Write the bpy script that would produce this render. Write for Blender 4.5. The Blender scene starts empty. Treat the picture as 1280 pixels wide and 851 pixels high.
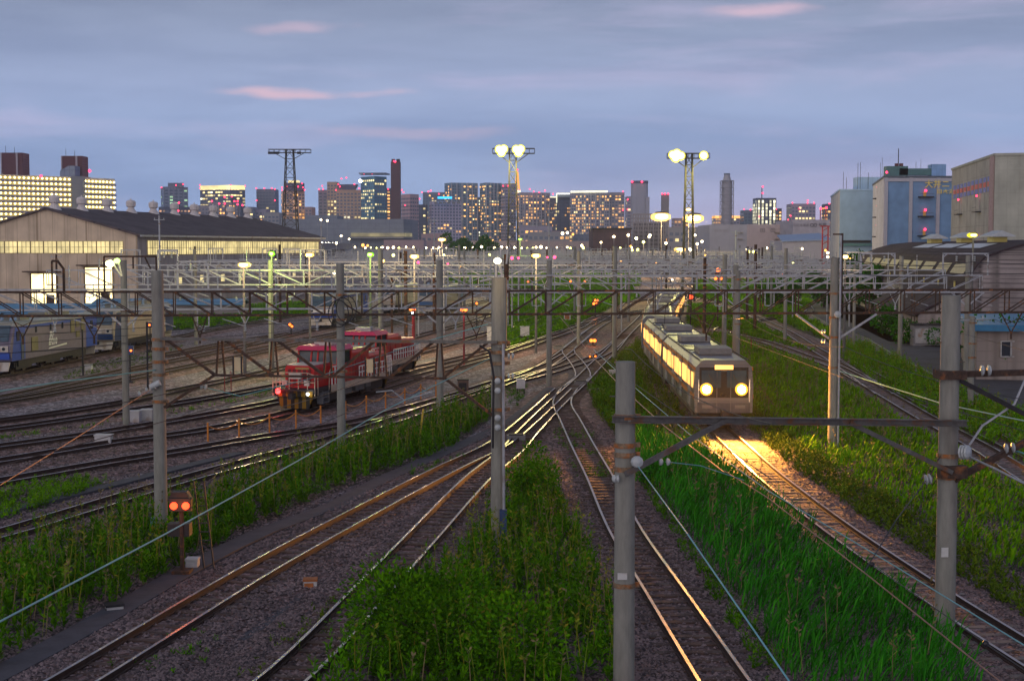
import bpy, bmesh, math, random
import numpy as np
from mathutils import Vector, Matrix
random.seed(7); RNG = np.random.default_rng(7)
sc = bpy.context.scene
COL = sc.collection
R = math.radians
# ---------------------------------------------------------------- camera
CAM_H = 9.4; F = 1778.0; PITCH = math.atan(117.5 / F)
cd = bpy.data.cameras.new('camera'); cam = bpy.data.objects.new('camera', cd); COL.objects.link(cam)
cam.location = (0, 0, CAM_H); cam.rotation_euler = (R(90) - PITCH, 0, 0)
cd.sensor_width = 36; cd.lens = 36 * F / 1280; cd.clip_start = 0.5; cd.clip_end = 20000
sc.camera = cam
# ---------------------------------------------------------------- sky, sun, exposure
world = bpy.data.worlds.new('World'); sc.world = world; world.use_nodes = True
wt = world.node_tree; wt.nodes.clear()
def wn(t, **k):
    n = wt.nodes.new(t)
    for a, b in k.items(): setattr(n, a, b)
    return n
def ramp(n, stops, interp='EASE'):
    cr = n.color_ramp; cr.interpolation = interp
    while len(cr.elements) > 1: cr.elements.remove(cr.elements[-1])
    cr.elements[0].position = stops[0][0]; cr.elements[0].color = (*stops[0][1], 1)
    for p, c in stops[1:]:
        e = cr.elements.new(p); e.color = (*c, 1)
out = wn('ShaderNodeOutputWorld'); bg = wn('ShaderNodeBackground'); bg.inputs[1].default_value = 0.1
sky = wn('ShaderNodeTexSky', sky_type='NISHITA', sun_disc=False)
SUN_EL, SUN_ROT = R(3.0), R(207)
sky.sun_elevation = SUN_EL; sky.sun_rotation = SUN_ROT
tc = wn('ShaderNodeTexCoord'); sep = wn('ShaderNodeSeparateXYZ'); wt.links.new(tc.outputs['Generated'], sep.inputs[0])
el = wn('ShaderNodeMapRange'); el.inputs[1].default_value = -0.02; el.inputs[2].default_value = 0.6
wt.links.new(sep.outputs['Z'], el.inputs[0])
# overcast dusk: the colour of the cloud deck by height above the horizon (x10: the strength is 0.1)
def z2(z): return (z + 0.02) / 0.62
cl = wn('ShaderNodeValToRGB')
ramp(cl, [(0, (4.4, 5.0, 7.8)), (z2(0.0), (4.4, 5.1, 8.0)), (z2(0.03), (3.7, 5.1, 8.3)), (z2(0.075), (3.4, 4.5, 7.2)),
          (z2(0.11), (3.5, 4.3, 6.6)), (z2(0.16), (2.85, 3.4, 5.0)), (z2(0.22), (2.6, 3.1, 4.5)), (z2(.35), (2.1, 2.6, 3.8)), (1, (1.5, 1.75, 2.5))], 'LINEAR')
wt.links.new(el.outputs[0], cl.inputs[0])
# pinker towards the right of the horizon
px = wn('ShaderNodeMapRange'); px.inputs[1].default_value = -0.06; px.inputs[2].default_value = 0.3
wt.links.new(sep.outputs['X'], px.inputs[0])
pz = wn('ShaderNodeMapRange'); pz.inputs[1].default_value = 0.075; pz.inputs[2].default_value = 0.01
wt.links.new(sep.outputs['Z'], pz.inputs[0])
pm = wn('ShaderNodeMath', operation='MULTIPLY'); wt.links.new(px.outputs[0], pm.inputs[0]); wt.links.new(pz.outputs[0], pm.inputs[1])
mixp = wn('ShaderNodeMixRGB'); mixp.inputs[2].default_value = (6.8, 5.2, 7.4, 1)
wt.links.new(pm.outputs[0], mixp.inputs[0]); wt.links.new(cl.outputs[0], mixp.inputs[1])
# stretched cloud streaks, light and dark
def streak(scale, sz, lo, hi, detail=5, off=(0, 0, 0)):
    m = wn('ShaderNodeMapping'); m.inputs['Scale'].default_value = (scale, scale, scale * sz); m.inputs['Location'].default_value = off
    wt.links.new(tc.outputs['Generated'], m.inputs[0])
    n = wn('ShaderNodeTexNoise'); n.inputs['Scale'].default_value = 1; n.inputs['Detail'].default_value = detail; n.inputs['Roughness'].default_value = 0.55
    n.inputs['Distortion'].default_value = 0.3
    wt.links.new(m.outputs[0], n.inputs['Vector'])
    r = wn('ShaderNodeMapRange'); r.inputs[1].default_value = lo; r.inputs[2].default_value = hi; r.interpolation_type = 'SMOOTHSTEP'
    wt.links.new(n.outputs[0], r.inputs[0]); return r
s1 = streak(3.2, 7, 0.38, 0.66, off=(1.3, 0, 0.4))
m1 = wn('ShaderNodeMixRGB', blend_type='MULTIPLY'); m1.inputs[2].default_value = (0.80, 0.82, 0.86, 1)
wt.links.new(s1.outputs[0], m1.inputs[0]); wt.links.new(mixp.outputs[0], m1.inputs[1])
s3 = streak(11, 6, 0.42, 0.62, detail=8, off=(7.7, 1.2, 3.1)); m3 = wn('ShaderNodeMixRGB', blend_type='MULTIPLY'); m3.inputs[2].default_value = (0.955, 0.96, 0.97, 1); wt.links.new(s3.outputs[0], m3.inputs[0]); wt.links.new(m1.outputs[0], m3.inputs[1]); m1 = m3
s2 = streak(5.5, 8, 0.5, 0.78, off=(4.1, 2.2, 0.7))
s2b = wn('ShaderNodeMath', operation='MULTIPLY'); s2b.inputs[1].default_value = 0.42
wt.links.new(s2.outputs[0], s2b.inputs[0])
m2 = wn('ShaderNodeMixRGB'); m2.inputs[2].default_value = (6.0, 5.4, 7.8, 1)
wt.links.new(s2b.outputs[0], m2.inputs[0]); wt.links.new(m1.outputs[0], m2.inputs[1])
# a few small clouds still catching the sun: direction, size, strength
def pink(px_, py_, wx, wz, amt, prev, tilt=0.0):
    dx, dz = (px_ - 640) / F, (308 - py_) / F
    k = 1 / math.sqrt(1 + dx * dx + dz * dz); dx *= k; dz *= k
    mp = wn('ShaderNodeMapping'); mp.inputs['Location'].default_value = (-dx / wx, 0, -dz / wz); mp.inputs['Scale'].default_value = (1 / wx, 0.0, 1 / wz)
    wt.links.new(tc.outputs['Generated'], mp.inputs[0])
    nz = wn('ShaderNodeTexNoise'); nz.inputs['Scale'].default_value = 9; nz.inputs['Detail'].default_value = 4
    m_ = wn('ShaderNodeMapping'); m_.inputs['Scale'].default_value = (2, 2, 7); wt.links.new(tc.outputs['Generated'], m_.inputs[0]); wt.links.new(m_.outputs[0], nz.inputs['Vector'])
    sub = wn('ShaderNodeVectorMath', operation='SUBTRACT'); sub.inputs[1].default_value = (.5, .5, .5); wt.links.new(nz.outputs['Color'], sub.inputs[0])
    ms = wn('ShaderNodeVectorMath', operation='SCALE'); ms.inputs['Scale'].default_value = 2.2; wt.links.new(sub.outputs[0], ms.inputs[0])
    ad = wn('ShaderNodeVectorMath', operation='ADD'); wt.links.new(mp.outputs[0], ad.inputs[0]); wt.links.new(ms.outputs[0], ad.inputs[1])
    mz = wn('ShaderNodeVectorMath', operation='MULTIPLY'); mz.inputs[1].default_value = (1, 0, 1); wt.links.new(ad.outputs[0], mz.inputs[0])
    le = wn('ShaderNodeVectorMath', operation='LENGTH'); wt.links.new(mz.outputs[0], le.inputs[0])
    mr = wn('ShaderNodeMapRange'); mr.inputs[1].default_value = 1.0; mr.inputs[2].default_value = 0.1; mr.inputs[3].default_value = 0; mr.inputs[4].default_value = amt; mr.interpolation_type = 'SMOOTHSTEP'
    wt.links.new(le.outputs['Value'], mr.inputs[0])
    # only in front (y > 0)
    gt = wn('ShaderNodeMath', operation='GREATER_THAN'); gt.inputs[1].default_value = 0; wt.links.new(sep.outputs['Y'], gt.inputs[0])
    mu = wn('ShaderNodeMath', operation='MULTIPLY'); wt.links.new(mr.outputs[0], mu.inputs[0]); wt.links.new(gt.outputs[0], mu.inputs[1])
    mx = wn('ShaderNodeMixRGB'); mx.inputs[2].default_value = (7.6, 5.3, 6.4, 1)
    wt.links.new(mu.outputs[0], mx.inputs[0]); wt.links.new(prev, mx.inputs[1]); return mx.outputs[0]
c = m2.outputs[0]
c = pink(370, 119, 0.085, 0.0052, .85, c)
c = pink(945, 16, 0.045, 0.006, 0.7, c)
c = pink(385, 38, 0.05, 0.006, 0.45, c)
c = pink(500, 168, 0.10, 0.006, 0.3, c)
# warm west glow added to the unseen sky behind the camera, lighting the facades
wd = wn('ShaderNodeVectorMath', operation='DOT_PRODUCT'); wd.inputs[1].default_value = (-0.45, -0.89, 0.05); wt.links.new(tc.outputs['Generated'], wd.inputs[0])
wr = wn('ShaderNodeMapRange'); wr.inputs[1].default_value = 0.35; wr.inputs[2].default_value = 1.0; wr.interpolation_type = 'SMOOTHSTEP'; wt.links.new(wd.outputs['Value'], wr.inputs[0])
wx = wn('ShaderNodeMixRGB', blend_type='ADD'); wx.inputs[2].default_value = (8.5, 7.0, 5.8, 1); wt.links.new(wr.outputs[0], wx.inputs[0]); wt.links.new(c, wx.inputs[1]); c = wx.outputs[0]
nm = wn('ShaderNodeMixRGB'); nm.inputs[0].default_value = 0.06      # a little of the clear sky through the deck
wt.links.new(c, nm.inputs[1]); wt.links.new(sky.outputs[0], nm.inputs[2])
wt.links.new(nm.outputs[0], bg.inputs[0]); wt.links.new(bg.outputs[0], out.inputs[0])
sd = bpy.data.lights.new('sun', 'SUN'); sd.energy = 0.10; sd.angle = R(12); sd.color = (1, 0.78, 0.70)
sun = bpy.data.objects.new('sun', sd); COL.objects.link(sun)
sun.rotation_euler = (R(84), 0, -(SUN_ROT - R(180)))
sc.view_settings.view_transform = 'Standard'; sc.view_settings.look = 'None'; sc.view_settings.gamma = 1
sc.view_settings.exposure = 0.15; sc.view_settings.use_curve_mapping = False
cy = sc.cycles; cy.use_denoising = True; cy.max_bounces = 5; cy.diffuse_bounces = 2; cy.glossy_bounces = 3; cy.transmission_bounces = 3
cy.volume_bounces = 1; cy.caustics_reflective = False; cy.caustics_refractive = False; cy.sample_clamp_indirect = 3; cy.sample_clamp_direct = 0
cy.use_light_tree = True; sc.render.engine = 'CYCLES'
# ---------------------------------------------------------------- pixel -> world (1280x851 frame of the photograph)
def ray(px_, py_):
    cx, cyy = (px_ - 640) / F, (425.5 - py_) / F
    return Vector((cx, cyy * math.sin(PITCH) + math.cos(PITCH), cyy * math.cos(PITCH) - math.sin(PITCH)))
def G(px_, py_, z=0.0):
    d = ray(px_, py_); t = (z - CAM_H) / d.z
    return Vector((d.x * t, d.y * t, z))
def P(px_, py_, Y):
    d = ray(px_, py_); t = Y / d.y
    return Vector((d.x * t, Y, CAM_H + d.z * t))
def Y_of(py_): return G(640, py_).y
# ---------------------------------------------------------------- materials
MATS = {}
def mat(name, col, rough=0.8, metal=0.0, var=0.25, scale=3.0, bump=0.0, stain=None, stain_amt=0.5, stain_scale=1.2, spec=0.4, leaf=None, stretch=None):
    if name in MATS: return MATS[name]
    m = bpy.data.materials.new(name); m.use_nodes = True; nt = m.node_tree; b = nt.nodes['Principled BSDF']
    b.inputs['Roughness'].default_value = rough; b.inputs['Metallic'].default_value = metal
    b.inputs['Specular IOR Level'].default_value = spec
    tcn = nt.nodes.new('ShaderNodeTexCoord'); vec = tcn.outputs['Object']
    if stretch:
        mp = nt.nodes.new('ShaderNodeMapping'); mp.inputs['Scale'].default_value = stretch; nt.links.new(vec, mp.inputs[0]); vec = mp.outputs[0]
    n = nt.nodes.new('ShaderNodeTexNoise'); n.inputs['Scale'].default_value = scale; n.inputs['Detail'].default_value = 6; n.inputs['Roughness'].default_value = 0.65
    nt.links.new(vec, n.inputs['Vector'])
    mr = nt.nodes.new('ShaderNodeMapRange'); mr.inputs[1].default_value = 0.3; mr.inputs[2].default_value = 0.7
    mr.inputs[3].default_value = 1 - var; mr.inputs[4].default_value = 1 + var
    nt.links.new(n.outputs[0], mr.inputs[0])
    base = nt.nodes.new('ShaderNodeRGB'); base.outputs[0].default_value = (*col, 1); cur = base.outputs[0]
    if stain:
        n2 = nt.nodes.new('ShaderNodeTexNoise'); n2.inputs['Scale'].default_value = stain_scale; n2.inputs['Detail'].default_value = 5
        nt.links.new(vec, n2.inputs['Vector'])
        r2 = nt.nodes.new('ShaderNodeMapRange'); r2.inputs[1].default_value = 0.62 - stain_amt * 0.25; r2.inputs[2].default_value = 0.75 - stain_amt * 0.2
        nt.links.new(n2.outputs[0], r2.inputs[0])
        mx = nt.nodes.new('ShaderNodeMixRGB'); mx.inputs[2].default_value = (*stain, 1); nt.links.new(r2.outputs[0], mx.inputs[0]); nt.links.new(cur, mx.inputs[1]); cur = mx.outputs[0]
    if leaf:
        g = nt.nodes.new('ShaderNodeNewGeometry'); mx = nt.nodes.new('ShaderNodeMixRGB'); mx.inputs[2].default_value = (*leaf, 1)
        nt.links.new(g.outputs['Random Per Island'], mx.inputs[0]); nt.links.new(cur, mx.inputs[1]); cur = mx.outputs[0]
    mul = nt.nodes.new('ShaderNodeVectorMath'); mul.operation = 'SCALE'; nt.links.new(cur, mul.inputs[0]); nt.links.new(mr.outputs[0], mul.inputs['Scale'])
    nt.links.new(mul.outputs[0], b.inputs['Base Color'])
    if bump:
        bp = nt.nodes.new('ShaderNodeBump'); bp.inputs['Strength'].default_value = bump; bp.inputs['Distance'].default_value = 0.05
        nt.links.new(n.outputs[0], bp.inputs['Height']); nt.links.new(bp.outputs[0], b.inputs['Normal'])
    MATS[name] = m; return m
def emit(name, col, strength, sample=False):
    if name in MATS: return MATS[name]
    m = bpy.data.materials.new(name); m.use_nodes = True; b = m.node_tree.nodes['Principled BSDF']
    b.inputs['Base Color'].default_value = (*[c_ * 0.3 for c_ in col], 1); b.inputs['Emission Color'].default_value = (*col, 1); b.inputs['Emission Strength'].default_value = strength
    if not sample: m.cycles.emission_sampling = 'NONE'
    MATS[name] = m; return m
def panelled(name, col, line, sx, sz, lw=0.05, rough=0.7, var=0.15, stain=None, axis='X', metal=0.0, streaks=0.0):
    """wall cladding: seams every sx across and sz up (object space), rain streaks as real dirt"""
    if name in MATS: return MATS[name]
    m = bpy.data.materials.new(name); m.use_nodes = True; nt = m.node_tree; b = nt.nodes['Principled BSDF']; L = nt.links.new
    b.inputs['Roughness'].default_value = rough; b.inputs['Metallic'].default_value = metal; b.inputs['Specular IOR Level'].default_value = .15
    tcn = nt.nodes.new('ShaderNodeTexCoord'); s = nt.nodes.new('ShaderNodeSeparateXYZ'); L(tcn.outputs['Object'], s.inputs[0])
    def seam(o, step, w):
        if not step: return None
        d = nt.nodes.new('ShaderNodeMath'); d.operation = 'DIVIDE'; d.inputs[1].default_value = step; L(o, d.inputs[0])
        f = nt.nodes.new('ShaderNodeMath'); f.operation = 'FRACT'; L(d.outputs[0], f.inputs[0])
        l = nt.nodes.new('ShaderNodeMath'); l.operation = 'LESS_THAN'; l.inputs[1].default_value = w / step; L(f.outputs[0], l.inputs[0]); return l.outputs[0]
    outs = [o for o in (seam(s.outputs['X'], sx if 'X' in axis else 0, lw), seam(s.outputs['Y'], sx if 'Y' in axis else 0, lw), seam(s.outputs['Z'], sz, lw)) if o]
    cur = None
    for o in outs:
        if cur is None: cur = o
        else:
            q = nt.nodes.new('ShaderNodeMath'); q.operation = 'MAXIMUM'; L(cur, q.inputs[0]); L(o, q.inputs[1]); cur = q.outputs[0]
    n = nt.nodes.new('ShaderNodeTexNoise'); n.inputs['Scale'].default_value = 0.35; n.inputs['Detail'].default_value = 7
    L(tcn.outputs['Object'], n.inputs['Vector'])
    mr = nt.nodes.new('ShaderNodeMapRange'); mr.inputs[1].default_value = 0.3; mr.inputs[2].default_value = 0.7; mr.inputs[3].default_value = 1 - var; mr.inputs[4].default_value = 1 + var; L(n.outputs[0], mr.inputs[0])
    base = nt.nodes.new('ShaderNodeRGB'); base.outputs[0].default_value = (*col, 1); c0 = base.outputs[0]
    if streaks:
        mp = nt.nodes.new('ShaderNodeMapping'); mp.inputs['Scale'].default_value = (1.1, 1.1, 0.04); L(tcn.outputs['Object'], mp.inputs[0])
        n3 = nt.nodes.new('ShaderNodeTexNoise'); n3.inputs['Scale'].default_value = 1.0; n3.inputs['Detail'].default_value = 4; L(mp.outputs[0], n3.inputs['Vector'])
        r3 = nt.nodes.new('ShaderNodeMapRange'); r3.inputs[1].default_value = 0.52; r3.inputs[2].default_value = 0.72; r3.inputs[4].default_value = streaks; L(n3.outputs[0], r3.inputs[0])
        mx = nt.nodes.new('ShaderNodeMixRGB'); mx.inputs[2].default_value = (*[v * 0.3 for v in col], 1); L(r3.outputs[0], mx.inputs[0]); L(c0, mx.inputs[1]); c0 = mx.outputs[0]
    if cur is not None:
        mx = nt.nodes.new('ShaderNodeMixRGB'); mx.inputs[2].default_value = (*line, 1); L(cur, mx.inputs[0]); L(c0, mx.inputs[1]); c0 = mx.outputs[0]
    mul = nt.nodes.new('ShaderNodeVectorMath'); mul.operation = 'SCALE'; L(c0, mul.inputs[0]); L(mr.outputs[0], mul.inputs['Scale']); L(mul.outputs[0], b.inputs['Base Color'])
    MATS[name] = m; return m
M = dict(
 conc=lambda: mat('concrete', (0.225, 0.228, 0.205), 0.85, var=0.22, scale=5, bump=0.25, stain=(0.2, 0.19, 0.17), stain_amt=0.35, stretch=(1, 1, 0.25)),
 rust=lambda: mat('rusty_steel', (0.06, 0.038, 0.030), 0.8, 0.2, var=0.5, scale=9, stain=(0.22, 0.085, 0.03), stain_amt=0.3, stain_scale=4),
 steel=lambda: mat('galvanised_steel', (0.36, 0.38, 0.42), 0.55, 0.35, var=0.2, scale=5, stain=(0.2, 0.15, 0.12), stain_amt=0.2),
 band=lambda: mat('weathered_band', (0.24, 0.17, 0.11), 0.7, 0.3, var=0.4, scale=14, stain=(0.35, 0.13, 0.04), stain_amt=0.6, stain_scale=6),
 oldsteel=lambda: mat('old_steel', (0.13, 0.125, 0.12), 0.65, 0.25, var=0.35, scale=6, stain=(0.16, 0.07, 0.03), stain_amt=0.35, stain_scale=3),
 porcelain=lambda: mat('porcelain', (0.42, 0.46, 0.48), 0.25, var=0.08),
 wire=lambda: mat('wire', (0.14, 0.22, 0.25), 0.45, 0.5, var=0.1),
 dark=lambda: mat('dark_metal', (0.025, 0.025, 0.03), 0.6, 0.2, var=0.3),
 glass=lambda: mat('dark_glass', (0.02, 0.03, 0.045), 0.08, var=0.1, spec=0.8),
)
def mt(k): return M[k]() if isinstance(k, str) else k
# ---------------------------------------------------------------- mesh building
class MB:
    def __init__(s): s.v = []; s.f = []; s.mi = []; s.k = 0
    def add(s, vs, fs, k=None):
        o = len(s.v); s.v += [tuple(p) for p in vs]; s.f += [tuple(i + o for i in f) for f in fs]; s.mi += [s.k if k is None else k] * len(fs); return s
    def box(s, c, d, rz=0.0, k=None):
        x, y, z = d[0] / 2, d[1] / 2, d[2] / 2; ca, sa = math.cos(rz), math.sin(rz)
        vs = []
        for a in (-1, 1):
            for b in (-1, 1):
                for e in (-1, 1): vs.append((c[0] + a * x * ca - b * y * sa, c[1] + a * x * sa + b * y * ca, c[2] + e * z))
        return s.add(vs, [(0, 1, 3, 2), (4, 6, 7, 5), (0, 4, 5, 1), (2, 3, 7, 6), (0, 2, 6, 4), (1, 5, 7, 3)], k)
    def bar(s, a, b, w, h=None, k=None):
        a, b = Vector(a), Vector(b); h = h or w; d = (b - a)
        if d.length < 1e-6: return s
        d.normalize(); u = d.cross(Vector((0, 0, 1)))
        if u.length < 1e-3: u = Vector((1, 0, 0))
        u.normalize(); n = u.cross(d).normalized(); vs = []
        for p in (a, b):
            for i, j in ((-1, -1), (1, -1), (1, 1), (-1, 1)): vs.append(p + u * (i * w / 2) + n * (j * h / 2))
        return s.add(vs, [(3, 2, 1, 0), (4, 5, 6, 7), (0, 1, 5, 4), (1, 2, 6, 5), (2, 3, 7, 6), (3, 0, 4, 7)], k)
    def tube(s, pts, r, n=6, caps=True, k=None):
        pts = [Vector(p) for p in pts]; rs = r if isinstance(r, (list, tuple)) else [r] * len(pts); vs = []; fs = []
        ref = None
        for i, p in enumerate(pts):
            d = (pts[min(i + 1, len(pts) - 1)] - pts[max(i - 1, 0)]).normalized()
            if ref is None:
                ref = d.cross(Vector((0, 0, 1)))
                if ref.length < 1e-2: ref = Vector((1, 0, 0))
            u = (ref - d * ref.dot(d)).normalized(); w = d.cross(u); ref = u
            for j in range(n):
                t = 2 * math.pi * j / n; vs.append(p + (u * math.cos(t) + w * math.sin(t)) * rs[i])
        for i in range(len(pts) - 1):
            for j in range(n):
                a = i * n + j; b = i * n + (j + 1) % n; fs.append((a, b, b + n, a + n))
        if caps: fs.append(tuple(range(n))[::-1]); fs.append(tuple(range((len(pts) - 1) * n, len(pts) * n)))
        return s.add(vs, fs, k)
    def lathe(s, c, prof, n=14, k=None, axis=None):
        """prof: (radius, height) list from bottom to top; axis: direction (default up)"""
        c = Vector(c); ax = Vector(axis).normalized() if axis is not None else Vector((0, 0, 1))
        return s.tube([c + ax * h for r_, h in prof], [max(r_, 1e-3) for r_, h in prof], n, True, k)
    def ball(s, c, r, n=8, k=None, sz=1.0):
        pr = [(r * math.sin(math.pi * i / 6), -r * sz * math.cos(math.pi * i / 6)) for i in range(7)]; return s.lathe(c, pr, n, k)
    def prism(s, poly, z0, z1, k=None):
        n = len(poly); vs = [(p[0], p[1], z0) for p in poly] + [(p[0], p[1], z1) for p in poly]
        return s.add(vs, [tuple(range(n))[::-1], tuple(range(n, 2 * n))] + [(i, (i + 1) % n, n + (i + 1) % n, n + i) for i in range(n)], k)
    def extr(s, prof, o, ax, up, ln, dr, k=None):
        """profile (a,b) in plane (ax,up) at o, pushed ln along dr"""
        o, ax, up, dr = Vector(o), Vector(ax), Vector(up), Vector(dr); n = len(prof)
        vs = [o + ax * a + up * b for a, b in prof] + [o + ax * a + up * b + dr * ln for a, b in prof]
        return s.add(vs, [tuple(range(n)), tuple(range(n, 2 * n))[::-1]] + [(i, n + i, n + (i + 1) % n, (i + 1) % n) for i in range(n)], k)
    def quad(s, a, b, c, d, k=None): return s.add([a, b, c, d], [(0, 1, 2, 3)], k)
    def build(s, name, m, parent=None, smooth=False, loc=None):
        ms = m if isinstance(m, (list, tuple)) else [m]
        v = np.array([tuple(p) for p in s.v], dtype=float)
        if parent is not None:
            o = np.array(WL.get(parent.name, (0, 0, 0)))
        else:
            if loc is None: loc = ((v[:, 0].min() + v[:, 0].max()) / 2, (v[:, 1].min() + v[:, 1].max()) / 2, v[:, 2].min())
            o = np.array(loc)
        me = bpy.data.meshes.new(name); me.from_pydata((v - o).tolist(), [], s.f)
        for q in ms: me.materials.append(mt(q))
        if len(ms) > 1: me.polygons.foreach_set('material_index', s.mi)
        if smooth: me.polygons.foreach_set('use_smooth', [True] * len(me.polygons))
        ob = bpy.data.objects.new(name, me); COL.objects.link(ob)
        if parent is not None: ob.parent = parent; WL[ob.name] = tuple(o)
        else: ob.location = loc; WL[ob.name] = tuple(loc)
        return ob
WL = {}
def tag(o, label=None, cat=None, group=None, kind=None):
    if label: o['label'] = label
    if cat: o['category'] = cat
    if group: o['group'] = group
    if kind: o['kind'] = kind
    return o
def thing(name, label, cat, loc, group=None):
    o = bpy.data.objects.new(name, None); COL.objects.link(o); o.location = loc; o.empty_display_size = 0.2
    WL[o.name] = tuple(loc); return tag(o, label, cat, group)
def copy_tree(o, parent=None, loc=None, rz=None, label=None):
    c_ = o.copy(); COL.objects.link(c_); c_.parent = parent
    if loc is not None: c_.location = loc
    if rz is not None: c_.rotation_euler = (0, 0, rz)
    if label: c_['label'] = label
    for ch in list(o.children): copy_tree(ch, c_)
    return c_
def lampobj(name, parent, loc, watts, col, r=0.3, spot=None, aim=None):
    d = bpy.data.lights.new(name, 'SPOT' if spot else 'POINT'); d.energy = watts; d.color = col; d.shadow_soft_size = r
    o = bpy.data.objects.new(name, d); COL.objects.link(o)
    if parent is not None:
        o.parent = parent; o.location = Vector(loc) - Vector(WL.get(parent.name, (0, 0, 0)))
    else: o.location = loc
    if spot:
        d.spot_size = R(spot); d.spot_blend = 0.6; o.rotation_euler = Vector(aim).to_track_quat('-Z', 'Y').to_euler()
    return o
def text(body, size, m, parent, loc, rot, name='lettering', bold=0.0, align='LEFT', shear=0.0):
    cu = bpy.data.curves.new(name, 'FONT'); cu.body = body; cu.size = size; cu.extrude = 0.01; cu.offset = bold; cu.align_x = align; cu.shear = shear
    o = bpy.data.objects.new(name, cu); COL.objects.link(o); cu.materials.append(mt(m))
    bpy.context.view_layer.update(); me = bpy.data.meshes.new_from_object(o.evaluated_get(bpy.context.evaluated_depsgraph_get())); bpy.data.objects.remove(o)
    o = bpy.data.objects.new(name, me); COL.objects.link(o)
    o.parent = parent; o.location = Vector(loc) - Vector(WL.get(parent.name, (0, 0, 0))); o.rotation_euler = rot
    return o
HAZE = 0.00014
# ---------------------------------------------------------------- ground
def gravel(name, a, b, c_, sc1=9.0, big=0.12):
    m = bpy.data.materials.new(name); m.use_nodes = True; nt = m.node_tree; L = nt.links.new; bs = nt.nodes['Principled BSDF']; bs.inputs['Roughness'].default_value = 0.85
    tcn = nt.nodes.new('ShaderNodeTexCoord')
    v = nt.nodes.new('ShaderNodeTexVoronoi'); v.inputs['Scale'].default_value = sc1; L(tcn.outputs['Object'], v.inputs['Vector'])
    v2 = nt.nodes.new('ShaderNodeTexVoronoi'); v2.inputs['Scale'].default_value = sc1 * 0.45; L(tcn.outputs['Object'], v2.inputs['Vector'])
    n = nt.nodes.new('ShaderNodeTexNoise'); n.inputs['Scale'].default_value = big; n.inputs['Detail'].default_value = 8; n.inputs['Roughness'].default_value = 0.7; L(tcn.outputs['Object'], n.inputs['Vector'])
    r = nt.nodes.new('ShaderNodeMapRange'); r.inputs[1].default_value = 0.38; r.inputs[2].default_value = 0.62; L(n.outputs[0], r.inputs[0])
    m1 = nt.nodes.new('ShaderNodeMixRGB'); m1.inputs[1].default_value = (*a, 1); m1.inputs[2].default_value = (*b, 1); L(r.outputs[0], m1.inputs[0])
    sp = nt.nodes.new('ShaderNodeSeparateColor'); L(v.outputs['Color'], sp.inputs[0]); sp2 = nt.nodes.new('ShaderNodeSeparateColor'); L(v2.outputs['Color'], sp2.inputs[0])
    pw = nt.nodes.new('ShaderNodeMath'); pw.operation = 'POWER'; pw.inputs[1].default_value = 3.0; L(sp.outputs[0], pw.inputs[0])
    m2 = nt.nodes.new('ShaderNodeMixRGB'); m2.inputs[2].default_value = (*c_, 1); L(pw.outputs[0], m2.inputs[0]); L(m1.outputs[0], m2.inputs[1])
    r2 = nt.nodes.new('ShaderNodeMapRange'); r2.inputs[3].default_value = 0.3; r2.inputs[4].default_value = 1.7; L(sp2.outputs[1], r2.inputs[0])
    sc_ = nt.nodes.new('ShaderNodeVectorMath'); sc_.operation = 'SCALE'; L(m2.outputs[0], sc_.inputs[0]); L(r2.outputs[0], sc_.inputs['Scale']); L(sc_.outputs[0], bs.inputs['Base Color'])
    bp = nt.nodes.new('ShaderNodeBump'); bp.inputs['Strength'].default_value = 0.9; bp.inputs['Distance'].default_value = 0.04; L(v.outputs['Distance'], bp.inputs['Height']); L(bp.outputs[0], bs.inputs['Normal'])
    return m
m_ground = gravel('ballast_ground', (0.098, 0.092, 0.108), (0.135, 0.082, 0.085), (0.36, 0.33, 0.37))
m_bed = gravel('track_ballast', (0.095, 0.045, 0.038), (0.13, 0.08, 0.08), (0.28, 0.20, 0.20), 8.0, 0.3)
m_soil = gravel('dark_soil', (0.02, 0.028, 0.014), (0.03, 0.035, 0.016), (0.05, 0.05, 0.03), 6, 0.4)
g = MB(); g.quad((-6000, -40, 0), (6000, -40, 0), (6000, 9000, 0), (-6000, 9000, 0)); tag(g.build('ground', m_ground, loc=(0, 0, 0)), kind='structure')
def spline(pts, step):
    pts = [Vector((p[0], p[1], 0)) for p in pts]; e = [pts[0] * 2 - pts[1]] + pts + [pts[-1] * 2 - pts[-2]]; out_ = []
    for i in range(1, len(e) - 2):
        a, b, c_, d = e[i - 1:i + 3]; n = max(2, int((c_ - b).length / step(0.5 * (b.y + c_.y))))
        # centripetal-ish: limit tangents by segment length
        l1 = (c_ - b).length; t1 = (c_ - a) * (l1 / max(1e-6, (c_ - a).length)); t2 = (d - b) * (l1 / max(1e-6, (d - b).length))
        for k in range(n):
            t = k / n; h1 = 2 * t**3 - 3 * t**2 + 1; h2 = t**3 - 2 * t**2 + t; h3 = -2 * t**3 + 3 * t**2; h4 = t**3 - t**2
            out_.append(b * h1 + t1 * h2 + c_ * h3 + t2 * h4)
    out_.append(pts[-1]); return out_
def offset_line(pl, o):
    r_ = []
    for i, p in enumerate(pl):
        d = pl[min(i + 1, len(pl) - 1)] - pl[max(i - 1, 0)]; d.normalize(); r_.append(p + Vector((d.y, -d.x, 0)) * o)
    return r_
m_railtop = mat('rail_head', (0.48, 0.41, 0.39), 0.30, 1.0, var=0.12, scale=2, stain=(0.3, 0.18, 0.13), stain_amt=0.2)
m_railside = mat('rail_web', (0.042, 0.024, 0.02), 0.75, 0.2, var=0.4, scale=6)
m_sleeper = mat('sleeper_wood', (0.095, 0.062, 0.055), 0.9, var=0.55, scale=4, stain=(0.16, 0.13, 0.12), stain_amt=0.3)
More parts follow.
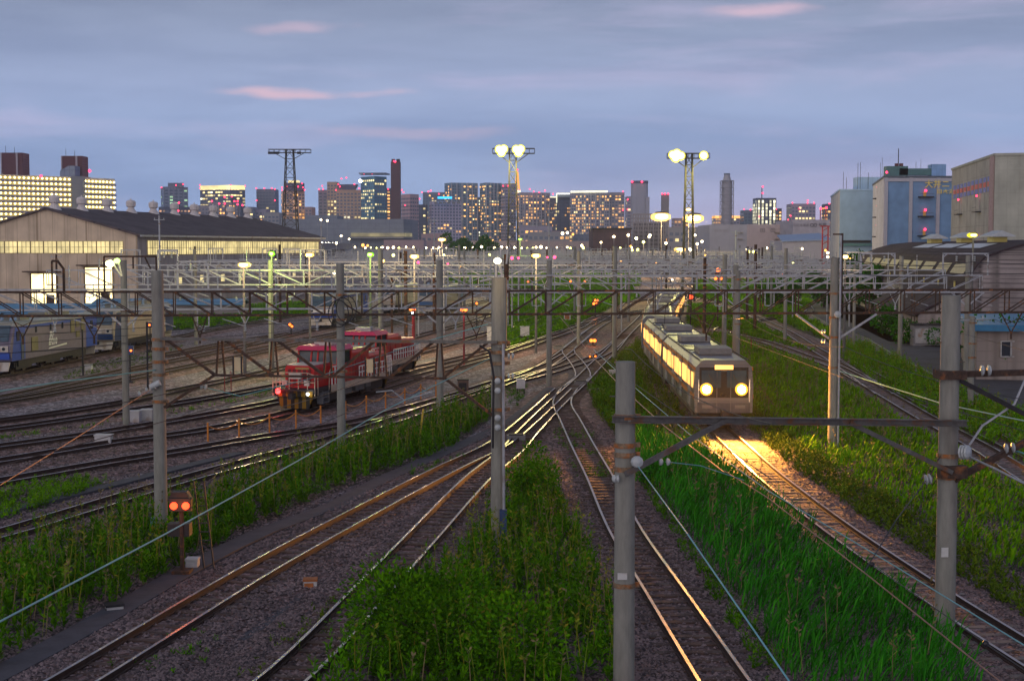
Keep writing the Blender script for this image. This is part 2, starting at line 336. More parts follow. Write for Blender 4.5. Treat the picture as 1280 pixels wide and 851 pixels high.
m_csleeper = mat('sleeper_concrete', (0.17, 0.16, 0.16), 0.9, var=0.4, scale=3)
RAILZ = 0.27; TR = {}; TI = [0]
def rail_mesh(pl, o):
    mb = MB(); l = offset_line(pl, o - 0.04); r_ = offset_line(pl, o + 0.04); l2 = offset_line(pl, o - 0.07); r2 = offset_line(pl, o + 0.07); vs = []; n = len(pl)
    for i in range(n):
        for q, z in ((l2, 0.10), (l2, 0.135), (l, 0.16), (l, RAILZ), (r_, RAILZ), (r_, 0.16), (r2, 0.135), (r2, 0.10)): vs.append((q[i].x, q[i].y, z))
    fs = []; ks = []
    for i in range(n - 1):
        for j in range(7): fs.append((i * 8 + j, i * 8 + j + 1, i * 8 + 9 + j, i * 8 + 8 + j)); ks.append(0 if j == 3 else 1)
    mb.v = vs; mb.f = fs; mb.mi = ks; return mb
def track(key, label, pxs, far=(), bed=True, sleepers=True, wood=True):
    pts = [G(*p) for p in pxs] + [Vector((x, y, 0)) for x, y in far]
    pl = spline(pts, lambda y: 1.2 if y < 90 else (3 if y < 200 else 12)); TR[key] = pl; TI[0] += 1; k = TI[0]
    t = thing('railway_track', label, 'railway track', (pl[0].x, pl[0].y, 0), 'railway tracks of the yard')
    rail_mesh(pl, -0.5335).build('rail', [m_railtop, m_railside], t); rail_mesh(pl, 0.5335).build('rail', [m_railtop, m_railside], t)
    if bed:
        mb = MB(); z = 0.086 + 0.0014 * k; rj = random.Random(k * 3 + 1); offs = (-2.0, -1.5, -1.05, -.75, -.35, 0, .35, .75, 1.05, 1.5, 2.0)
        fine = []
        for i in range(len(pl) - 1):
            q = pl[i + 1] - pl[i]; m_ = 3 if pl[i].y < 110 else 1
            fine += [pl[i] + q * (j / m_) for j in range(m_)]
        fine.append(pl[-1]); ls = [offset_line(fine, o_) for o_ in offs]; n_ = len(fine); w_ = len(offs)
        for i in range(n_):
            for j in range(w_): e_ = j in (0, w_ - 1); mb.v.append((ls[j][i].x, ls[j][i].y, 0.002 if e_ else (z + rj.uniform(-.016, .02)) * (.9 if j in (1, w_ - 2) else 1)))
        for i in range(n_ - 1):
            for j in range(w_ - 1): mb.f.append((i * w_ + j, i * w_ + j + 1, (i + 1) * w_ + j + 1, (i + 1) * w_ + j)); mb.mi.append(0)
        mb.build('ballast_bed', m_bed, t)
    if sleepers:
        mb = MB(); acc = 0.0; rr = random.Random(k)
        for i in range(len(pl) - 1):
            d = pl[i + 1] - pl[i]; L_ = d.length; an = math.atan2(d.y, d.x)
            if pl[i].y > 150: break
            while acc < L_:
                p = pl[i] + d * (acc / L_); z = 0.118 + 0.0004 * (k % 9)
                mb.box((p.x, p.y, z / 2 + 0.016 * rr.random()), (0.22, 2.0 + rr.random() * 0.15, z), an + rr.uniform(-.03, .03)); acc += 0.66
            acc -= L_
        if mb.v: tag(mb.build('sleeper_row', m_sleeper if wood else m_csleeper, t), kind='stuff')
    return t
# foreground
track('T1', 'rusty siding at bottom left, running up from the lower left corner to the points', [(-60, 955), (120, 847), (320, 723), (460, 645), (560, 592), (621, 562), (655, 536), (704, 490)])
track('T2', 'left arm of the central fork of tracks, rails shining yellow at the crossing', [(250, 945), (367, 851), (471, 742), (525, 683), (597, 605), (638, 571), (658, 548), (693, 511), (724, 482), (745, 460), (767, 438), (781, 421), (797, 405), (813, 388), (835, 370)], far=[(66, 330), (80, 450), (82, 700)])
track('T3', 'right arm of the central fork, running straight down past the foreground pole', [(960, 950), (896, 851), (836, 757), (782, 672), (750, 604), (728, 562), (712, 529), (703, 512), (704, 502), (712, 490), (730, 474)])
track('T4', 'sharply kinked turnout track above the central fork', [(712, 490), (728, 476), (727, 466), (719, 454), (710, 441), (722, 429), (738, 416), (765, 399)], sleepers=True, wood=False)
track('T5', 'yellow-lit siding sweeping from beside the dented pole up to the signal cluster', [(573, 501), (613, 489), (637, 480), (667, 468), (687, 457), (709, 441), (727, 426), (743, 413), (765, 399), (778, 389), (800, 377)], far=[(62, 330), (72, 450), (70, 700)])
track('T6', 'shallow connecting track joining the yellow-lit siding to the central fork', [(637, 481), (667, 474), (695, 466), (735, 453), (757, 443), (777, 425)], wood=False)
# left fan, nearest first
track('d', 'outermost siding along the green weed strip at left', [(-120, 705), (0, 676), (86, 650), (160, 627), (230, 606), (330, 578), (430, 550), (510, 524), (573, 501)])
track('c', 'siding with silvery glints just in front of the orange rope posts', [(-120, 627), (0, 608), (152, 581), (240, 567), (301, 556), (440, 533), (513, 514), (573, 497), (636, 476), (680, 462), (712, 445)])
track('b', 'siding carrying the nearest red diesel locomotive', [(-120, 600), (0, 582), (150, 557), (240, 545), (345, 524), (430, 502), (510, 478), (580, 458), (634, 443), (680, 427), (720, 413), (760, 396)], far=[(60, 300), (52, 450), (50, 700)])
track('a', 'siding carrying the farther red locomotive, red lamp glow on its rails', [(-120, 578), (0, 563), (154, 541), (332, 509), (430, 486), (509, 466), (560, 454), (616, 440), (660, 428), (700, 414)], far=[(30, 240), (40, 300), (42, 450), (42, 700)])
track('g', 'weed-grown siding left of the farther red locomotive', [(-120, 552), (0, 541), (132, 522), (210, 510), (328, 489), (430, 467), (520, 444), (590, 424)], far=[(5, 190), (22, 300), (30, 500), (30, 800)])
track('f', 'siding behind the white relay boxes at left', [(-120, 541), (0, 530), (152, 507), (210, 494), (328, 469), (430, 445), (530, 420), (600, 400)], far=[(2, 240), (12, 350), (18, 600), (18, 800)])
track('e2', 'yellow-lit siding in front of the blue and grey locomotive, near rails', [(-120, 521), (0, 506), (90, 490), (150, 479), (210, 466), (300, 448), (365, 434), (450, 415), (550, 392)], far=[(-10, 260), (2, 350), (8, 600), (8, 800)])
track('e1', 'yellow-lit siding in front of the blue and grey locomotive, far rails', [(-120, 517), (0, 501), (70, 486), (150, 467), (210, 455), (300, 436), (400, 412), (480, 394)], far=[(-18, 260), (-8, 350), (-4, 600), (-4, 800)])
track('L', 'siding under the blue and grey locomotive at the left edge', [(-92, 493), (14, 469), (101, 450), (190, 430), (300, 408), (400, 390)], far=[(-30, 260), (-22, 350), (-18, 700)])
track('N', 'siding under the middle blue locomotive', [(200, 447), (300, 428), (400, 413), (470, 396), (540, 379)], far=[(-8, 330), (-12, 700)], bed=False)
track('O', 'siding under the rearmost of the blue locomotives', [(300, 443), (400, 423), (500, 402), (590, 382)], far=[(5, 330), (10, 700)], bed=False)
# right
track('R1', 'main line carrying the lit passenger train through the reeds', [(1420, 915), (1252, 809), (1144, 738), (1037, 662), (960, 600), (922, 564), (879, 521), (845, 481), (832, 466), (824, 454), (821, 443), (824, 432), (832, 416), (841, 400), (848, 386), (850, 375)], far=[(48, 300), (40, 380), (44, 500), (60, 800)], wood=False)
track('R2', 'right-hand main line curving past the warehouse road, nearer rails', [(1420, 690), (1280, 600), (1230, 568), (1155, 526), (1105, 496), (1045, 462), (1000, 446), (960, 431), (900, 413)], far=[(43, 205), (52, 300), (54, 500), (70, 800)], wood=False)
track('R3', 'branch line merging into the right-hand main line from behind', [(1105, 497), (1045, 455), (1010, 434), (985, 418), (960, 406), (930, 392), (905, 381)], far=[(52, 280), (62, 400), (80, 800)])
track('R4', 'dark cess-side track in the lower right corner', [(1420, 640), (1280, 571), (1200, 530), (1120, 489), (1060, 456)])
# road on the right
m_road = mat('asphalt', (0.062, 0.064, 0.075), 0.85, var=0.25, scale=1.5, stain=(0.045, 0.045, 0.05), stain_amt=0.4, stain_scale=0.3)
def sheet(name, pxs, z, m, kind='structure'):
    mb = MB(); pts = [G(*p) for p in pxs]; bm = bmesh.new(); vs = [bm.verts.new((p.x, p.y, z)) for p in pts]; bm.faces.new(vs)
    bmesh.ops.triangulate(bm, faces=bm.faces[:]); me = bpy.data.meshes.new(name); 
    bm.normal_update(); [f.normal_flip() for f in bm.faces if f.normal.z < 0]; bm.to_mesh(me); bm.free(); me.materials.append(m)
    o = bpy.data.objects.new(name, me); COL.objects.link(o); return tag(o, kind=kind)
sheet('road', [(1010, 372), (1000, 385), (1040, 408), (1085, 424), (1120, 446), (1180, 476), (1235, 500), (1300, 530), (1500, 620), (1500, 440), (1290, 432), (1205, 438), (1150, 434), (1110, 428), (1070, 408), (1040, 392), (1032, 374)], 0.14, m_road)
mb = MB(); kp = [G(*p) for p in [(1000, 386), (1040, 409), (1085, 425), (1120, 447), (1180, 477), (1235, 501), (1300, 531), (1400, 580)]]
for a, b in zip(kp, kp[1:]): mb.bar((a.x, a.y, 0.08), (b.x, b.y, 0.08), 0.18, 0.16)
tag(mb.build('kerb', 'conc'), kind='structure')
m_conc_path = mat('cable_trough', (0.07, 0.072, 0.09), 0.9, var=0.25, scale=2)
def trough(pxs, w=0.45, z=0.11):
    pl = spline([G(*p) for p in pxs], lambda y: 2.0); a, b = offset_line(pl, -w / 2), offset_line(pl, w / 2); mb = MB()
    for i in range(len(pl) - 1):
        mb.quad((a[i].x, a[i].y, z), (b[i].x, b[i].y, z), (b[i + 1].x, b[i + 1].y, z), (a[i + 1].x, a[i + 1].y, z))
        mb.quad((a[i].x, a[i].y, 0), (a[i].x, a[i].y, z), (a[i + 1].x, a[i + 1].y, z), (a[i + 1].x, a[i + 1].y, 0)); mb.quad((b[i].x, b[i].y, z), (b[i].x, b[i].y, 0), (b[i + 1].x, b[i + 1].y, 0), (b[i + 1].x, b[i + 1].y, z))
    tag(mb.build('path', m_conc_path), kind='structure')
trough([(-30, 862), (60, 815), (150, 765), (240, 712), (330, 667), (420, 634), (470, 606), (520, 583), (600, 548), (640, 528), (690, 486)], 0.8)
trough([(-30, 652), (60, 628), (150, 606), (200, 593), (300, 568)], 0.6)
trough([(290, 800), (340, 768), (385, 742)], 0.7, .025); trough([(270, 870), (335, 803), (400, 743)], 0.16, .05)
# ---------------------------------------------------------------- vegetation
def in_poly(x, y, poly):
    ins = np.zeros(len(x), bool); n = len(poly); j = n - 1
    for i in range(n):
        xi, yi = poly[i]; xj, yj = poly[j]
        c_ = ((yi > y) != (yj > y)) & (x < (xj - xi) * (y - yi) / (yj - yi + 1e-12) + xi); ins ^= c_; j = i
    return ins
def leaves_mesh(name, C_, D, N_, L_, W_, m, parent=None, loc=None, bend=0.0):
    """leaf blades: centre base C_, direction D, side N_, length, width; diamond-ish quads (two when bend)"""
    n = len(C_); L_ = L_[:, None]; W_ = W_[:, None]; up = np.array([0, 0, 1.0])
    if bend:
        mid = C_ + D * L_ * 0.5; tip = C_ + D * L_ * 0.95 - up * L_ * bend
        V = np.stack([C_ - N_ * W_ * .35, C_ + N_ * W_ * .35, mid + N_ * W_ * .5, mid - N_ * W_ * .5, tip], 1).reshape(-1, 3); b = np.arange(n) * 5
        loops = np.stack([b, b + 1, b + 2, b + 3, b + 3, b + 2, b + 4], 1).reshape(-1); starts = np.stack([np.arange(n) * 7, np.arange(n) * 7 + 4], 1).reshape(-1); tot = np.tile([4, 3], n); vc = 5
    else:
        mid = C_ + D * L_ * 0.5; tip = C_ + D * L_
        V = np.stack([C_, mid + N_ * W_ * .5, tip, mid - N_ * W_ * .5], 1).reshape(-1, 3); loops = np.arange(n * 4); starts = np.arange(n) * 4; tot = np.full(n, 4); vc = 4
    if loc is None: loc = (0, 0, 0)
    V = V - np.array(loc)
    me = bpy.data.meshes.new(name); me.vertices.add(len(V)); me.vertices.foreach_set('co', V.astype(np.float32).ravel())
    me.loops.add(len(loops)); me.loops.foreach_set('vertex_index', loops.astype(np.int32)); me.polygons.add(len(starts))
    me.polygons.foreach_set('loop_start', starts.astype(np.int32)); me.polygons.foreach_set('loop_total', tot.astype(np.int32)); me.update(calc_edges=True)
    me.materials.append(m); o = bpy.data.objects.new(name, me); COL.objects.link(o)
    if parent is not None: o.parent = parent
    else: o.location = loc
    return o
def unit(a): return a / (np.linalg.norm(a, axis=1, keepdims=True) + 1e-9)
def leafmat(name, a, b, t=0.35):
    m = mat(name, a, 0.9, var=0.4, scale=0.6, leaf=b, spec=0.08); return m
mg1 = leafmat('weed_leaf', (0.028, 0.13, 0.001), (0.10, 0.26, 0.002)); mg2 = leafmat('reed_leaf', (0.012, 0.15, 0.006), (0.045, 0.27, 0.012))
mg3 = leafmat('bright_grass', (0.07, 0.24, 0.001), (0.16, 0.33, 0.003)); mg4 = leafmat('olive_weed', (0.05, 0.12, 0.006), (0.13, 0.20, 0.008))
mg5 = leafmat('dark_leaf', (0.008, 0.09, 0.002), (0.035, 0.17, 0.004))
mgd = mat('dry_stalk', (0.16, 0.12, 0.06), 0.8, var=0.3, leaf=(0.2, 0.17, 0.07))
def scatter(poly_w, dens, rng, lod=True, clump=0.5):
    xs = [p[0] for p in poly_w]; ys = [p[1] for p in poly_w]; A = (max(xs) - min(xs)) * (max(ys) - min(ys)); n = int(A * dens)
    x = rng.uniform(min(xs), max(xs), n); y = rng.uniform(min(ys), max(ys), n); k = in_poly(x, y, poly_w)
    x, y = x[k], y[k]
    h = np.sin(x * 1.7 + 1.3 * np.sin(y * 0.9)) * np.cos(y * 1.3 + 0.7 * np.sin(x * 2.1)) + 0.6 * np.sin(x * 4.1 + y * 3.3) * np.cos(y * 5.2 - x)
    k = rng.uniform(0, 1, len(x)) < np.clip(1 - clump * (0.5 - 0.5 * h), 0.05, 1); return x[k], y[k], h[k]
def weeds(label, pxs, hgt, per, leaves, ll, m, name='weeds', upright=0.75, clump=0.5, bend=0.0, wr=0.32, seed=1, soil=True, dry=None, step=None):
    poly = [(G(*p).x, G(*p).y) for p in pxs]; rng = np.random.default_rng(seed)
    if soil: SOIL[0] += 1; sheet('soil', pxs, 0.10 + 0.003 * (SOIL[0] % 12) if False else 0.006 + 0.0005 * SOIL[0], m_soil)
    x, y, h = scatter(poly, per, rng, clump=clump); n = len(x)
    H = hgt * (0.8 + 0.34 * h) * rng.uniform(0.6, 1.25, n)
    idx = np.repeat(np.arange(n), leaves); k = len(idx); t = rng.uniform(0.05, 1, k) ** 0.8
    az = rng.uniform(0, 2 * np.pi, k); lean = rng.normal(0, 0.10, (n, 2))
    px_ = x[idx] + lean[idx, 0] * t * H[idx] + np.cos(az) * 0.02; py_ = y[idx] + lean[idx, 1] * t * H[idx] + np.sin(az) * 0.02
    C_ = np.stack([px_, py_, t * H[idx] * 0.92], 1); tilt = rng.uniform(0.1, 1.0, k) * upright * 1.57
    D = np.stack([np.cos(az) * np.cos(tilt), np.sin(az) * np.cos(tilt), np.sin(tilt)], 1)
    N_ = unit(np.stack([-np.sin(az), np.cos(az), rng.normal(0, 0.4, k)], 1)); L_ = ll * rng.uniform(0.6, 1.3, k) * (1.15 - 0.6 * t)
    o = leaves_mesh(name, C_, D, N_, L_, L_ * wr, m, bend=bend); tag(o, label, 'plants', kind='stuff'); return o
def reeds(label, pxs, hgt, per, m, seed=3, name='reeds', blade=1.0, wid=0.035, k=3):
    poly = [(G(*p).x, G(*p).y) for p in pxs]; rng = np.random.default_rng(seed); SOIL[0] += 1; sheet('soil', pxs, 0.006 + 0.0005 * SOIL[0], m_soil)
    x, y, h = scatter(poly, per, rng, clump=0.3); n = len(x); idx = np.repeat(np.arange(n), k); q = len(idx)
    H = hgt * (0.8 + 0.2 * h) ; t = rng.uniform(0, 0.55, q); wind = 0.35
    az = rng.uniform(0, 2 * np.pi, q); tilt = rng.uniform(0.85, 1.45, q)
    C_ = np.stack([x[idx] + rng.normal(0, .06, q), y[idx] + rng.normal(0, .06, q), t * H[idx]], 1)
    D = np.stack([np.cos(az) * np.cos(tilt) + wind * 0.5, np.sin(az) * np.cos(tilt) - 0.1, np.sin(tilt)], 1); D = unit(D)
    N_ = unit(np.stack([-np.sin(az), np.cos(az), rng.normal(0, 0.3, q)], 1)); L_ = H[idx] * rng.uniform(0.4, 0.75, q) * blade
    o = leaves_mesh(name, C_, D, N_, L_, np.full(q, wid) * rng.uniform(.7, 1.4, q), m, bend=0.22); tag(o, label, 'plants', kind='stuff'); return o
SOIL = [0]
V1 = [(-40, 712), (60, 690), (150, 650), (250, 628), (340, 594), (430, 566), (520, 538), (612, 506), (618, 520), (560, 566), (470, 596), (400, 622), (330, 655), (240, 702), (150, 757), (60, 806), (-40, 856)]
weeds('tall dark green goldenrod strip between the left sidings and the lower left track', V1, 1.15, 9, 40, 0.22, mg1, seed=11, upright=0.8)
weeds('bright low grass patch under the left wires', [(-40, 622), (60, 604), (85, 598), (135, 604), (105, 618), (50, 636), (0, 652), (-40, 662)], 0.45, 28, 16, 0.15, mg3, name='grass', seed=12)
weeds('low bright grass tufts between the farther left sidings', [(-10, 545), (60, 541), (150, 527), (210, 516), (330, 490), (350, 494), (210, 521), (120, 535), (0, 552)], 0.3, 9, 12, 0.15, mg3, name='grass', seed=13, soil=False, clump=1.0)
V3 = [(652, 598), (672, 596), (692, 618), (708, 650), (735, 700), (760, 745), (772, 800), (775, 880), (400, 880), (450, 812), (520, 750), (572, 706), (612, 662), (640, 626)]
weeds('dense green weed thicket between the two arms of the fork', V3, 1.2, 10, 42, 0.22, mg1, seed=14, upright=0.8)
V4 = [(800, 545), (850, 560), (905, 590), (940, 622), (1000, 668), (1100, 742), (1190, 812), (1230, 880), (1000, 880), (960, 815), (915, 755), (880, 705), (845, 655), (815, 612), (795, 575)]
reeds('lush green reed bed in front of the lit train line', V4, 1.35, 30, mg2, seed=15)
weeds('low weeds along the foot of the reed bed', [(795, 575), (815, 612), (845, 655), (880, 705), (915, 755), (960, 815), (1000, 880), (960, 880), (905, 775), (868, 720), (832, 660), (800, 605), (780, 560)], 0.6, 14, 26, 0.16, mg1, seed=16)
weeds('olive weeds right of the fork, lit orange by the train', [(735, 490), (760, 458), (800, 425), (815, 428), (812, 445), (822, 470), (850, 515), (885, 560), (905, 590), (850, 560), (800, 548), (790, 575), (770, 545), (745, 520)], 0.75, 10, 20, 0.2, mg4, seed=17, clump=0.7)
weeds('green weeds beside the white box right of the fork', [(735, 488), (760, 470), (800, 470), (815, 520), (800, 560), (775, 548), (748, 520)], 0.8, 10, 26, 0.2, mg1, seed=18)
V5 = [(862, 425), (905, 418), (965, 440), (1010, 455), (1050, 478), (1105, 514), (1160, 548), (1230, 590), (1310, 640), (1330, 760), (1280, 728), (1180, 668), (1060, 600), (980, 545), (930, 505), (885, 462)]
reeds('wide grassy verge between the train line and the right-hand main line', V5, 0.75, 20, mg3, seed=19, name='grass', wid=0.055, k=3)
weeds('brownish dry weeds under the glare beside the right rail of the train line', [(866, 470), (895, 497), (928, 530), (990, 588), (1075, 648), (1160, 702), (1250, 758), (1380, 846), (1380, 800), (1290, 738), (1180, 668), (1060, 600), (980, 544), (930, 502), (888, 460)], .55, 26, 16, .2, mg4, seed=30, clump=.7)
V6 = [(1045, 432), (1085, 434), (1120, 452), (1180, 482), (1240, 508), (1320, 545), (1420, 600), (1420, 640), (1290, 590), (1230, 560), (1165, 522), (1110, 490), (1065, 460), (1045, 446)]
weeds('green bushes between the warehouse road and the right-hand rails', V6, 0.95, 7, 26, 0.24, mg3, seed=20, clump=0.6)
weeds('weeds at the right edge below the far rails', [(1160, 545), (1290, 618), (1400, 690), (1400, 720), (1290, 655), (1200, 600)], 0.5, 8, 16, 0.2, mg1, seed=29, clump=0.9)
weeds('green grass field in the middle of the yard between fans of tracks', [(632, 372), (700, 362), (790, 360), (800, 372), (765, 385), (735, 400), (700, 416), (668, 426), (640, 434), (632, 420)], 0.5, 3.2, 14, 0.5, mg3, name='grass', seed=21, clump=0.6)
weeds('grass on the far side of the yard behind the lattice gantries', [(560, 338), (800, 336), (800, 358), (640, 362), (560, 356)], 0.6, 0.9, 10, 0.9, mg3, name='grass', seed=22, clump=0.4)
weeds('far green verge right of the train line by the white car', [(870, 352), (1000, 350), (1015, 380), (1000, 395), (1040, 418), (1045, 432), (985, 408), (940, 392), (890, 376), (866, 372)], 0.7, 2.2, 14, 0.6, mg3, name='grass', seed=23, clump=0.4)
weeds('grass between the train line and the branch line', [(860, 380), (900, 384), (960, 412), (1020, 444), (960, 428), (900, 412), (858, 410)], 0.5, 4, 14, 0.4, mg3, name='grass', seed=24, clump=0.5)
weeds('green patch in front of the engine shed side wall', [(205, 392), (300, 384), (385, 378), (385, 394), (330, 402), (240, 412), (205, 414)], 0.5, 2.5, 12, 0.5, mg3, name='grass', seed=25, clump=0.5)
weeds('yellow-green moss and weeds under the blue locomotive lamps', [(110, 455), (190, 440), (230, 432), (200, 450), (120, 468), (70, 478)], 0.12, 6, 8, 0.16, mg4, name='grass', seed=26, soil=False)
for i, (pl_, lab) in enumerate([([(560, 500), (610, 490), (612, 500), (560, 512)], 'tufts beside the yellow-lit siding'), ([(620, 478), (660, 482), (650, 510), (622, 512)], 'tufts around the white relay box by the central pole'), ([(505, 590), (580, 570), (590, 580), (520, 600)], 'green tufts between the rails of the bottom left siding near the fork'), ([(340, 790), (440, 740), (470, 742), (400, 800), (330, 851), (300, 851)], 'sparse yellowing weeds between the lower tracks'), ([(690, 540), (740, 540), (770, 600), (715, 600)], 'dark weeds inside the right arm of the fork'), ([(130, 840), (240, 790), (300, 800), (230, 851)], 'weed tuft clinging to the bottom left rail')]):
    weeds(lab, pl_, 0.28, 10, 14, 0.14, mg1 if i != 3 else mg4, name='weeds', seed=40 + i, soil=False, clump=1.0)
def stalks(label, pxs, hgt, per, seed, m=None):
    poly = [(G(*p).x, G(*p).y) for p in pxs]; rng = np.random.default_rng(seed); x, y, h = scatter(poly, per, rng, clump=.8); n = len(x); az = rng.uniform(0, 6.28, n); H = hgt * rng.uniform(.7, 1.3, n)
    C_ = np.stack([x, y, np.zeros(n)], 1); D = unit(np.stack([np.cos(az) * .15, np.sin(az) * .15, np.ones(n)], 1)); N_ = np.tile(np.array([[1., .1, 0]]), (n, 1))
    idx = np.repeat(np.arange(n), 7); k = len(idx); C2 = C_[idx] + D[idx] * (H[idx] * rng.uniform(.72, 1.0, k))[:, None]; a2 = rng.uniform(0, 6.28, k); D2 = unit(np.stack([np.cos(a2), np.sin(a2), rng.uniform(.3, 1.2, k)], 1)); N2 = unit(np.cross(D2, rng.normal(0, 1, (k, 3))))
    o = leaves_mesh('dry_stalks', np.concatenate([C_, C2]), np.concatenate([D, D2]), np.concatenate([N_, N2]), np.concatenate([H, np.full(k, .13)]), np.concatenate([np.full(n, .022), np.full(k, .05)]), m or mgd); tag(o, label, 'plants', kind='stuff')
mgy = mat('goldenrod_head', (0.22, 0.20, 0.02), 0.9, var=0.3, leaf=(0.12, 0.22, 0.02), spec=.1)
stalks('pale seed heads standing above the left weed strip', V1, 1.35, 1.6, 71); stalks('yellow-green flower heads in the weed strip at left', V1, 1.3, 3.0, 72, mgy)
stalks('dry stems poking out of the thicket between the arms of the fork', V3, 1.4, 1.4, 73); stalks('yellow-green flower heads in the thicket between the arms of the fork', V3, 1.35, 3.0, 74, mgy)
stalks('brown plumes scattered in the reed bed', V4, 1.6, .8, 75); stalks('straw coloured stems in the wide verge', V5, .95, 1.6, 76); stalks('yellow flower heads in the bushes along the warehouse road', V6, 1.1, 1.6, 77, mgy)
def stones(n, ymin, ymax, seed):
    rng = np.random.default_rng(seed); y = 1 / rng.uniform(1 / ymax, 1 / ymin, n); x = rng.uniform(-.40, .42, n) * y
    dist = np.full(n, 9.0); 
    for k_ in ('T1', 'T2', 'T3', 'R1', 'c', 'd', 'b', 'a', 'g', 'R2'):
        q = np.array([(p.x, p.y) for p in TR[k_] if p.y < ymax + 6]); 
        if len(q) < 2: continue
        for (ax_, ay_), (bx_, by_) in zip(q[:-1], q[1:]):
            m_ = (y > min(ay_, by_) - 3) & (y < max(ay_, by_) + 3)
            if not m_.any(): continue
            dx, dy = bx_ - ax_, by_ - ay_; t_ = np.clip(((x[m_] - ax_) * dx + (y[m_] - ay_) * dy) / (dx * dx + dy * dy), 0, 1); d_ = np.hypot(x[m_] - ax_ - t_ * dx, y[m_] - ay_ - t_ * dy); dist[m_] = np.minimum(dist[m_], d_)
    keep = (np.abs(dist - .5335) > .10) & ((dist > .5) | (rng.uniform(0, 1, n) < .28)); x, y, dist = x[keep], y[keep], dist[keep]; n = len(x)
    z = np.where(dist < 1.5, .105, np.clip(.105 - (dist - 1.5) * .2, .012, .105)); s = rng.uniform(.03, .062, n) * (1 + .006 * y); a = rng.uniform(0, 6.28, n)
    base = np.array([[1, 0, 0], [0, 1, 0], [-1, 0, 0], [0, -1, 0], [0, 0, 1], [0, 0, -1.]]); V = base[None] * rng.uniform(.55, 1.15, (n, 6, 1)); V = V + rng.normal(0, .12, V.shape); V[:, :, 2] *= .7
    ca, sa = np.cos(a)[:, None], np.sin(a)[:, None]; vx = V[:, :, 0] * ca - V[:, :, 1] * sa; vy = V[:, :, 0] * sa + V[:, :, 1] * ca; V = np.stack([vx, vy, V[:, :, 2]], 2) * s[:, None, None] + np.stack([x, y, z], 1)[:, None, :]
    fb = np.array([[0, 1, 4], [1, 2, 4], [2, 3, 4], [3, 0, 4]]); fa = (np.arange(n)[:, None, None] * 6 + fb[None]).reshape(-1)
    me = bpy.data.meshes.new('ballast_stone'); me.vertices.add(n * 6); me.vertices.foreach_set('co', V.reshape(-1, 3).astype(np.float32).ravel()); me.loops.add(len(fa)); me.loops.foreach_set('vertex_index', fa.astype(np.int32)); me.polygons.add(n * 4); me.polygons.foreach_set('loop_start', (np.arange(n * 4) * 3).astype(np.int32)); me.polygons.foreach_set('loop_total', np.full(n * 4, 3, np.int32)); me.update(calc_edges=True)
    me.materials.append(mat('stone_grey', (.04, .034, .042), .85, var=.3, scale=.4, leaf=(.28, .21, .215))); o = bpy.data.objects.new('gravel', me); COL.objects.link(o); tag(o, 'loose grey and rust coloured ballast stones between the near tracks', 'gravel', kind='stuff')
stones(150000, 29, 75, 5)
# shrubs and trees: things
def shrub(label, px_, py_, w, h, n, ll, m, seed, group=None):
    c_ = G(px_, py_); rng = np.random.default_rng(seed); t = thing('shrub', label, 'shrub', c_, group)
    k = 9; cc = rng.normal(0, 1, (k, 3)) * np.array([w * 0.3, w * 0.25, h * 0.16]) + np.array([0, 0, h * 0.55]); rr = rng.uniform(0.22, 0.4, k) * w
    q = rng.integers(0, k, n); d = unit(rng.normal(0, 1, (n, 3))); r_ = rr[q] * rng.uniform(0.55, 1.05, n); C_ = cc[q] + d * r_[:, None]; C_[:, 2] = np.clip(C_[:, 2], 0.05, None)
    D = unit(d + rng.normal(0, .6, (n, 3))); N_ = unit(np.cross(D, rng.normal(0, 1, (n, 3)))); L_ = ll * rng.uniform(.6, 1.3, n)
    leaves_mesh('foliage', C_, D, N_, L_, L_ * .5, m, parent=t)
    mb = MB(); 
    for i in range(5):
        e = cc[i]; mb.tube([Vector((0, 0, 0)) + Vector(c_), Vector((e[0] * .5, e[1] * .5, e[2] * .6)) + Vector(c_), Vector(e.tolist()) + Vector(c_)], [.05, .035, .015], 5)
    mb.build('stem', mat('bark', (0.06, 0.045, 0.035), 0.9), t); return t
shrub('large rounded bush at the bottom edge left of the foreground pole', 560, 830, 3.3, 1.9, 13000, 0.12, mg1, 51)
shrub('leafy bush rising beside the base of the central pole', 664, 640, 1.5, 2.0, 2600, 0.13, mg1, 52)
shrub('small round bright bush right of the foreground pole', 810, 608, 1.1, 1.1, 1800, 0.12, mg2, 53)
shrub('dark hedge bush beside the low shed wall', 1125, 420, 4.5, 2.6, 2500, 0.35, mg5, 54)
shrub('dark bush at the corner of the low shed', 1148, 432, 3.2, 2.0, 1800, 0.3, mg5, 55)
shrub('dark tangled bush in front of the blue roofed office window', 1262, 470, 7, 2.6, 3200, 0.3, mg5, 56)
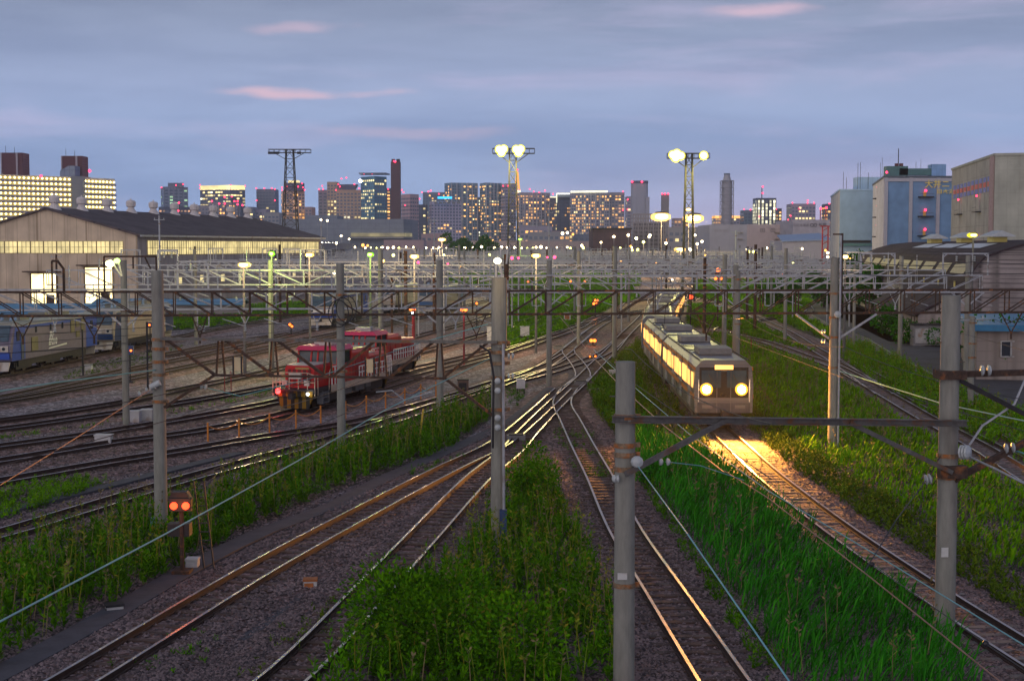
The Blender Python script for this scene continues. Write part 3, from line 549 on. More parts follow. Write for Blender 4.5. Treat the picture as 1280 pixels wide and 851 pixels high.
def tree(label, px_, py_, h, w, seed, ll=0.6, n=3500, m=None):
    c_ = G(px_, py_); rng = np.random.default_rng(seed); t = thing('broadleaf_tree', label, 'tree', c_, 'trees at the edge of the yard'); cv = Vector(c_)
    mb = MB(); mb.tube([cv, cv + Vector((.1, 0, h * .3)), cv + Vector((-.1, .1, h * .62))], [w * .04, w * .03, w * .015], 8)
    k = 14; az = rng.uniform(0, 6.28, k); rad = rng.uniform(.1, .42, k) * w; cz = rng.uniform(.35, .9, k) * h; cc = np.stack([np.cos(az) * rad, np.sin(az) * rad, cz], 1); rr = rng.uniform(.14, .24, k) * w
    for i in range(k): mb.tube([cv + Vector((0, 0, min(cz[i], h * .55) * .6)), cv + Vector(cc[i].tolist())], [w * .014, w * .004], 5)
    mb.build('trunk', mat('bark', (0.06, 0.045, 0.035), 0.9), t)
    q = rng.integers(0, k, n); d = unit(rng.normal(0, 1, (n, 3))); C_ = cc[q] + d * (rr[q] * rng.uniform(.4, 1.1, n))[:, None]
    D = unit(d + rng.normal(0, .7, (n, 3))); N_ = unit(np.cross(D, rng.normal(0, 1, (n, 3)))); L_ = ll * rng.uniform(.6, 1.3, n)
    leaves_mesh('crown', C_, D, N_, L_, L_ * .5, m or mg5, parent=t)
for i, (a, b, h, w, l) in enumerate([(1030, 385, 5.5, 5, 'dark tree at the bend of the warehouse road'), (1062, 388, 7, 7, 'dark tree left of the low shed roof'), (1090, 392, 6.5, 6, 'dark tree touching the low shed eaves'), (1012, 372, 5, 5, 'small dark tree behind the bend of the road'),
    (975, 385, 3.5, 6, 'wide low dark bushy tree beside the branch line'), (1078, 372, 8, 7, 'tallest dark tree behind the low shed')]): tree(l, a, b, h, w, 60 + i)
# ---------------------------------------------------------------- haze: pale air round the scene, the sky outside it
hz = bpy.data.materials.new('haze_air'); hz.use_nodes = True; ht = hz.node_tree; ht.nodes.clear()
ho = ht.nodes.new('ShaderNodeOutputMaterial'); hv = ht.nodes.new('ShaderNodeVolumePrincipled'); hv.inputs['Density'].default_value = HAZE
hv.inputs['Color'].default_value = (0.80, 0.88, 1.0, 1); hv.inputs['Anisotropy'].default_value = 0.3; ht.links.new(hv.outputs[0], ho.inputs['Volume'])
if HAZE > 0:
    mb = MB(); mb.box((0, 1450, 74), (3600, 3100, 150)); h_ = mb.build('haze', hz, loc=(0, 1450, -1)); h_['kind'] = 'stuff'
# ---------------------------------------------------------------- overhead line gantries
def post(mb, x, y, h, r=0.21, n=14): mb.tube([(x, y, -0.2), (x, y, h)], [r * 1.06, r * 0.94], n)
def insulator(mb, p, ax, n=3, r=0.13, s=0.13):
    r *= .82
    p, ax = Vector(p), Vector(ax).normalized()
    for i in range(n):
        c_ = p + ax * (s * i); mb.lathe(c_, [(0.03, -0.04), (r, -0.02), (r * 0.9, 0.015), (0.05, 0.04), (0.03, 0.05)], 10, axis=ax)
def truss(parent, A, B, zt, dep, wid, n, m, tt=0.085, web=0.055, diag_flip=0.5, xbrace=False):
    A, B = Vector((A[0], A[1], 0)), Vector((B[0], B[1], 0)); d = (B - A); L_ = d.length; u = d / L_; w = Vector((-u.y, u.x, 0)) * wid / 2
    ch = MB()
    for s in (-1, 1):
        for z in (zt, zt - dep): ch.bar(A + w * s + Vector((0, 0, z)), B + w * s + Vector((0, 0, z)), tt, tt)
    ch.build('chord', m, parent); wb = MB()
    for i in range(n + 1):
        p = A + d * (i / n)
        for s in (-1, 1):
            q = p + w * s; wb.bar(q + Vector((0, 0, zt - dep)), q + Vector((0, 0, zt)), web, web)
            if i < n:
                q2 = A + d * ((i + 1) / n) + w * s; dn = (i / n) < diag_flip
                wb.bar(q + Vector((0, 0, zt if dn else zt - dep)), q2 + Vector((0, 0, zt - dep if dn else zt)), web, web)
                if xbrace: wb.bar(q + Vector((0, 0, zt - dep if dn else zt)), q2 + Vector((0, 0, zt if dn else zt - dep)), web * .8, web * .8)
        wb.bar(p - w + Vector((0, 0, zt)), p + w + Vector((0, 0, zt)), web, web); wb.bar(p - w + Vector((0, 0, zt - dep)), p + w + Vector((0, 0, zt - dep)), web, web)
    wb.build('lattice', m, parent)
def bands(parent, x, y, zs, r, m='band', h=0.1):
    for z in zs:
        mb = MB(); mb.lathe((x, y, z), [(r + .004, 0), (r + 0.022, 0), (r + 0.022, h), (r + .004, h)], 16); mb.box((x + r + .05, y, z + h / 2), (0.1, 0.06, h)); mb.build('clamp_band', m, parent)
def up_frame(mb, x, y, z, w, h, t=0.09):
    mb.bar((x - w / 2, y, z), (x - w / 2, y, z + h), t); mb.bar((x + w / 2, y, z), (x + w / 2, y, z + h), t); mb.bar((x - w / 2 - t / 2, y, z + h), (x + w / 2 + t / 2, y, z + h), t)
    mb.bar((x - w / 2, y, z + h - .25), (x - w / 2 + .3, y, z + h), t * .7); mb.bar((x + w / 2, y, z + h - .25), (x + w / 2 - .3, y, z + h), t * .7)
def vdrop(mb, x, y, z, w, d, t=0.05, xb=True):
    mb.bar((x - w / 2, y, z), (x, y, z - d), t); mb.bar((x + w / 2, y, z), (x, y, z - d), t); mb.bar((x, y, z - d + .05), (x, y, z - d - .3), t * 1.6)
    if xb: mb.bar((x - w * .33, y + .01, z - d * .3), (x + w * .22, y + .01, z - d * .55), t * .6); mb.bar((x + w * .33, y - .01, z - d * .3), (x - w * .22, y - .01, z - d * .55), t * .6)
def line(A, B, px_):   # world point on the segment A-B (plan) seen at image column px_
    k = (px_ - 640) / F; f_ = 1.0
    # x / depth with depth measured along the view axis; near enough for a level row
    best = None
    for i in range(201):
        t = i / 200; x = A[0] + (B[0] - A[0]) * t; y = A[1] + (B[1] - A[1]) * t
        e = abs(x - k * y)
        if best is None or e < best[0]: best = (e, x, y)
    return best[1], best[2]
# --- nearest: channel beam between two big posts
g = G(1180, 812); pA = P(778, 851, 29.4); xA, yA = pA.x, 29.4; xB, yB = g.x, g.y
t = thing('catenary_gantry', 'nearest gantry, plain channel beam between the two big foreground posts at lower right', 'gantry', (xA, yA, 0), 'overhead line gantries')
mb = MB(); post(mb, xA + .03, yA, CAM_H - 144 / F * 29.4, .215, 20); mb.build('post', 'conc', t, smooth=False)
mb = MB(); post(mb, xB, yB, CAM_H - 61 / F * yB, .225, 20); mb.build('post', 'conc', t)
zc = 5.72; b0, b1 = Vector((xA - .25, yA - .3, 5.86)), Vector((xB + .3, yB - .32, 5.37)); mb = MB()
mb.bar(b0, b1, .05, .12); mb.bar(b0 + Vector((0, -.06, .065)), b1 + Vector((0, -.06, .065)), .14, .02); mb.bar(b0 + Vector((0, -.06, -.065)), b1 + Vector((0, -.06, -.065)), .14, .02); mb.build('channel_beam', 'oldsteel', t)
mb = MB(); e = b0.lerp(b1, .29); a = Vector((xA, yA - .3, CAM_H - 282 / F * yA)); mb.bar(a, e, .09, .04); mb.bar(a + Vector((0, -.07, -.02)), e + Vector((0, -.07, -.02)), .03, .12); mb.build('brace', 'oldsteel', t)
mb = MB(); e = b0.lerp(b1, .645); a = Vector((xB, yB - .3, CAM_H - 280 / F * yB)); mb.bar(a, e, .07, .04); mb.bar(a + Vector((0, -.07, -.02)), e + Vector((0, -.07, -.02)), .03, .1); mb.build('brace', 'oldsteel', t)
bands(t, xA + .03, yA, [CAM_H - q / F * yA for q in (216, 252, 264, 282, 430)], .216); bands(t, xB, yB, [CAM_H - q / F * yB for q in (265, 292)], .226)
for (px__, py__, Yq_, w__, h__) in ((1181, 690, yB, .16, .22), (778, 720, yA, .2, .14)):
    mb = MB(); c__ = P(px__, py__, Yq_ - .26); mb.box(c__, (w__, .02, h__)); mb.build('number_plate', mat('plate_white', (.55, .56, .55), .5, var=.15, stain=(.3, .2, .12), stain_amt=.3), t)
for xx_, yy_, hh_ in ((xA + .03, yA, 6.9), (xB, yB, 8.0)):
    for k_ in range(int(hh_ / .45)):
        if k_ > 4: mb = MB(); s_ = 1 if k_ % 2 else -1; mb.tube([(xx_ + s_ * .2, yy_ - .05, k_ * .45), (xx_ + s_ * .33, yy_ - .05, k_ * .45)], .012, 5); mb.build('step_bolt', 'oldsteel', t)
# rusty collar and arms going off to the right
mb = MB(); z = CAM_H - 160 / F * yB; mb.box((xB, yB - .02, z), (.62, .56, .2)); mb.build('rusty_collar', 'rust', t)
mb = MB(); mb.bar((xB + .2, yB, z), (xB + 3.4, yB + .4, z + .05), .14, .14); mb.build('side_arm', 'rust', t)
mb = MB(); mb.bar((xB + .2, yB, z - .12), (xB + 3.4, yB + .4, z - 1.75), .10, .10); mb.build('side_arm', 'dark', t)
z3 = CAM_H - 284 / F * yB; mb = MB(); mb.bar((xB + .1, yB - .15, z3 - .15), (xB + 3.4, yB + .4, z3 + 1.45), .13, .13); mb.build('side_arm', 'rust', t)
mb = MB(); mb.box((xB + .05, yB - .2, z3 + .05), (.62, .3, .28)); mb.build('rusty_collar', 'rust', t)
def ins_part(parent, p, ax, n=3, r=.13, s=.13):
    mb = MB(); insulator(mb, p, ax, n, r, s); return mb.build('insulator', 'porcelain', parent, smooth=False)
ins_part(t, P(1228, 463, yB), (1, 0, 0), 2, .16, .16); ins_part(t, P(1258, 560, yB), (1, 0, .1), 2, .15, .16)
ins_part(t, P(1203, 565, yB - .5), (1, -1, .1), 3, .21, .07); ins_part(t, P(1158, 599, yB - .5), (1, 0, .2), 2, .15, .08)
ins_part(t, P(796, 577, yA - .45), (0.2, -1, .1), 2, .15, .08); ins_part(t, P(772, 598, yA - .3), (-1, 0, 0), 2, .10, .07); ins_part(t, P(826, 577, yA), (1, 0, 0), 2, .1, .15)
# --- second: lattice beam between the two mid poles
g = G(202, 676); xA, yA = g.x, g.y; g = G(622, 690); xB, yB = g.x, g.y
t = thing('catenary_gantry', 'rusty lattice gantry crossing in front of the red locomotives, between the left and central poles', 'gantry', (xA, yA, 0), 'overhead line gantries')
mb = MB(); post(mb, xA, yA, CAM_H - 30 / F * yA, .2, 18); mb.build('post', 'conc', t)
mb = MB(); post(mb, xB + .0, yB, CAM_H - 330 / F * yB + .0, .2, 18); mb.tube([(xB + .05, yB, CAM_H - 126 / F * yB), (xB + .05, yB, CAM_H - 39 / F * yB)], .235, 18); mb.build('post', 'conc', t)
mb = MB(); mb.lathe((xB, yB, CAM_H - 330 / F * yB), [(.21, 0), (.2, 2.0), (.19, 5.3)], 16); mb.build('post_sleeve', 'conc', t)
zt = 6.50; zb = 5.38
def lp(px_, zz): x, y = line((xA, yA), (xB, yB), px_); return Vector((x, y - .3, zz))
mb = MB(); mb.bar(lp(203, zt), lp(622, zt), .12, .09); mb.build('chord', 'oldsteel', t)
mb = MB(); mb.bar(lp(269, zb), lp(555, zb), .09, .07); mb.build('chord', 'rust', t)
mb = MB()
for q in (275, 343, 410, 478, 549):
    for dx in (-.13, .13): mb.bar(lp(q, zb) + Vector((dx, .2, 0)), lp(q, zt) + Vector((dx * .4, .2, 0)), .075, .06)
for a, za, b, zb_ in ((208, zt, 270, zb), (281, zt, 342, zb), (347, zt, 408, zb), (417, zb, 470, zt), (486, zb, 542, zt), (553, zb, 610, zt), (205, zb - 1.05, 269, zb), (555, zb, 618, zb - 1.15)): mb.bar(lp(a, za) + Vector((0, .1, 0)), lp(b, zb_) + Vector((0, .1, 0)), .1, .08)
mb.build('lattice', 'rust', t)
for q in (299, 463):
    mb = MB(); p = lp(q, zb + .35); mb.box((p.x, p.y, p.z), (.02 + .17, .03, .42)); mb.k = 1
    for s in (-1, 1): mb.box((p.x + s * .13, p.y, p.z - .05), (.05, .06, .62))
    mb.build('number_board', [mat('cream_board', (.55, .45, .28), .6, var=.1), 'dark'], t)
bands(t, xA, yA, [CAM_H - q / F * yA for q in (118, 146, 162, 196, 130)], .2); bands(t, xB + .05, yB, [CAM_H - q / F * yB for q in (122, 134, 148, 166, 206)], .24)
for q in (137, 162): ins_part(t, P(636, 308 + q, yB - .2), (1, 0, .1), 2, .12, .12)
for q in (168, 180, 214, 226): ins_part(t, P(622, 308 + q, yB - .45), (0, -1, 0), 2, .12, .07)
ins_part(t, P(193, 483, yA - .3), (-1, 0, -.5), 3, .13, .26); ins_part(t, P(252, 483, yA - .3), (1, 0, -.1), 2, .12, .13)
mb = MB(); mb.tube([P(200, 478, yA - .3), P(188, 484, yA - .3)], .1, 10); mb.build('guy_fitting', 'porcelain', t)
mb = MB(); mb.tube([P(629, 430, yB - .25), P(630, 690, yB - .25)], .045, 8); mb.build('conduit', 'steel', t)
mb = MB(); mb.tube([P(600, 432, yB - .2), P(612, 440, yB - .4), P(617, 470, yB - .4), P(616, 560, yB - .4)], .035, 6); mb.build('conduit', 'dark', t)
mb = MB(); mb.box(P(629, 655, yB - .3), (.22, .2, .9)); mb.build('switch_box', mat('blue_box', (.03, .06, .16), .5, var=.2), t)
mb = MB(); mb.box(P(192, 657, yA), (.16, .2, .55)); mb.build('switch_box', mat('teal_box', (.12, .25, .27), .5, var=.2), t)
# --- third: long dark rusty lattice beam across the whole picture
pa = G(427, 571); pb = G(1040, 563)
t = thing('catenary_gantry', 'long rust-brown lattice gantry spanning the whole picture in front of the grey ones', 'gantry', (pa.x, pa.y, 0), 'overhead line gantries')
A = (P(-70, 365, 63).x, 63.0); B = (P(1345, 368, 67).x, 67.0); truss(t, A, B, 7.37, 1.06, .5, 31, 'rust', .085, .048, .33)
for (p, tp, r) in ((pa, 329, .185), (pb, 322, .2)):
    mb = MB(); post(mb, p.x, p.y, CAM_H - (tp - 308) / F * p.y, r, 16); mb.build('post', 'conc', t); bands(t, p.x, p.y, [7.2, 6.1, 5.2, 3.8], r)
def l3(q): return line(A, B, q)
for q, w in ((25, 1.0), (113, 1.0), (250, .7), (598, .9), (880, .9), (1267, 1.0)):
    mb = MB(); x, y = l3(q); vdrop(mb, x, y, 6.3, w, .95); mb.build('drop_bracket', 'rust', t)
x, y = pb.x, pb.y; mb = MB(); mb.bar((x - 1.75, y, 6.3), (x - .1, y, 5.1), .09); mb.build('knee_brace', 'steel', t); mb = MB(); mb.bar((x + 1.95, y, 6.3), (x + .1, y, 5.1), .09); mb.build('knee_brace', 'steel', t)
mb = MB(); mb.tube([(x + .22, y - .2, 0), (x + .22, y - .2, 9.9)], .05, 8); mb.build('conduit', 'steel', t)
mb = MB(); mb.tube([(x + .32, y, 6.4), (x + .32, y, 10.0)], .06, 8); mb.bar((x - .1, y, 9.95), (x + .35, y, 9.95), .07); mb.build('riser', 'rust', t)
x, y = l3(100); mb = MB(); mb.bar((l3(62)[0], y, 7.4), (l3(62)[0], y, 8.75), .07); mb.tube([(l3(62)[0], y, 8.75), (l3(75)[0], y, 8.75), (l3(82)[0], y, 8.4), (l3(82)[0], y, 7.4)], .06, 6)
x0, x1 = l3(129)[0], l3(201)[0]; mb.bar((x0, y, 7.4), (x0, y, 8.95), .07); mb.bar((x1, y, 7.4), (x1, y, 8.95), .07); mb.bar((x0, y, 8.95), (x1, y, 8.95), .08)
mb.bar((l3(165)[0], y, 8.95), (l3(170)[0], y, 8.4), .06); mb.bar((l3(185)[0], y, 8.95), (l3(190)[0], y, 8.4), .06); mb.build('riser', 'rust', t)
for q in (347, 346, 285, 287, 1031, 1031): pass
ins_part(t, P(1031, 414, pb.y - .3), (-1, 0, 0), 2, .12, .12); ins_part(t, P(1031, 426, pb.y - .3), (-1, 0, 0), 2, .12, .12); ins_part(t, P(1047, 393, pb.y - .3), (0, -1, 0), 2, .2, .06)
mb = MB()
for k in range(3): 
    c_ = P(423 + k * 5, 392 - k * 3, pa.y - .35); mb.tube([c_ + Vector((math.cos(a_) * .45, -.02 * k, math.sin(a_) * .6)) for a_ in [i * .45 for i in range(15)]], .025, 5, False)
mb.build('cable_loop', 'dark', t)
# --- grey rows behind
def row(label, Y, xl, xr, posts, zt=7.55, dep=1.1, m='steel', tilt=0.0, knees=(), ups=(), post_h=8.7, pr=.19, n=None, drops=6, seed=0, tt=.08, web=.05, conc=True):
    rr = random.Random(seed + int(Y)); A = ((xl - 640) / F * Y, Y - tilt / 2); B = ((xr - 640) / F * Y, Y + tilt / 2)
    L_ = B[0] - A[0]; t = thing('catenary_gantry', label, 'gantry', ((A[0] + B[0]) / 2, Y, 0), 'overhead line gantries')
    truss(t, A, B, zt, dep, .5, n or max(6, int(L_ / 2.3)), m, tt, web, .5, xbrace=False)
    def at(q): return line(A, B, q)
    for q in posts:
        x, y = at(q); h = post_h + rr.uniform(-.4, .9); mb = MB(); post(mb, x, y, h, pr, 10); mb.build('post', 'conc' if Y < 125 or (rr.random() < .7 and conc) else 'rust', t)
        if Y < 200: bands(t, x, y, [zt - .1, zt - dep - .1], pr)
        mb = MB(); mb.bar((x - 1.1, y, zt - dep), (x, y, zt - dep - .95), .09); mb.bar((x + 1.1, y, zt - dep), (x, y, zt - dep - .95), .09); mb.build('knee_brace', 'steel', t)
    mb = MB(); mi = MB(); near = Y < 240
    def flush():
        nonlocal mb, mi
        if near:
            if mb.v: mb.build('support_frame', m, t)
            if mi.v: mi.build('insulator', 'porcelain', t)
            mb = MB(); mi = MB()
    for q, w in ups:
        x, y = at(q); up_frame(mb, x, y, zt, w, 1.45)
        for s in (-.25, .25): insulator(mi, (x + s * w * .8, y, zt + 1.25), (0, 0, -1), 3, .1, .13)
        flush()
    for k in range(drops):
        tq = (k + rr.uniform(.2, .8)) / drops; x = A[0] + L_ * tq; y = A[1] + (B[1] - A[1]) * tq; z0 = zt - dep; kind = rr.random()
        if kind < .45:
            mb.bar((x - .3, y, z0), (x - .3, y, z0 - .9), .06); mb.bar((x + .3, y, z0), (x + .3, y, z0 - .9), .06); mb.bar((x - .3, y, z0 - .9), (x + .3, y, z0 - .9), .06)
        elif kind < .8: vdrop(mb, x, y, z0, .8, .8, .05, False)
        mb.bar((x + .8, y, zt), (x + .8, y, zt + rr.uniform(.6, 1.6)), .06)
        insulator(mi, (x + .8, y, zt + .6), (0, 0, -1), 3, .09, .12); insulator(mi, (x, y, z0 - 1.0), (0, 0, -1), 2, .11, .13)
        mb.bar((x + 1.0, y - .02, z0 - .5), (x + 2.2, y - .02, z0 - .9), .04); flush()
    if mb.v: tag(mb.build('support_frame', m, t), kind='stuff'); tag(mi.build('insulator', 'porcelain', t), kind='stuff')
    return t
row('grey lattice gantry whose white V braces meet the left pole and the mid-field pole', 75, -60, 612, [156, 551], 7.15, 1.05, post_h=8.5, pr=.18, drops=8, ups=((240, 1.6),), tilt=3, web=.045)
row('pale grey lattice gantry with goalpost frames ending in front of the dark warehouse roof', 95, 560, 1226, [688, 920, 1210], 7.47, 1.12, post_h=7.9, pr=.18, ups=((1206, 3.0), (1097, 2.3)), drops=9, tt=.09)
row('grey lattice gantry in front of the engine shed side wall', 108, 60, 700, [338, 475], 7.6, 1.1, post_h=8.6, pr=.2, drops=9, ups=((210, 1.5),))
row('grey lattice gantry on posts beside the train line and the warehouse road', 118, 690, 1180, [768, 905, 1125], 7.45, 1.1, post_h=8.9, ups=((1072, 2.2),), drops=8)
NTH = ['fifth', 'sixth', 'seventh', 'eighth', 'ninth', 'tenth', 'eleventh', 'twelfth', 'thirteenth', 'fourteenth', 'fifteenth', 'sixteenth', 'seventeenth', 'eighteenth']
for i, (Y, xl, xr) in enumerate([(136, 150, 1090), (155, 230, 1075), (176, 250, 1050), (200, 275, 1020), (228, 300, 1045), (260, 330, 1010), (300, 340, 1000), (345, 410, 1000), (400, 420, 990), (460, 420, 985), (530, 430, 980), (610, 440, 970), (700, 450, 965), (800, 460, 960)]):
    rr = random.Random(i * 7 + 3); npst = max(3, int((xr - xl) / F * Y / 17)); ps = [xl + (xr - xl) * (k + .5 + rr.uniform(-.2, .2)) / npst for k in range(npst)]
    row('grey lattice gantry across the yard, %s row counted back from the bridge' % NTH[i], Y, xl, xr, ps, 7.5 + rr.uniform(-.2, .3), 1.1, post_h=8.8, pr=.17, drops=int(12 + 4 * i) if i < 8 else 30,
        ups=[(xl + (xr - xl) * rr.random(), 1.8) for _ in range(5)], seed=i, conc=(i % 3 != 1), web=.06 + .00015 * Y, tt=.09 + .0002 * Y)
# separate poles
def lone(label, px_, py_, top, r, extra=None, m='conc'):
    c_ = G(px_, py_); t = thing('line_pole', label, 'pole', c_, 'separate line poles'); mb = MB(); h = CAM_H - (top - 308) / F * c_.y; post(mb, c_.x, c_.y, h, r, 12); mb.build('shaft', m, t)
    bands(t, c_.x, c_.y, [h * .55, h * .7, h * .92], r); mb = MB(); mb.bar((c_.x - .7, c_.y, h * .96), (c_.x + .7, c_.y, h * .96), .08); mb.build('cross_arm', 'steel', t)
    mi = MB(); [insulator(mi, (c_.x + s, c_.y, h * .96 + .1), (0, 0, 1), 2, .08, .1) for s in (-.6, .6)]; mi.build('insulator', 'porcelain', t); return t
lone('slim dark pole just left of the two-lamp ground signals behind the red locomotive', 490, 424, 345, .12, m='rust')
lone('concrete pole right of the train line with a small white plate low on it', 921, 488, 338, .17)
lone('brown pole close beside the train line under the red signal', 880, 448, 322, .14, m='rust')
lone('thin concrete pole at the edge of the warehouse road, left of the low shed', 1067, 436, 330, .14)
lone('concrete pole standing in the bushes before the blue roofed office', 1213, 512, 395, .17)
lone('brown wooden pole in front of the engine shed side wall', 245, 404, 308, .13, m='rust')
lone('tall brown pole rising before the shed doors at left', 72, 402, 318, .13, m='rust')
lone('pale pole in front of the shed roof corner at left', 201, 398, 270, .12, m='steel')
lone('pale pole rising between the condominium towers in the middle', 686, 372, 262, .12, m='steel')
lone('pale steel pole in front of the long pink warehouse', 919, 376, 288, .14, m='steel')
lone('slim steel pole beside the hotel with the blue roof sign', 543, 372, 272, .1, m='steel')
lone('steel pole right of the engine shed end wall', 402, 372, 277, .1, m='steel')
# ---------------------------------------------------------------- left engine shed
def face_quads(mb, o, ax, up, rects, off, nrm, k=0):
    for a0, b0, a1, b1 in rects:
        mb.quad(*[Vector(o) + Vector(ax) * a + Vector(up) * b + Vector(nrm) * off for a, b in ((a0, b0), (a1, b0), (a1, b1), (a0, b1))], k=k)
UP = Vector((0, 0, 1))
def litmat(name, col, s, var=.35, scale=.5):
    if name in MATS: return MATS[name]
    m = bpy.data.materials.new(name); m.use_nodes = True; nt = m.node_tree; b = nt.nodes['Principled BSDF']; L = nt.links.new
    tcn = nt.nodes.new('ShaderNodeTexCoord'); n = nt.nodes.new('ShaderNodeTexNoise'); n.inputs['Scale'].default_value = scale; n.inputs['Detail'].default_value = 3; L(tcn.outputs['Object'], n.inputs['Vector'])
    r = nt.nodes.new('ShaderNodeMapRange'); r.inputs[1].default_value = .35; r.inputs[2].default_value = .65; r.inputs[3].default_value = s * (1 - var); r.inputs[4].default_value = s * (1 + var); L(n.outputs[0], r.inputs[0]); L(r.outputs[0], b.inputs['Emission Strength'])
    if scale < .1:
        g_ = nt.nodes.new('ShaderNodeNewGeometry'); rp = nt.nodes.new('ShaderNodeMapRange'); rp.inputs[3].default_value = .25; rp.inputs[4].default_value = 1.7; L(g_.outputs['Random Per Island'], rp.inputs[0])
        mm = nt.nodes.new('ShaderNodeMath'); mm.operation = 'MULTIPLY'; L(r.outputs[0], mm.inputs[0]); L(rp.outputs[0], mm.inputs[1]); L(mm.outputs[0], b.inputs['Emission Strength'])
    b.inputs['Emission Color'].default_value = (*col, 1); b.inputs['Base Color'].default_value = (.3, .28, .2, 1); m.cycles.emission_sampling = 'NONE'; MATS[name] = m; return m
c0 = Vector((-57.0, 217, 0)); dl = Vector((18, 74, 0)).normalized(); dg = Vector((-dl.y, dl.x, 0)); LEN = 76.0; HW = 15.3; EZ = 11.1; RZ = 15.1
t = thing('engine_shed', 'wide cream engine shed with low dark gable roof and yellow-lit window band at left', 'shed', c0)
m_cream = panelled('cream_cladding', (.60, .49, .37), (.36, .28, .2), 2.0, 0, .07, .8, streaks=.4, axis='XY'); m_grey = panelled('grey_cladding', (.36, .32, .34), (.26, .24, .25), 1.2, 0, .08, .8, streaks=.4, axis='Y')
m_roofd = panelled('dark_roof', (.10, .078, .085), (.05, .042, .055), 1.0, 0, .1, .7, var=.3, axis='Y')
mb = MB(); prof = [(0, 0), (2 * HW, 0), (2 * HW, EZ), (HW, RZ), (0, EZ)]
V = [c0 + dg * a + UP * b for a, b in prof]; W = [v + dl * LEN for v in V]; n = 5
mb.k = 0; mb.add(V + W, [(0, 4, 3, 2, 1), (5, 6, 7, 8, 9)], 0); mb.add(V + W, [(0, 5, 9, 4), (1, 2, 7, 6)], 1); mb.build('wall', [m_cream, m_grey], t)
mb = MB(); th = .3
for a0, z0, a1, z1 in ((-.8, EZ - .2, HW, RZ), (HW, RZ, 2 * HW + .8, EZ - .2)):
    q = [c0 - dl * .6 + dg * a0 + UP * z0, c0 - dl * .6 + dg * a1 + UP * z1]; q2 = [p + dl * (LEN + 1.2) for p in q]
    mb.add([q[0], q[1], q2[1], q2[0]] + [p + UP * th for p in (q[0], q[1], q2[1], q2[0])], [(0, 3, 2, 1), (4, 5, 6, 7), (0, 1, 5, 4), (1, 2, 6, 5), (2, 3, 7, 6), (3, 0, 4, 7)])
mb.build('roof', m_roofd, t)
mb = MB(); mb.bar(c0 - dg * .86 + UP * (EZ - .1) - dl * .6, c0 - dg * .86 + UP * (EZ - .1) + dl * (LEN + .5), .25, .3); mb.build('gutter', 'steel', t)
m_win = litmat('shed_window_light', (1.0, .80, .34), .72); m_door = litmat('shed_door_light', (1.0, .80, .38), 3.2, .5, .35); m_mull = mat('window_bar', (.2, .17, .1), .6, var=.1)
def band(o, ax, nrm, a0, a1, z0, z1, w, gap, m, cols=3, rows=2):
    a = a0
    while a + w <= a1 + .01:
        mb = MB(); face_quads(mb, o, ax, UP, [(a, z0, a + w, z1)], .05, nrm); wd = mb.build('window', m, t)
        mb = MB()
        for i in range(cols + 1): p = Vector(o) + ax * (a + w * i / cols) + nrm * .09; mb.bar(p + UP * z0, p + UP * z1, .06)
        for j in range(rows + 1): z = z0 + (z1 - z0) * j / rows; mb.bar(Vector(o) + ax * a + UP * z + nrm * .09, Vector(o) + ax * (a + w) + UP * z + nrm * .09, .06)
        mb.build('glazing_bar', m_mull, wd); a += w + gap
nf = -dl; band(c0, dg, nf, 2.4, 30, 8.35, 10.2, 2.15, .12, m_win)
ns = -dg; band(c0, dl, ns, 3.0, 75, 8.1, 10.3, 6.4, .12, m_win, 8, 2)
for a0, w, z1 in ((4.3, 4.6, 6.2), (13.8, 4.4, 5.2)):
    mb = MB(); face_quads(mb, c0, dg, UP, [(a0, .1, a0 + w, z1)], .06, nf); d_ = mb.build('door', m_door, t)
    mb = MB(); o = c0 + nf * .15
    for a in (a0 - .1, a0 + w * .5, a0 + w + .1): mb.bar(o + dg * a, o + dg * a + UP * z1, .16)
    for z in (z1 * .45, z1): mb.bar(o + dg * (a0 - .1) + UP * z, o + dg * (a0 + w + .1) + UP * z, .12)
    mb.box(o + dg * (a0 + w * .25) + UP * (z1 * .2), (w * .3, .3, z1 * .35), math.atan2(dg.y, dg.x)); mb.build('door_frame', 'rust', d_)
    mb = MB(); mb.bar(o + nf * .6 + dg * (a0 - .8) + UP * (z1 + .3), o + nf * .6 + dg * (a0 + w + .8) + UP * (z1 + .3), 1.3, .18); mb.build('canopy', 'rust', d_)
for i in range(9):
    mb = MB(); a = 5 + i * 8.0; face_quads(mb, c0, dl, UP, [(a, 3.4, a + 1.4, 4.6)], .05, ns); mb.build('window', m_win, t)
for i in range(10):
    p = c0 + dg * (HW - .4) + dl * (1.5 + i * 8.0) + UP * (RZ - .1); mb = MB()
    mb.lathe(p, [(1.15, 0), (.55, .9), (.55, 1.1), (.8, 1.25), (.85, 2.0), (.6, 2.25), (.12, 2.35), (.1, 2.6)], 14); mb.build('roof_vent', mat('vent_white', (.62, .58, .58), .5, var=.12), t, smooth=False)
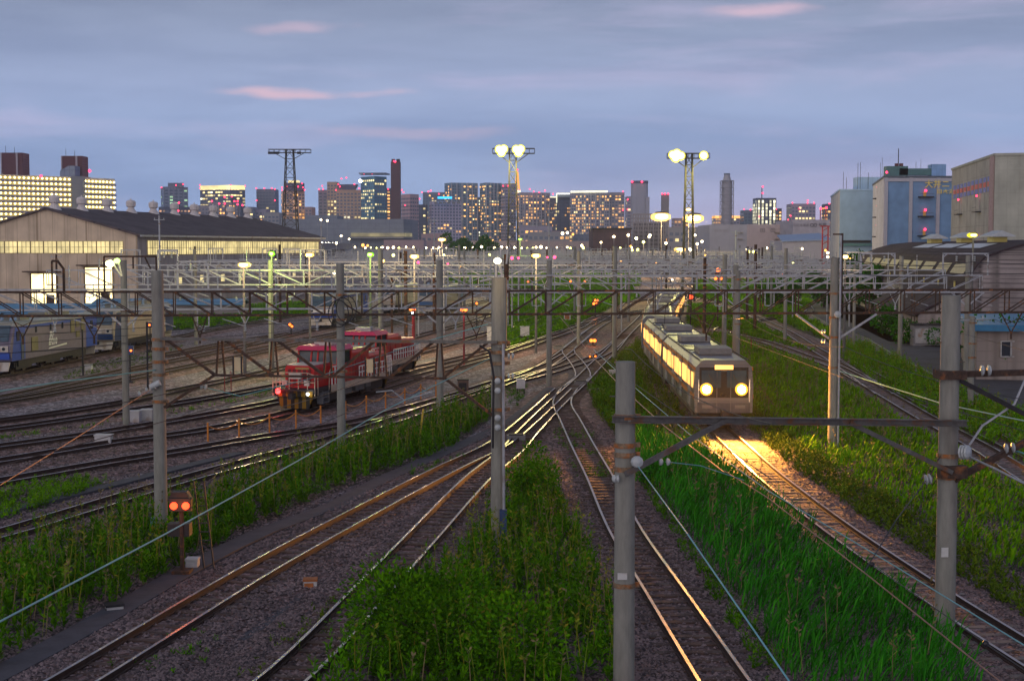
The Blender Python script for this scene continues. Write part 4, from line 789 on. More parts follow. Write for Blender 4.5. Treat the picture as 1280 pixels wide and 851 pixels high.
# low blue-roofed shelter in front
m_blue = mat('blue_roof', (.10, .26, .42), .5, var=.2, scale=.8)
def shelter(label, x0, x1, ytop, ybase, Y, dep, rise=.8, m=None, name='shelter', wallm=None):
    a, b = P(x0, ytop, Y), P(x1, ytop, Y); z = a.z; t = thing(name, label, 'shed', (a.x, Y, 0)); mb = MB(); mb.prism([(a.x, Y), (b.x, Y), (b.x, Y + dep), (a.x, Y + dep)], 0, z - .3); mb.build('wall', wallm or m_grey, t)
    mb = MB(); mb.extr([(0, 0), (dep / 2, rise), (dep, 0), (dep, -.15), (dep / 2, rise - .15), (0, -.15)], (a.x - .4, Y - .5, z - rise * .3), (0, 1, 0), (0, 0, 1), b.x - a.x + .8, (1, 0, 0)); mb.build('roof', m or m_blue, t); return t
shelter('long low shelter with sky-blue roof in front of the engine shed doors', -60, 112, 391, 400, 150, 9, 1.2)
shelter('small pale blue roofed store beside the engine shed corner', 118, 300, 378, 395, 190, 6, .6)
# ---------------------------------------------------------------- right warehouses
def sided(name, label, cat, A, B, C_, z, m1, m2, coping=None, cop=.5):
    """A far left corner, B near corner, C right corner (plan); walls AB and BC seen"""
    A, B, C_ = [Vector((p[0], p[1], 0)) for p in (A, B, C_)]; D = A + (C_ - B); t = thing(name, label, cat, B); mb = MB(); V = [A, B, C_, D]; V = V + [v + UP * z for v in V]
    mb.add(V, [(0, 1, 5, 4)], 0); mb.add(V, [(1, 2, 6, 5), (2, 3, 7, 6), (3, 0, 4, 7), (4, 5, 6, 7)], 1); mb.build('wall', [m1, m2], t)
    mb = MB(); pts = [A, B, C_, D, A]
    for a, b in zip(pts, pts[1:]): mb.bar(a + UP * (z + cop / 2), b + UP * (z + cop / 2), .5, cop)
    mb.build('parapet', coping or m2, t); return t
red = emit('red_light', (1, .03, .09), 5); warm = emit('warm_light', (1, .62, .22), 12); white_l = emit('white_light', (1, .93, .75), 16)
orange_l = emit('orange_light', (1, .42, .08), 7); yel = emit('yellow_light', (1, .86, .12), 30); grn = emit('green_light', (.45, 1, .05), 22); cyan_l = emit('cyan_sign', (.03, .45, 1), 2.2)
_bc = {}
def beacon(parent, p, r, m=red, name='warning_light'):
    key = (m.name, round(r, 2))
    if key not in _bc: mb = MB(); mb.ball((0, 0, 0), r, 8); ob = mb.build(name, m, loc=(0, 0, 0)); _bc[key] = ob.data; bpy.data.objects.remove(ob)
    o = bpy.data.objects.new(name, _bc[key]); COL.objects.link(o); o.parent = parent; o.location = Vector(p) - Vector(WL.get(parent.name, (0, 0, 0))); return o
def X(px_, Y): return (px_ - 640) / F * Y
def Z(py_, Y): return CAM_H + (308 - py_) / F * Y
# nearest grey-brown block
mw1 = panelled('block_wall', (.42, .41, .36), (.24, .22, .2), 1.6, 3.4, .07, .85, streaks=.25, axis='XY'); mw2 = panelled('block_wall_front', (.40, .41, .35), (.33, .33, .28), 2.2, 2.2, .07, .85, streaks=.2, axis='XY')
t = sided('warehouse', 'tall grey-brown windowless warehouse at the right edge with a red and blue stripe', 'warehouse', (X(1187, 334), 334), (X(1240, 280), 280), (X(1440, 272), 272), Z(196, 280), mw1, mw2)
A = Vector((X(1187, 334), 334, 0)); B = Vector((X(1240, 280), 280, 0)); ab = (B - A); Lb = ab.length; u = ab / Lb; nrm = Vector((u.y, -u.x, 0)); zt_ = Z(196, 280)
mb = MB(); mb.bar(B + UP * 0 + nrm * .1 - u * .5, B + UP * zt_ + nrm * .1 - u * .5, 1.6, .4); mb.build('corner_pilaster', mat('pinkish_render', (.36, .27, .25), .8, var=.15), t)
m_sb, m_sr = mat('stripe_blue', (.10, .16, .5), .6, var=.1), mat('stripe_red', (.55, .08, .07), .6, var=.1)
mb = MB()
for i in range(10):
    a = 3 + i * 4.9; zz = zt_ - 5.2
    face_quads(mb, A, u, UP, [(a, zz - 1.5, a + 3.7, zz + 1.5)], .06, nrm, 0); face_quads(mb, A, u, UP, [(a, zz - .5, a + 3.7, zz + .5)], .09, nrm, 1)
mb.build('stripe_sign', [m_sb, m_sr], t)
m_yd = mat('yellow_door', (.5, .42, .12), .5, var=.1)
for a in (14, 38):
    for k in range(3):
        zz = zt_ - 10.5 - k * 8.2; mb = MB(); o = A + u * a + nrm * .6 + UP * zz; mb.bar(o - u * 2.2, o + u * 2.2, 1.2, .22); mb.bar(o - u * 2.2 + nrm * .5 + UP * .9, o + u * 2.2 + nrm * .5 + UP * .9, .08); b_ = mb.build('balcony', 'dark', t)
        mb = MB(); face_quads(mb, A + u * (a - .6), u, UP, [(0, zz, 1.2, zz + 2.6)], .07, nrm); mb.build('door', m_yd if k == 2 else mat('grey_door', (.35, .36, .38), .6, var=.1), b_)
        beacon(t, o + UP * 3.3, .22)
# blue-grey block with yellow lettering
Yn = 380; mb1 = panelled('pale_side', (.5, .53, .58), (.4, .44, .5), 2.5, 5, .1, .7, streaks=.2, axis='XY'); mb2 = panelled('blue_wall', (.22, .37, .60), (.17, .3, .5), 1.5, 3.0, .1, .7, axis='XY')
t = sided('warehouse', 'blue-grey warehouse with yellow lettering and stacked escape balconies', 'warehouse', (X(1089, 430), 430), (X(1103, Yn), Yn), (X(1300, Yn), Yn), Z(223, Yn), mb1, mb2, mat('coping_dark', (.1, .12, .15), .7))
mb = MB()
for q in (1105, 1136, 1170, 1205): mb.box((X(q, Yn), Yn - .15, Z(223, Yn) / 2), (.9 if q > 1110 else 1.0, .5, Z(223, Yn)))
mb.box((X(1170, Yn), Yn - .12, Z(225.5, Yn)), (X(1240, Yn) - X(1104, Yn), .4, .9)); mb.build('pilaster', mat('pilaster_grey', (.42, .42, .48), .7, var=.1), t)
m_let = mat('yellow_lettering', (.75, .60, .16), .5, var=.05)
text('大井ニッソ', 2.25, m_let, t, (X(1152.5, Yn), Yn - .5, Z(234.6, Yn)), (R(90), 0, 0), bold=.03)
text('日本運', 1.25, m_let, t, (X(1167.2, Yn), Yn - .5, Z(242.3, Yn)), (R(90), 0, 0), bold=.03).scale = (1.35, 1, 1)
for k, q in enumerate((247, 271, 295)):
    mb = MB(); mb.box((X(1154, Yn), Yn - 1.0, Z(q, Yn)), (3.8, 1.7, .35)); mb.box((X(1154, Yn), Yn - 1.8, Z(q, Yn) + .9), (3.8, .08, .08)); b_ = mb.build('balcony', 'dark', t)
    mb = MB(); mb.box((X(1153.5, Yn), Yn - .08, Z(q - 3.5, Yn)), (.75, .12, 1.4)); mb.build('door', m_yd, b_); beacon(t, (X(1154, Yn), Yn - .6, Z(q - 8, Yn)), .33)
for q in (249, 272, 296):
    mb = MB(); p = (X(1092.5, 415), 414, Z(q, 415)); mb.box(p, (1.6, 2.4, .35)); mb.build('balcony', 'dark', t); beacon(t, (p[0], p[1] - .5, p[2] + 3.3), .25)
mb = MB(); y = Yn + 6
mb.box((X(1117, y), y, Z(215, y)), (5.8, 3, 2.6)); mb.build('roof_fence', mat('green_mesh', (.08, .18, .18), .6, var=.2), t)
mb = MB(); mb.box((X(1145, y), y, Z(216, y)), (11, 3, 1.8)); mb.build('roof_fence', mat('green_mesh', (.08, .18, .18)), t)
mb = MB(); mb.box((X(1168, y), y, Z(215, y)), (3.8, 4, 3.6)); mb.build('roof_box', mb2, t)
mb = MB(); mb.box((X(1118.0, y), y, Z(209, y)), (.9, .9, 1.6)); mb.box((X(1123.5, y), y, Z(209, y)), (.9, .9, 1.6)); mb.build('roof_box', mat('dark_red', (.12, .03, .03), .6), t)
mb = MB()
for q, tp, r in ((1120, 187, .12), (1100, 198, .05), (1142, 203, .05), (1148, 200, .04), (1098, 204, .05)): mb.tube([(X(q, y), y, Z(223, y)), (X(q, y), y, Z(tp, y))], r, 5)
mb.build('antenna', 'dark', t); beacon(t, (X(1107, Yn), Yn + 1, Z(216, Yn)), .32)
# pale cyan block
Yn = 440; m3a = panelled('white_side', (.5, .52, .5), (.4, .42, .42), 2.4, 0, .25, .6, axis='XY'); m3b = panelled('cyan_wall', (.40, .58, .74), (.32, .48, .62), 1.6, 8, .15, .5, var=.1, axis='XY')
t = sided('warehouse', 'pale turquoise ribbed warehouse between the blue-grey one and the far city', 'warehouse', (X(1037, 500), 500), (X(1048, Yn), Yn), (X(1100, Yn), Yn), Z(239, Yn), m3a, m3b)
mb = MB(); mb.box((X(1084, Yn + 8), Yn + 8, Z(231, Yn + 8)), (8.5, 6, 4.2)); mb.build('roof_box', m3b, t)
mb = MB(); mb.box((X(1068, Yn), Yn - .3, Z(302, Yn)), (9.5, .3, .8)); mb.build('louvre', 'dark', t); mb = MB(); mb.box((X(1068, Yn), Yn - .5, Z(306, Yn)), (9.8, .8, .7)); mb.build('canopy', mat('teal_trim', (.1, .25, .24), .6), t)
mb = MB()
for q, tp in ((1052, 215), (1056, 222), (1070, 204), (1073, 203), (1083, 216)): mb.tube([(X(q, Yn + 3), Yn + 3, Z(239, Yn)), (X(q, Yn + 3), Yn + 3, Z(tp, Yn))], .07, 5)
mb.build('antenna', 'dark', t)
t = thing('lattice_mast', 'red steel frame standing left of the pale turquoise warehouse', 'mast', (X(1029, 430), 430, 0)); mb = MB()
for q in (1027, 1034): mb.bar((X(q, 430), 430, 0), (X(q, 430), 430, Z(283, 430)), .35)
for k in range(7): z = 2 + k * 2.0; mb.bar((X(1027, 430), 430, z), (X(1034, 430), 430, z + 1), .2)
mb.bar((X(1024, 430), 430, Z(283, 430)), (X(1036, 430), 430, Z(283, 430)), .35); mb.build('frame', mat('red_paint', (.4, .03, .03), .5, var=.2), t)
# barrel-roofed shed
ax = Vector((4.3, 32, 0)).normalized(); pr = Vector((ax.y, -ax.x, 0)); o = Vector((X(1205, 135), 135, 0)); LN = 98
t = thing('barrel_roof_shed', 'big dark-roofed shed with curved eaves and a ribbed grey end wall at right', 'shed', o)
prof = [(0, 4.9), (.25, 5.9), (.55, 6.7), (1.15, 7.65), (1.8, 8.3), (3.5, 9.0), (5.7, 9.6), (9, 9.95), (13, 9.95), (16.5, 9.5), (20, 8.6), (22, 6.7), (22.5, 4.9), (22.5, 0)]
wallp = [(0, 0)] + prof; V = [o + pr * a + UP * b for a, b in wallp]; mb = MB(); mb.add(V, [tuple(range(len(V)))])
W = [v + ax * LN for v in V]; mb.add(W, [tuple(range(len(V)))[::-1]]); mb.add([V[0], V[1], W[1], W[0]], [(0, 1, 2, 3)]); mb.build('wall', panelled('ribbed_grey', (.27, .24, .25), (.17, .15, .16), 0, .45, .10, .8, var=.35, streaks=.9), t)
mb = MB()
for (a0, b0), (a1, b1) in zip(prof[:-1], prof[1:]):
    q = [o - ax * .5 + pr * a0 + UP * b0, o - ax * .5 + pr * a1 + UP * b1]; d_ = (q[1] - q[0]).normalized(); nn = ax.cross(d_); nn = nn if nn.z > 0 or (abs(nn.z) < .01 and nn.dot(pr) < 0) else -nn
    nn = nn * .15
    mb.add([q[0], q[1], q[1] + ax * (LN + 1), q[0] + ax * (LN + 1), q[0] + nn, q[1] + nn, q[1] + nn + ax * (LN + 1), q[0] + nn + ax * (LN + 1)], [(0, 3, 2, 1), (4, 5, 6, 7), (0, 1, 5, 4), (3, 7, 6, 2), (0, 4, 7, 3), (1, 2, 6, 5)])
mb.build('roof', panelled('dark_roof_y', (.045, .032, .042), (.03, .022, .03), .8, 0, .1, .85, var=.35, axis='Y'), t)
m_cl = mat('clerestory_panel', (.34, .29, .20), .6, var=.2)
for i in range(9):
    a = 2.5 + i * 9.8; q = [o + ax * a + pr * .32 + UP * 6.75, o + ax * (a + 7.6) + pr * .32 + UP * 6.75]; mb = MB(); mb.quad(q[0], q[1], q[1] + UP * .95 + pr * .6, q[0] + UP * .95 + pr * .6); mb.build('window', m_cl, t)
for i in range(6):
    a = 5 + i * 9.8; mb = MB(); mb.box(o + ax * a - pr * .05 + UP * 5.55, (.1, .5, .9), math.atan2(ax.y, ax.x) - math.pi / 2); mb.build('sign_plate', m_yd, t)
for i in range(3):
    a = 12 + i * 17; mb = MB(); mb.quad(o + ax * a + pr * 3.6 + UP * 9.24, o + ax * (a + 14) + pr * 3.6 + UP * 9.24, o + ax * (a + 14) + pr * 5.4 + UP * 9.73, o + ax * a + pr * 5.4 + UP * 9.73); mb.build('skylight', mat('skylight_white', (.55, .58, .62), .4, var=.1), t)
for i, (q, yy) in enumerate(((1245, 150), (1205, 170), (1167, 192))):
    p = Vector((X(q, yy), yy, 9.9)); mb = MB(); mb.box(p + UP * .25, (1.5, 1.8, .6)); vv = mb.build('roof_vent', m_yd, t); mb = MB(); mb.extr([(-1.35, .62), (0, 1.15), (1.35, .62), (1.35, .5), (-1.35, .5)], p - Vector((0, 1.6, 0)), (1, 0, 0), (0, 0, 1), 3.2, (0, 1, 0)); mb.build('cap', mat('vent_cap', (.42, .46, .5), .5, var=.1), vv)
# lean-to in front
o2 = Vector((X(1148, 134.8), 134.8, 0)); t = thing('lean_to', 'low grey lean-to with a sloping purple roof against the big dark-roofed shed', 'shed', o2)
wq = (o - o2).dot(pr); mb = MB(); V = [o2, o2 + pr * (wq - .02), o2 + pr * (wq - .02) + UP * 5.2, o2 + UP * 2.9]; W = [v + ax * 33 for v in V]
mb.add(V + W, [(0, 1, 2, 3), (7, 6, 5, 4), (0, 3, 7, 4)]); mb.build('wall', panelled('lean_wall', (.33, .29, .29), (.25, .22, .22), 2.2, .6, .06, .8, streaks=.5, axis='Y'), t)
mb = MB(); a = [o2 - pr * .5 - ax * .4 + UP * 2.75, o2 + pr * (wq - .2) - ax * .4 + UP * 5.25]; b = [p + ax * 34 for p in a]; mb.add([a[0], a[1], b[1], b[0]] + [p + UP * .18 for p in (a[0], a[1], b[1], b[0])], [(0, 3, 2, 1), (4, 5, 6, 7), (0, 1, 5, 4), (3, 7, 6, 2), (0, 4, 7, 3)]); mb.build('roof', panelled('dark_roof_y', (0, 0, 0), (0, 0, 0), 1, 0), t)
for i in range(5):
    mb = MB(); a = 4 + i * 5.5; mb.quad(*[o2 - pr * .05 + ax * s + UP * z for s, z in ((a, .9), (a + 1.3, .9), (a + 1.3, 2.3), (a, 2.3))]); mb.build('window', 'glass', t)
mb = MB(); mb.quad(*[o2 - ax * .05 + pr * s + UP * z for s, z in ((4.4, 1.2), (5.4, 1.2), (5.4, 2.5), (4.4, 2.5))]); mb.build('window', mat('teal_glass', (.05, .2, .2), .2), t)
mb = MB(); c_ = P(1144, 420, 134.3); mb.bar((X(1140, 134.4), 134.4, 0), (X(1140, 134.4), 134.4, 6), .08); mb.bar((X(1143.5, 134.4), 134.4, 0), (X(1143.5, 134.4), 134.4, 5.5), .08); mb.build('drain_pipe', 'rust', t)
t = thing('storage_cabinet', 'white double-door cabinet with a dark base against the lean-to wall', 'cabinet', (X(1160, 133), 133, 0)); xc = X(1160.5, 133)
mb = MB(); mb.box((xc, 133.4, 1.1), (2.75, 1.2, 1.95)); mb.build('body', mat('cab_grey', (.22, .22, .24), .6, var=.15), t)
for s in (-1, 1): mb = MB(); mb.box((xc + s * .62, 132.75, 1.05), (1.18, .06, 1.35)); mb.build('door', mat('cab_white', (.42, .42, .44), .6, var=.2, stain=(.3, .16, .08), stain_amt=.3), t)
mb = MB(); mb.box((xc, 133.3, 2.12), (2.95, 1.5, .1)); mb.build('roof', 'dark', t)
# blue roofed office
A, B, C_ = Vector((X(1203, 118), 118, 0)), Vector((X(1222, 99), 99, 0)), Vector((X(1420, 97), 97, 0)); D = A + (C_ - B)
t = thing('office_building', 'low cream office with a bright blue roof edge behind the right foreground pole', 'building', B); mb = MB(); mb.prism([A, B, C_, D][::-1], 0, 3.55); mb.build('wall', panelled('office_wall', (.30, .26, .24), (.24, .2, .19), 2.0, .7, .05, .8, streaks=.4, axis='XY'), t)
mb = MB(); q = [A + Vector((-.5, .3, 0)), B + Vector((-.6, -.6, 0)), C_ + Vector((0, -.6, 0)), D]; mb.prism(q[::-1], 3.551, 4.0); mb.build('roof', mat('bright_blue', (.02, .17, .34), .45, var=.15), t)
for q in (1258, 1271): mb = MB(); mb.box((X(q, 98.7), 98.6, Z(436, 98.7)), (.62, .1, 1.0)); w_ = mb.build('window', 'glass', t); mb = MB(); [mb.box((X(q, 98.7) + dx, 98.55, Z(436, 98.7) + dz), s) for dx, dz, s in ((0, .53, (.72, .08, .06)), (0, -.53, (.72, .08, .06)), (.34, 0, (.06, .08, 1.1)), (-.34, 0, (.06, .08, 1.1)))]; mb.build('frame', mat('white_frame', (.5, .5, .5), .5), w_)
for q in (1240, 1254, 1264): mb = MB(); mb.box((X(q, 134.9), 134.85, Z(402, 135)), (.7, .1, .5)); w_ = mb.build('window', 'glass', bpy.data.objects['barrel_roof_shed'])
# ---------------------------------------------------------------- far warehouse, frame building, convention hall
Yn = 650; mpk = panelled('pink_wall', (.50, .42, .42), (.42, .35, .36), 9, 0, .2, .8, var=.06, axis='X'); mpk2 = panelled('grey_white_wall', (.42, .42, .46), (.36, .36, .4), 9, 0, .2, .8, var=.06, axis='X')
t = thing('warehouse', 'long low pale pink and white warehouse behind the gantries at right', 'warehouse', (X(960, Yn), Yn, 0))
mb = MB(); mb.prism([(X(886, Yn), Yn), (X(933, Yn), Yn), (X(933, Yn), Yn + 40), (X(886, Yn), Yn + 40)], 0, Z(281, Yn)); mb.build('wall', mpk2, t)
mb = MB(); mb.prism([(X(933, Yn), Yn - .2), (X(1002, Yn), Yn - .2), (X(1002, Yn), Yn + 40), (X(933, Yn), Yn + 40)], 0, Z(280.5, Yn)); mb.build('wall', mpk, t)
m_ink = mat('grey_lettering', (.16, .15, .18), .6, var=.1); m_rink = mat('red_lettering', (.4, .08, .08), .6)
for q in (952, 965): mb = MB(); xx = X(q, Yn); zz = Z(288, Yn); [mb.box((xx + a, Yn - .35, zz + b), s) for a, b, s in ((0, .75, (1.9, .1, .16)), (0, -.75, (1.9, .1, .16)), (.9, 0, (.16, .1, 1.6)), (-.9, 0, (.16, .1, 1.6)), (0, 0, (.9, .1, .14)), (0, .1, (.14, .1, .9)))]; mb.build('lettering', m_ink, t)
text('◆●▶', 1.6, m_rink, t, (X(979, Yn), Yn - .4, Z(291, Yn)), (R(90), 0, 0)); text('I3 ※ HC', 1.9, mat('pale_lettering', (.36, .33, .36), .6), t, (X(893, Yn), Yn - .2, Z(290, Yn)), (R(90), 0, 0))
for q, z in ((924, 291), (924, 299), (970, 291), (970, 299), (970, 307)): mb = MB(); mb.box((X(q, Yn), Yn - .8, Z(z, Yn)), (2.4, 1.2, .35)); mb.build('balcony', mat('yellow_grey', (.3, .26, .2), .7), t)
t = thing('warehouse', 'low grey-white warehouse with two ring emblem on its upper wall, left of the turquoise block', 'warehouse', (X(1015, 620), 620, 0))
mb = MB(); mb.prism([(X(990, 620), 620), (X(1036, 620), 620), (X(1036, 620), 660), (X(990, 620), 660)], 0, Z(275, 620)); mb.build('wall', panelled('ring_wall', (.44, .42, .46), (.36, .34, .38), 9, 0, .2, .8), t)
mb = MB()
for q in (1013.5, 1017.8): c_ = Vector((X(q, 620), 619.7, Z(281.5, 620))); mb.tube([c_ + Vector((math.cos(a) * .68, 0, math.sin(a) * .68)) for a in [i * .4488 for i in range(15)]], .13, 5, False)
mb.build('emblem', m_ink, t); text('新開', 1.7, m_ink, t, (X(1022, 620), 619.7, Z(283, 620)), (R(90), 0, 0), bold=.03); text('口日本運送', 1.35, m_ink, t, (X(990.5, 620), 619.7, Z(283, 620)), (R(90), 0, 0))
t = thing('warehouse', 'small warehouse with a sky-blue gable roof in front of the ring emblem wall', 'warehouse', (X(1000, 520), 520, 0)); yy = 520
mb = MB(); mb.prism([(X(977, yy), yy), (X(1030, yy), yy - 12), (X(1034, yy), yy + 30), (X(980, yy), yy + 30)], 0, Z(301, yy)); mb.build('wall', mpk2, t)
mb = MB(); V = [Vector((X(976, yy), yy - 1, Z(301, yy))), Vector((X(1031, yy), yy - 13, Z(299, yy))), Vector((X(1034, yy), yy + 15, Z(291, yy))), Vector((X(980, yy), yy + 15, Z(293.5, yy)))]; mb.add(V + [v - UP * .4 for v in V], [(0, 1, 2, 3), (7, 6, 5, 4), (0, 4, 5, 1), (1, 5, 6, 2), (2, 6, 7, 3), (3, 7, 4, 0)]); mb.build('roof', mat('sky_roof', (.25, .36, .55), .5), t)
# lattice-framed building
Yn = 600; t = thing('steel_frame_building', 'open grey steel frame building in front of the round grey tower', 'building', (X(813, Yn), Yn, 0)); mb = MB()
for i in range(8):
    for dy in (0, 12): mb.bar((X(791 + i * 6.3, Yn), Yn + dy, 0), (X(791 + i * 6.3, Yn), Yn + dy, Z(268, Yn)), .45)
for j in range(9):
    z = Z(268 + j * 5, Yn)
    for dy in (0, 12): mb.bar((X(791, Yn), Yn + dy, z), (X(835, Yn), Yn + dy, z), .4)
for i in range(7): mb.bar((X(791 + i * 6.3, Yn), Yn, Z(303, Yn)), (X(797.3 + i * 6.3, Yn), Yn, Z(268, Yn)), .2)
mb.build('frame', mat('frame_grey', (.3, .28, .3), .7), t); mb = MB(); mb.box((X(813, Yn), Yn + 8, Z(288, Yn) - 3), (13, 6, 12)); mb.build('core', mat('core_grey', (.16, .15, .18), .8), t)
t = thing('low_building', 'dark brown flat-roofed box building below the wide condominium', 'building', (X(765, 560), 560, 0)); mb = MB(); mb.prism([(X(741, 560), 560), (X(788, 560), 560), (X(790, 560), 590), (X(741, 560), 590)], 0, Z(287, 560)); mb.build('wall', panelled('brown_wall', (.11, .075, .09), (.08, .055, .07), 3, 3, .15, .8), t); mb = MB(); mb.box((X(765, 560), 575, Z(287, 560) + .3), (15.5, 31, .6)); mb.build('parapet', 'dark', t)
# convention hall with curved front
Yn = 820; t = thing('convention_hall', 'low broad blue-grey hall with a glazed band, in the centre left distance', 'hall', (X(435, Yn), Yn, 0)); m_h = panelled('hall_wall', (.22, .25, .31), (.18, .2, .26), 8, 3.2, .3, .6, var=.1, axis='X')
mb = MB(); pl = [(X(345, Yn), Yn + 20), (X(352, Yn), Yn), (X(505, Yn), Yn), (X(513, Yn), Yn + 14), (X(513, Yn), Yn + 70), (X(345, Yn), Yn + 70)]; mb.prism(pl, 0, Z(274, Yn)); mb.build('wall', m_h, t)
mb = MB(); mb.prism([(X(380, Yn), Yn + 8), (X(420, Yn), Yn + 8), (X(420, Yn), Yn + 40), (X(380, Yn), Yn + 40)], Z(274, Yn), Z(269, Yn)); mb.build('roof_box', m_h, t)
mb = MB(); mb.prism([(X(440, Yn), Yn - 4), (X(506, Yn), Yn - 4), (X(514, Yn), Yn + 6), (X(514, Yn), Yn + 12), (X(440, Yn), Yn + 12)], Z(296, Yn), Z(291.5, Yn)); mb.build('glass_band', litmat('hall_band', (.6, .5, .2), .22, .9, .12), t)
mb = MB(); mb.prism([(X(436, Yn), Yn - 6), (X(506, Yn), Yn - 6), (X(516, Yn), Yn + 6), (X(516, Yn), Yn + 12), (X(436, Yn), Yn + 12)], Z(298.2, Yn), Z(296.6, Yn)); mb.build('canopy', mat('canopy_grey', (.3, .3, .34), .7), t)
# elevated road with cars
t = thing('elevated_road', 'curved elevated road right of the engine shed roof, cars with headlights on it', 'viaduct', (X(400, 700), 700, 0)); ctr = spline([(X(300, 900), 900), (X(350, 850), 850), (X(405, 800), 790), (X(433, 720), 700), (X(425, 620), 610), (X(398, 540), 540), (X(330, 480), 480)], lambda y: 12)
a, b = offset_line(ctr, -7), offset_line(ctr, 7); mb = MB(); zr = 9.9
for i in range(len(ctr) - 1):
    V = [a[i], b[i], b[i + 1], a[i + 1]]; mb.add([(v.x, v.y, zr) for v in V] + [(v.x, v.y, zr - 1.6) for v in V], [(0, 1, 2, 3), (7, 6, 5, 4), (0, 4, 5, 1), (1, 5, 6, 2), (2, 6, 7, 3), (3, 7, 4, 0)])
mb.build('deck', mat('viaduct_conc', (.3, .29, .33), .8), t); mb = MB()
for l in (a, b):
    for p, q in zip(l, l[1:]): mb.bar((p.x, p.y, zr + .4), (q.x, q.y, zr + .4), .25, .9)
mb.build('parapet', mat('viaduct_conc', (.3, .29, .33)), t)
for i in range(1, len(ctr) - 1, 3): mb = MB(); mb.box((ctr[i].x, ctr[i].y, (zr - 1.61) / 2), (2.2, 2.2, zr - 1.62)); mb.build('pier', mat('viaduct_conc', (.3, .29, .33)), t)
def car(label, p, rz, m, lit=True, group='cars on the elevated road', s=1.0):
    t = thing('car', label, 'car', p, group); o = Vector(p); mb = MB(); prof = [(-2.1, .3), (-2.15, .75), (-1.2, .95), (-.5, 1.42), (.9, 1.42), (1.7, .95), (2.1, .8), (2.1, .3)]
    mb.extr(prof, o + Vector((0, -.85, 0)), (1, 0, 0), (0, 0, 1), 1.7, (0, 1, 0)); mb.build('body', m, t)
    mb = MB(); mb.extr([(-1.1, .97), (-.52, 1.36), (.88, 1.36), (1.55, .97)], o + Vector((0, -.87, 0)), (1, 0, 0), (0, 0, 1), 1.74, (0, 1, 0)); mb.quad(*[o + Vector(v) for v in ((-1.19, -.7, .98), (-1.19, .7, .98), (-.57, .65, 1.38), (-.57, -.65, 1.38))]); mb.build('window', 'glass', t)
    for x in (-1.35, 1.35):
        for y in (-.8, .8): mb = MB(); mb.tube([o + Vector((x, y - .1, .32)), o + Vector((x, y + .1, .32))], .32, 12); mb.build('wheel', 'dark', t)
    for y in (-.6, .6): beacon(t, o + Vector((-2.15, y, .65)), .14 if not lit else .5, white_l if lit else red, 'headlight' if lit else 'tail_light')
    t.rotation_euler = (0, 0, rz); return t
m_car = mat('car_paint', (.25, .25, .27), .3, var=.05)
for i in range(5, len(ctr) - 4, 2):
    d = ctr[i + 1] - ctr[i]; off = 3 if i % 4 else -3; p = ctr[i] + Vector((d.y, -d.x, 0)).normalized() * off
    car('far car with bright headlights on the curved elevated road', (p.x, p.y, zr + .01), math.atan2(d.y, d.x) + math.pi, m_car)
pc = G(993, 381); car('white car parked beside the warehouse road among the green weeds', (pc.x, pc.y, .15), R(250), mat('white_paint', (.75, .77, .8), .3, var=.04), lit=False, group='parked cars').scale = (1, 1, 1)
mb = MB(); mb.box((X(760, 640), 640, 3.6), (150, 8, 2.0)); mb.k = 0
t = thing('viaduct', 'long pale beige viaduct wall closing the far end of the yard', 'viaduct', (X(720, 640), 640, 0)); mb = MB(); mb.bar((X(590, 640), 640, Z(305, 640)), (X(800, 640), 650, Z(306, 640)), 9, 3.0); mb.build('deck', mat('beige_conc', (.38, .31, .33), .8, var=.1), t)
for i in range(12): mb = MB(); mb.box((X(595 + i * 18, 642), 642, 4.5), (1.6, 3, 9)); mb.build('pier', mat('beige_conc', (.38, .31, .33)), t)
for i, (a, b, h, w, l) in enumerate([(575, 600, 10, 16, 'left'), (598, 600, 9, 14, 'right')]):
    c_ = (X(a, 590), 590, 0); rng = np.random.default_rng(i + 80); t = thing('broadleaf_tree', 'dark far tree clump below the condominium towers, %s one' % l, 'tree', c_, 'far trees'); cc = rng.normal(0, 1, (9, 3)) * np.array([4.6, 2, 1.3]) + np.array([0, 0, 9.3])
    n = 2600; q = rng.integers(0, 9, n); d = unit(rng.normal(0, 1, (n, 3))); Cc = cc[q] + d * rng.uniform(1.2, 2.2, n)[:, None]; leaves_mesh('crown', Cc, unit(d + rng.normal(0, .6, (n, 3))), unit(rng.normal(0, 1, (n, 3))), rng.uniform(.7, 1.3, n), rng.uniform(.4, .8, n), mg5, parent=t)
    mb = MB(); mb.tube([Vector(c_), Vector(c_) + UP * 9], [.5, .25], 7); mb.build('trunk', mat('bark', (.06, .045, .035)), t)
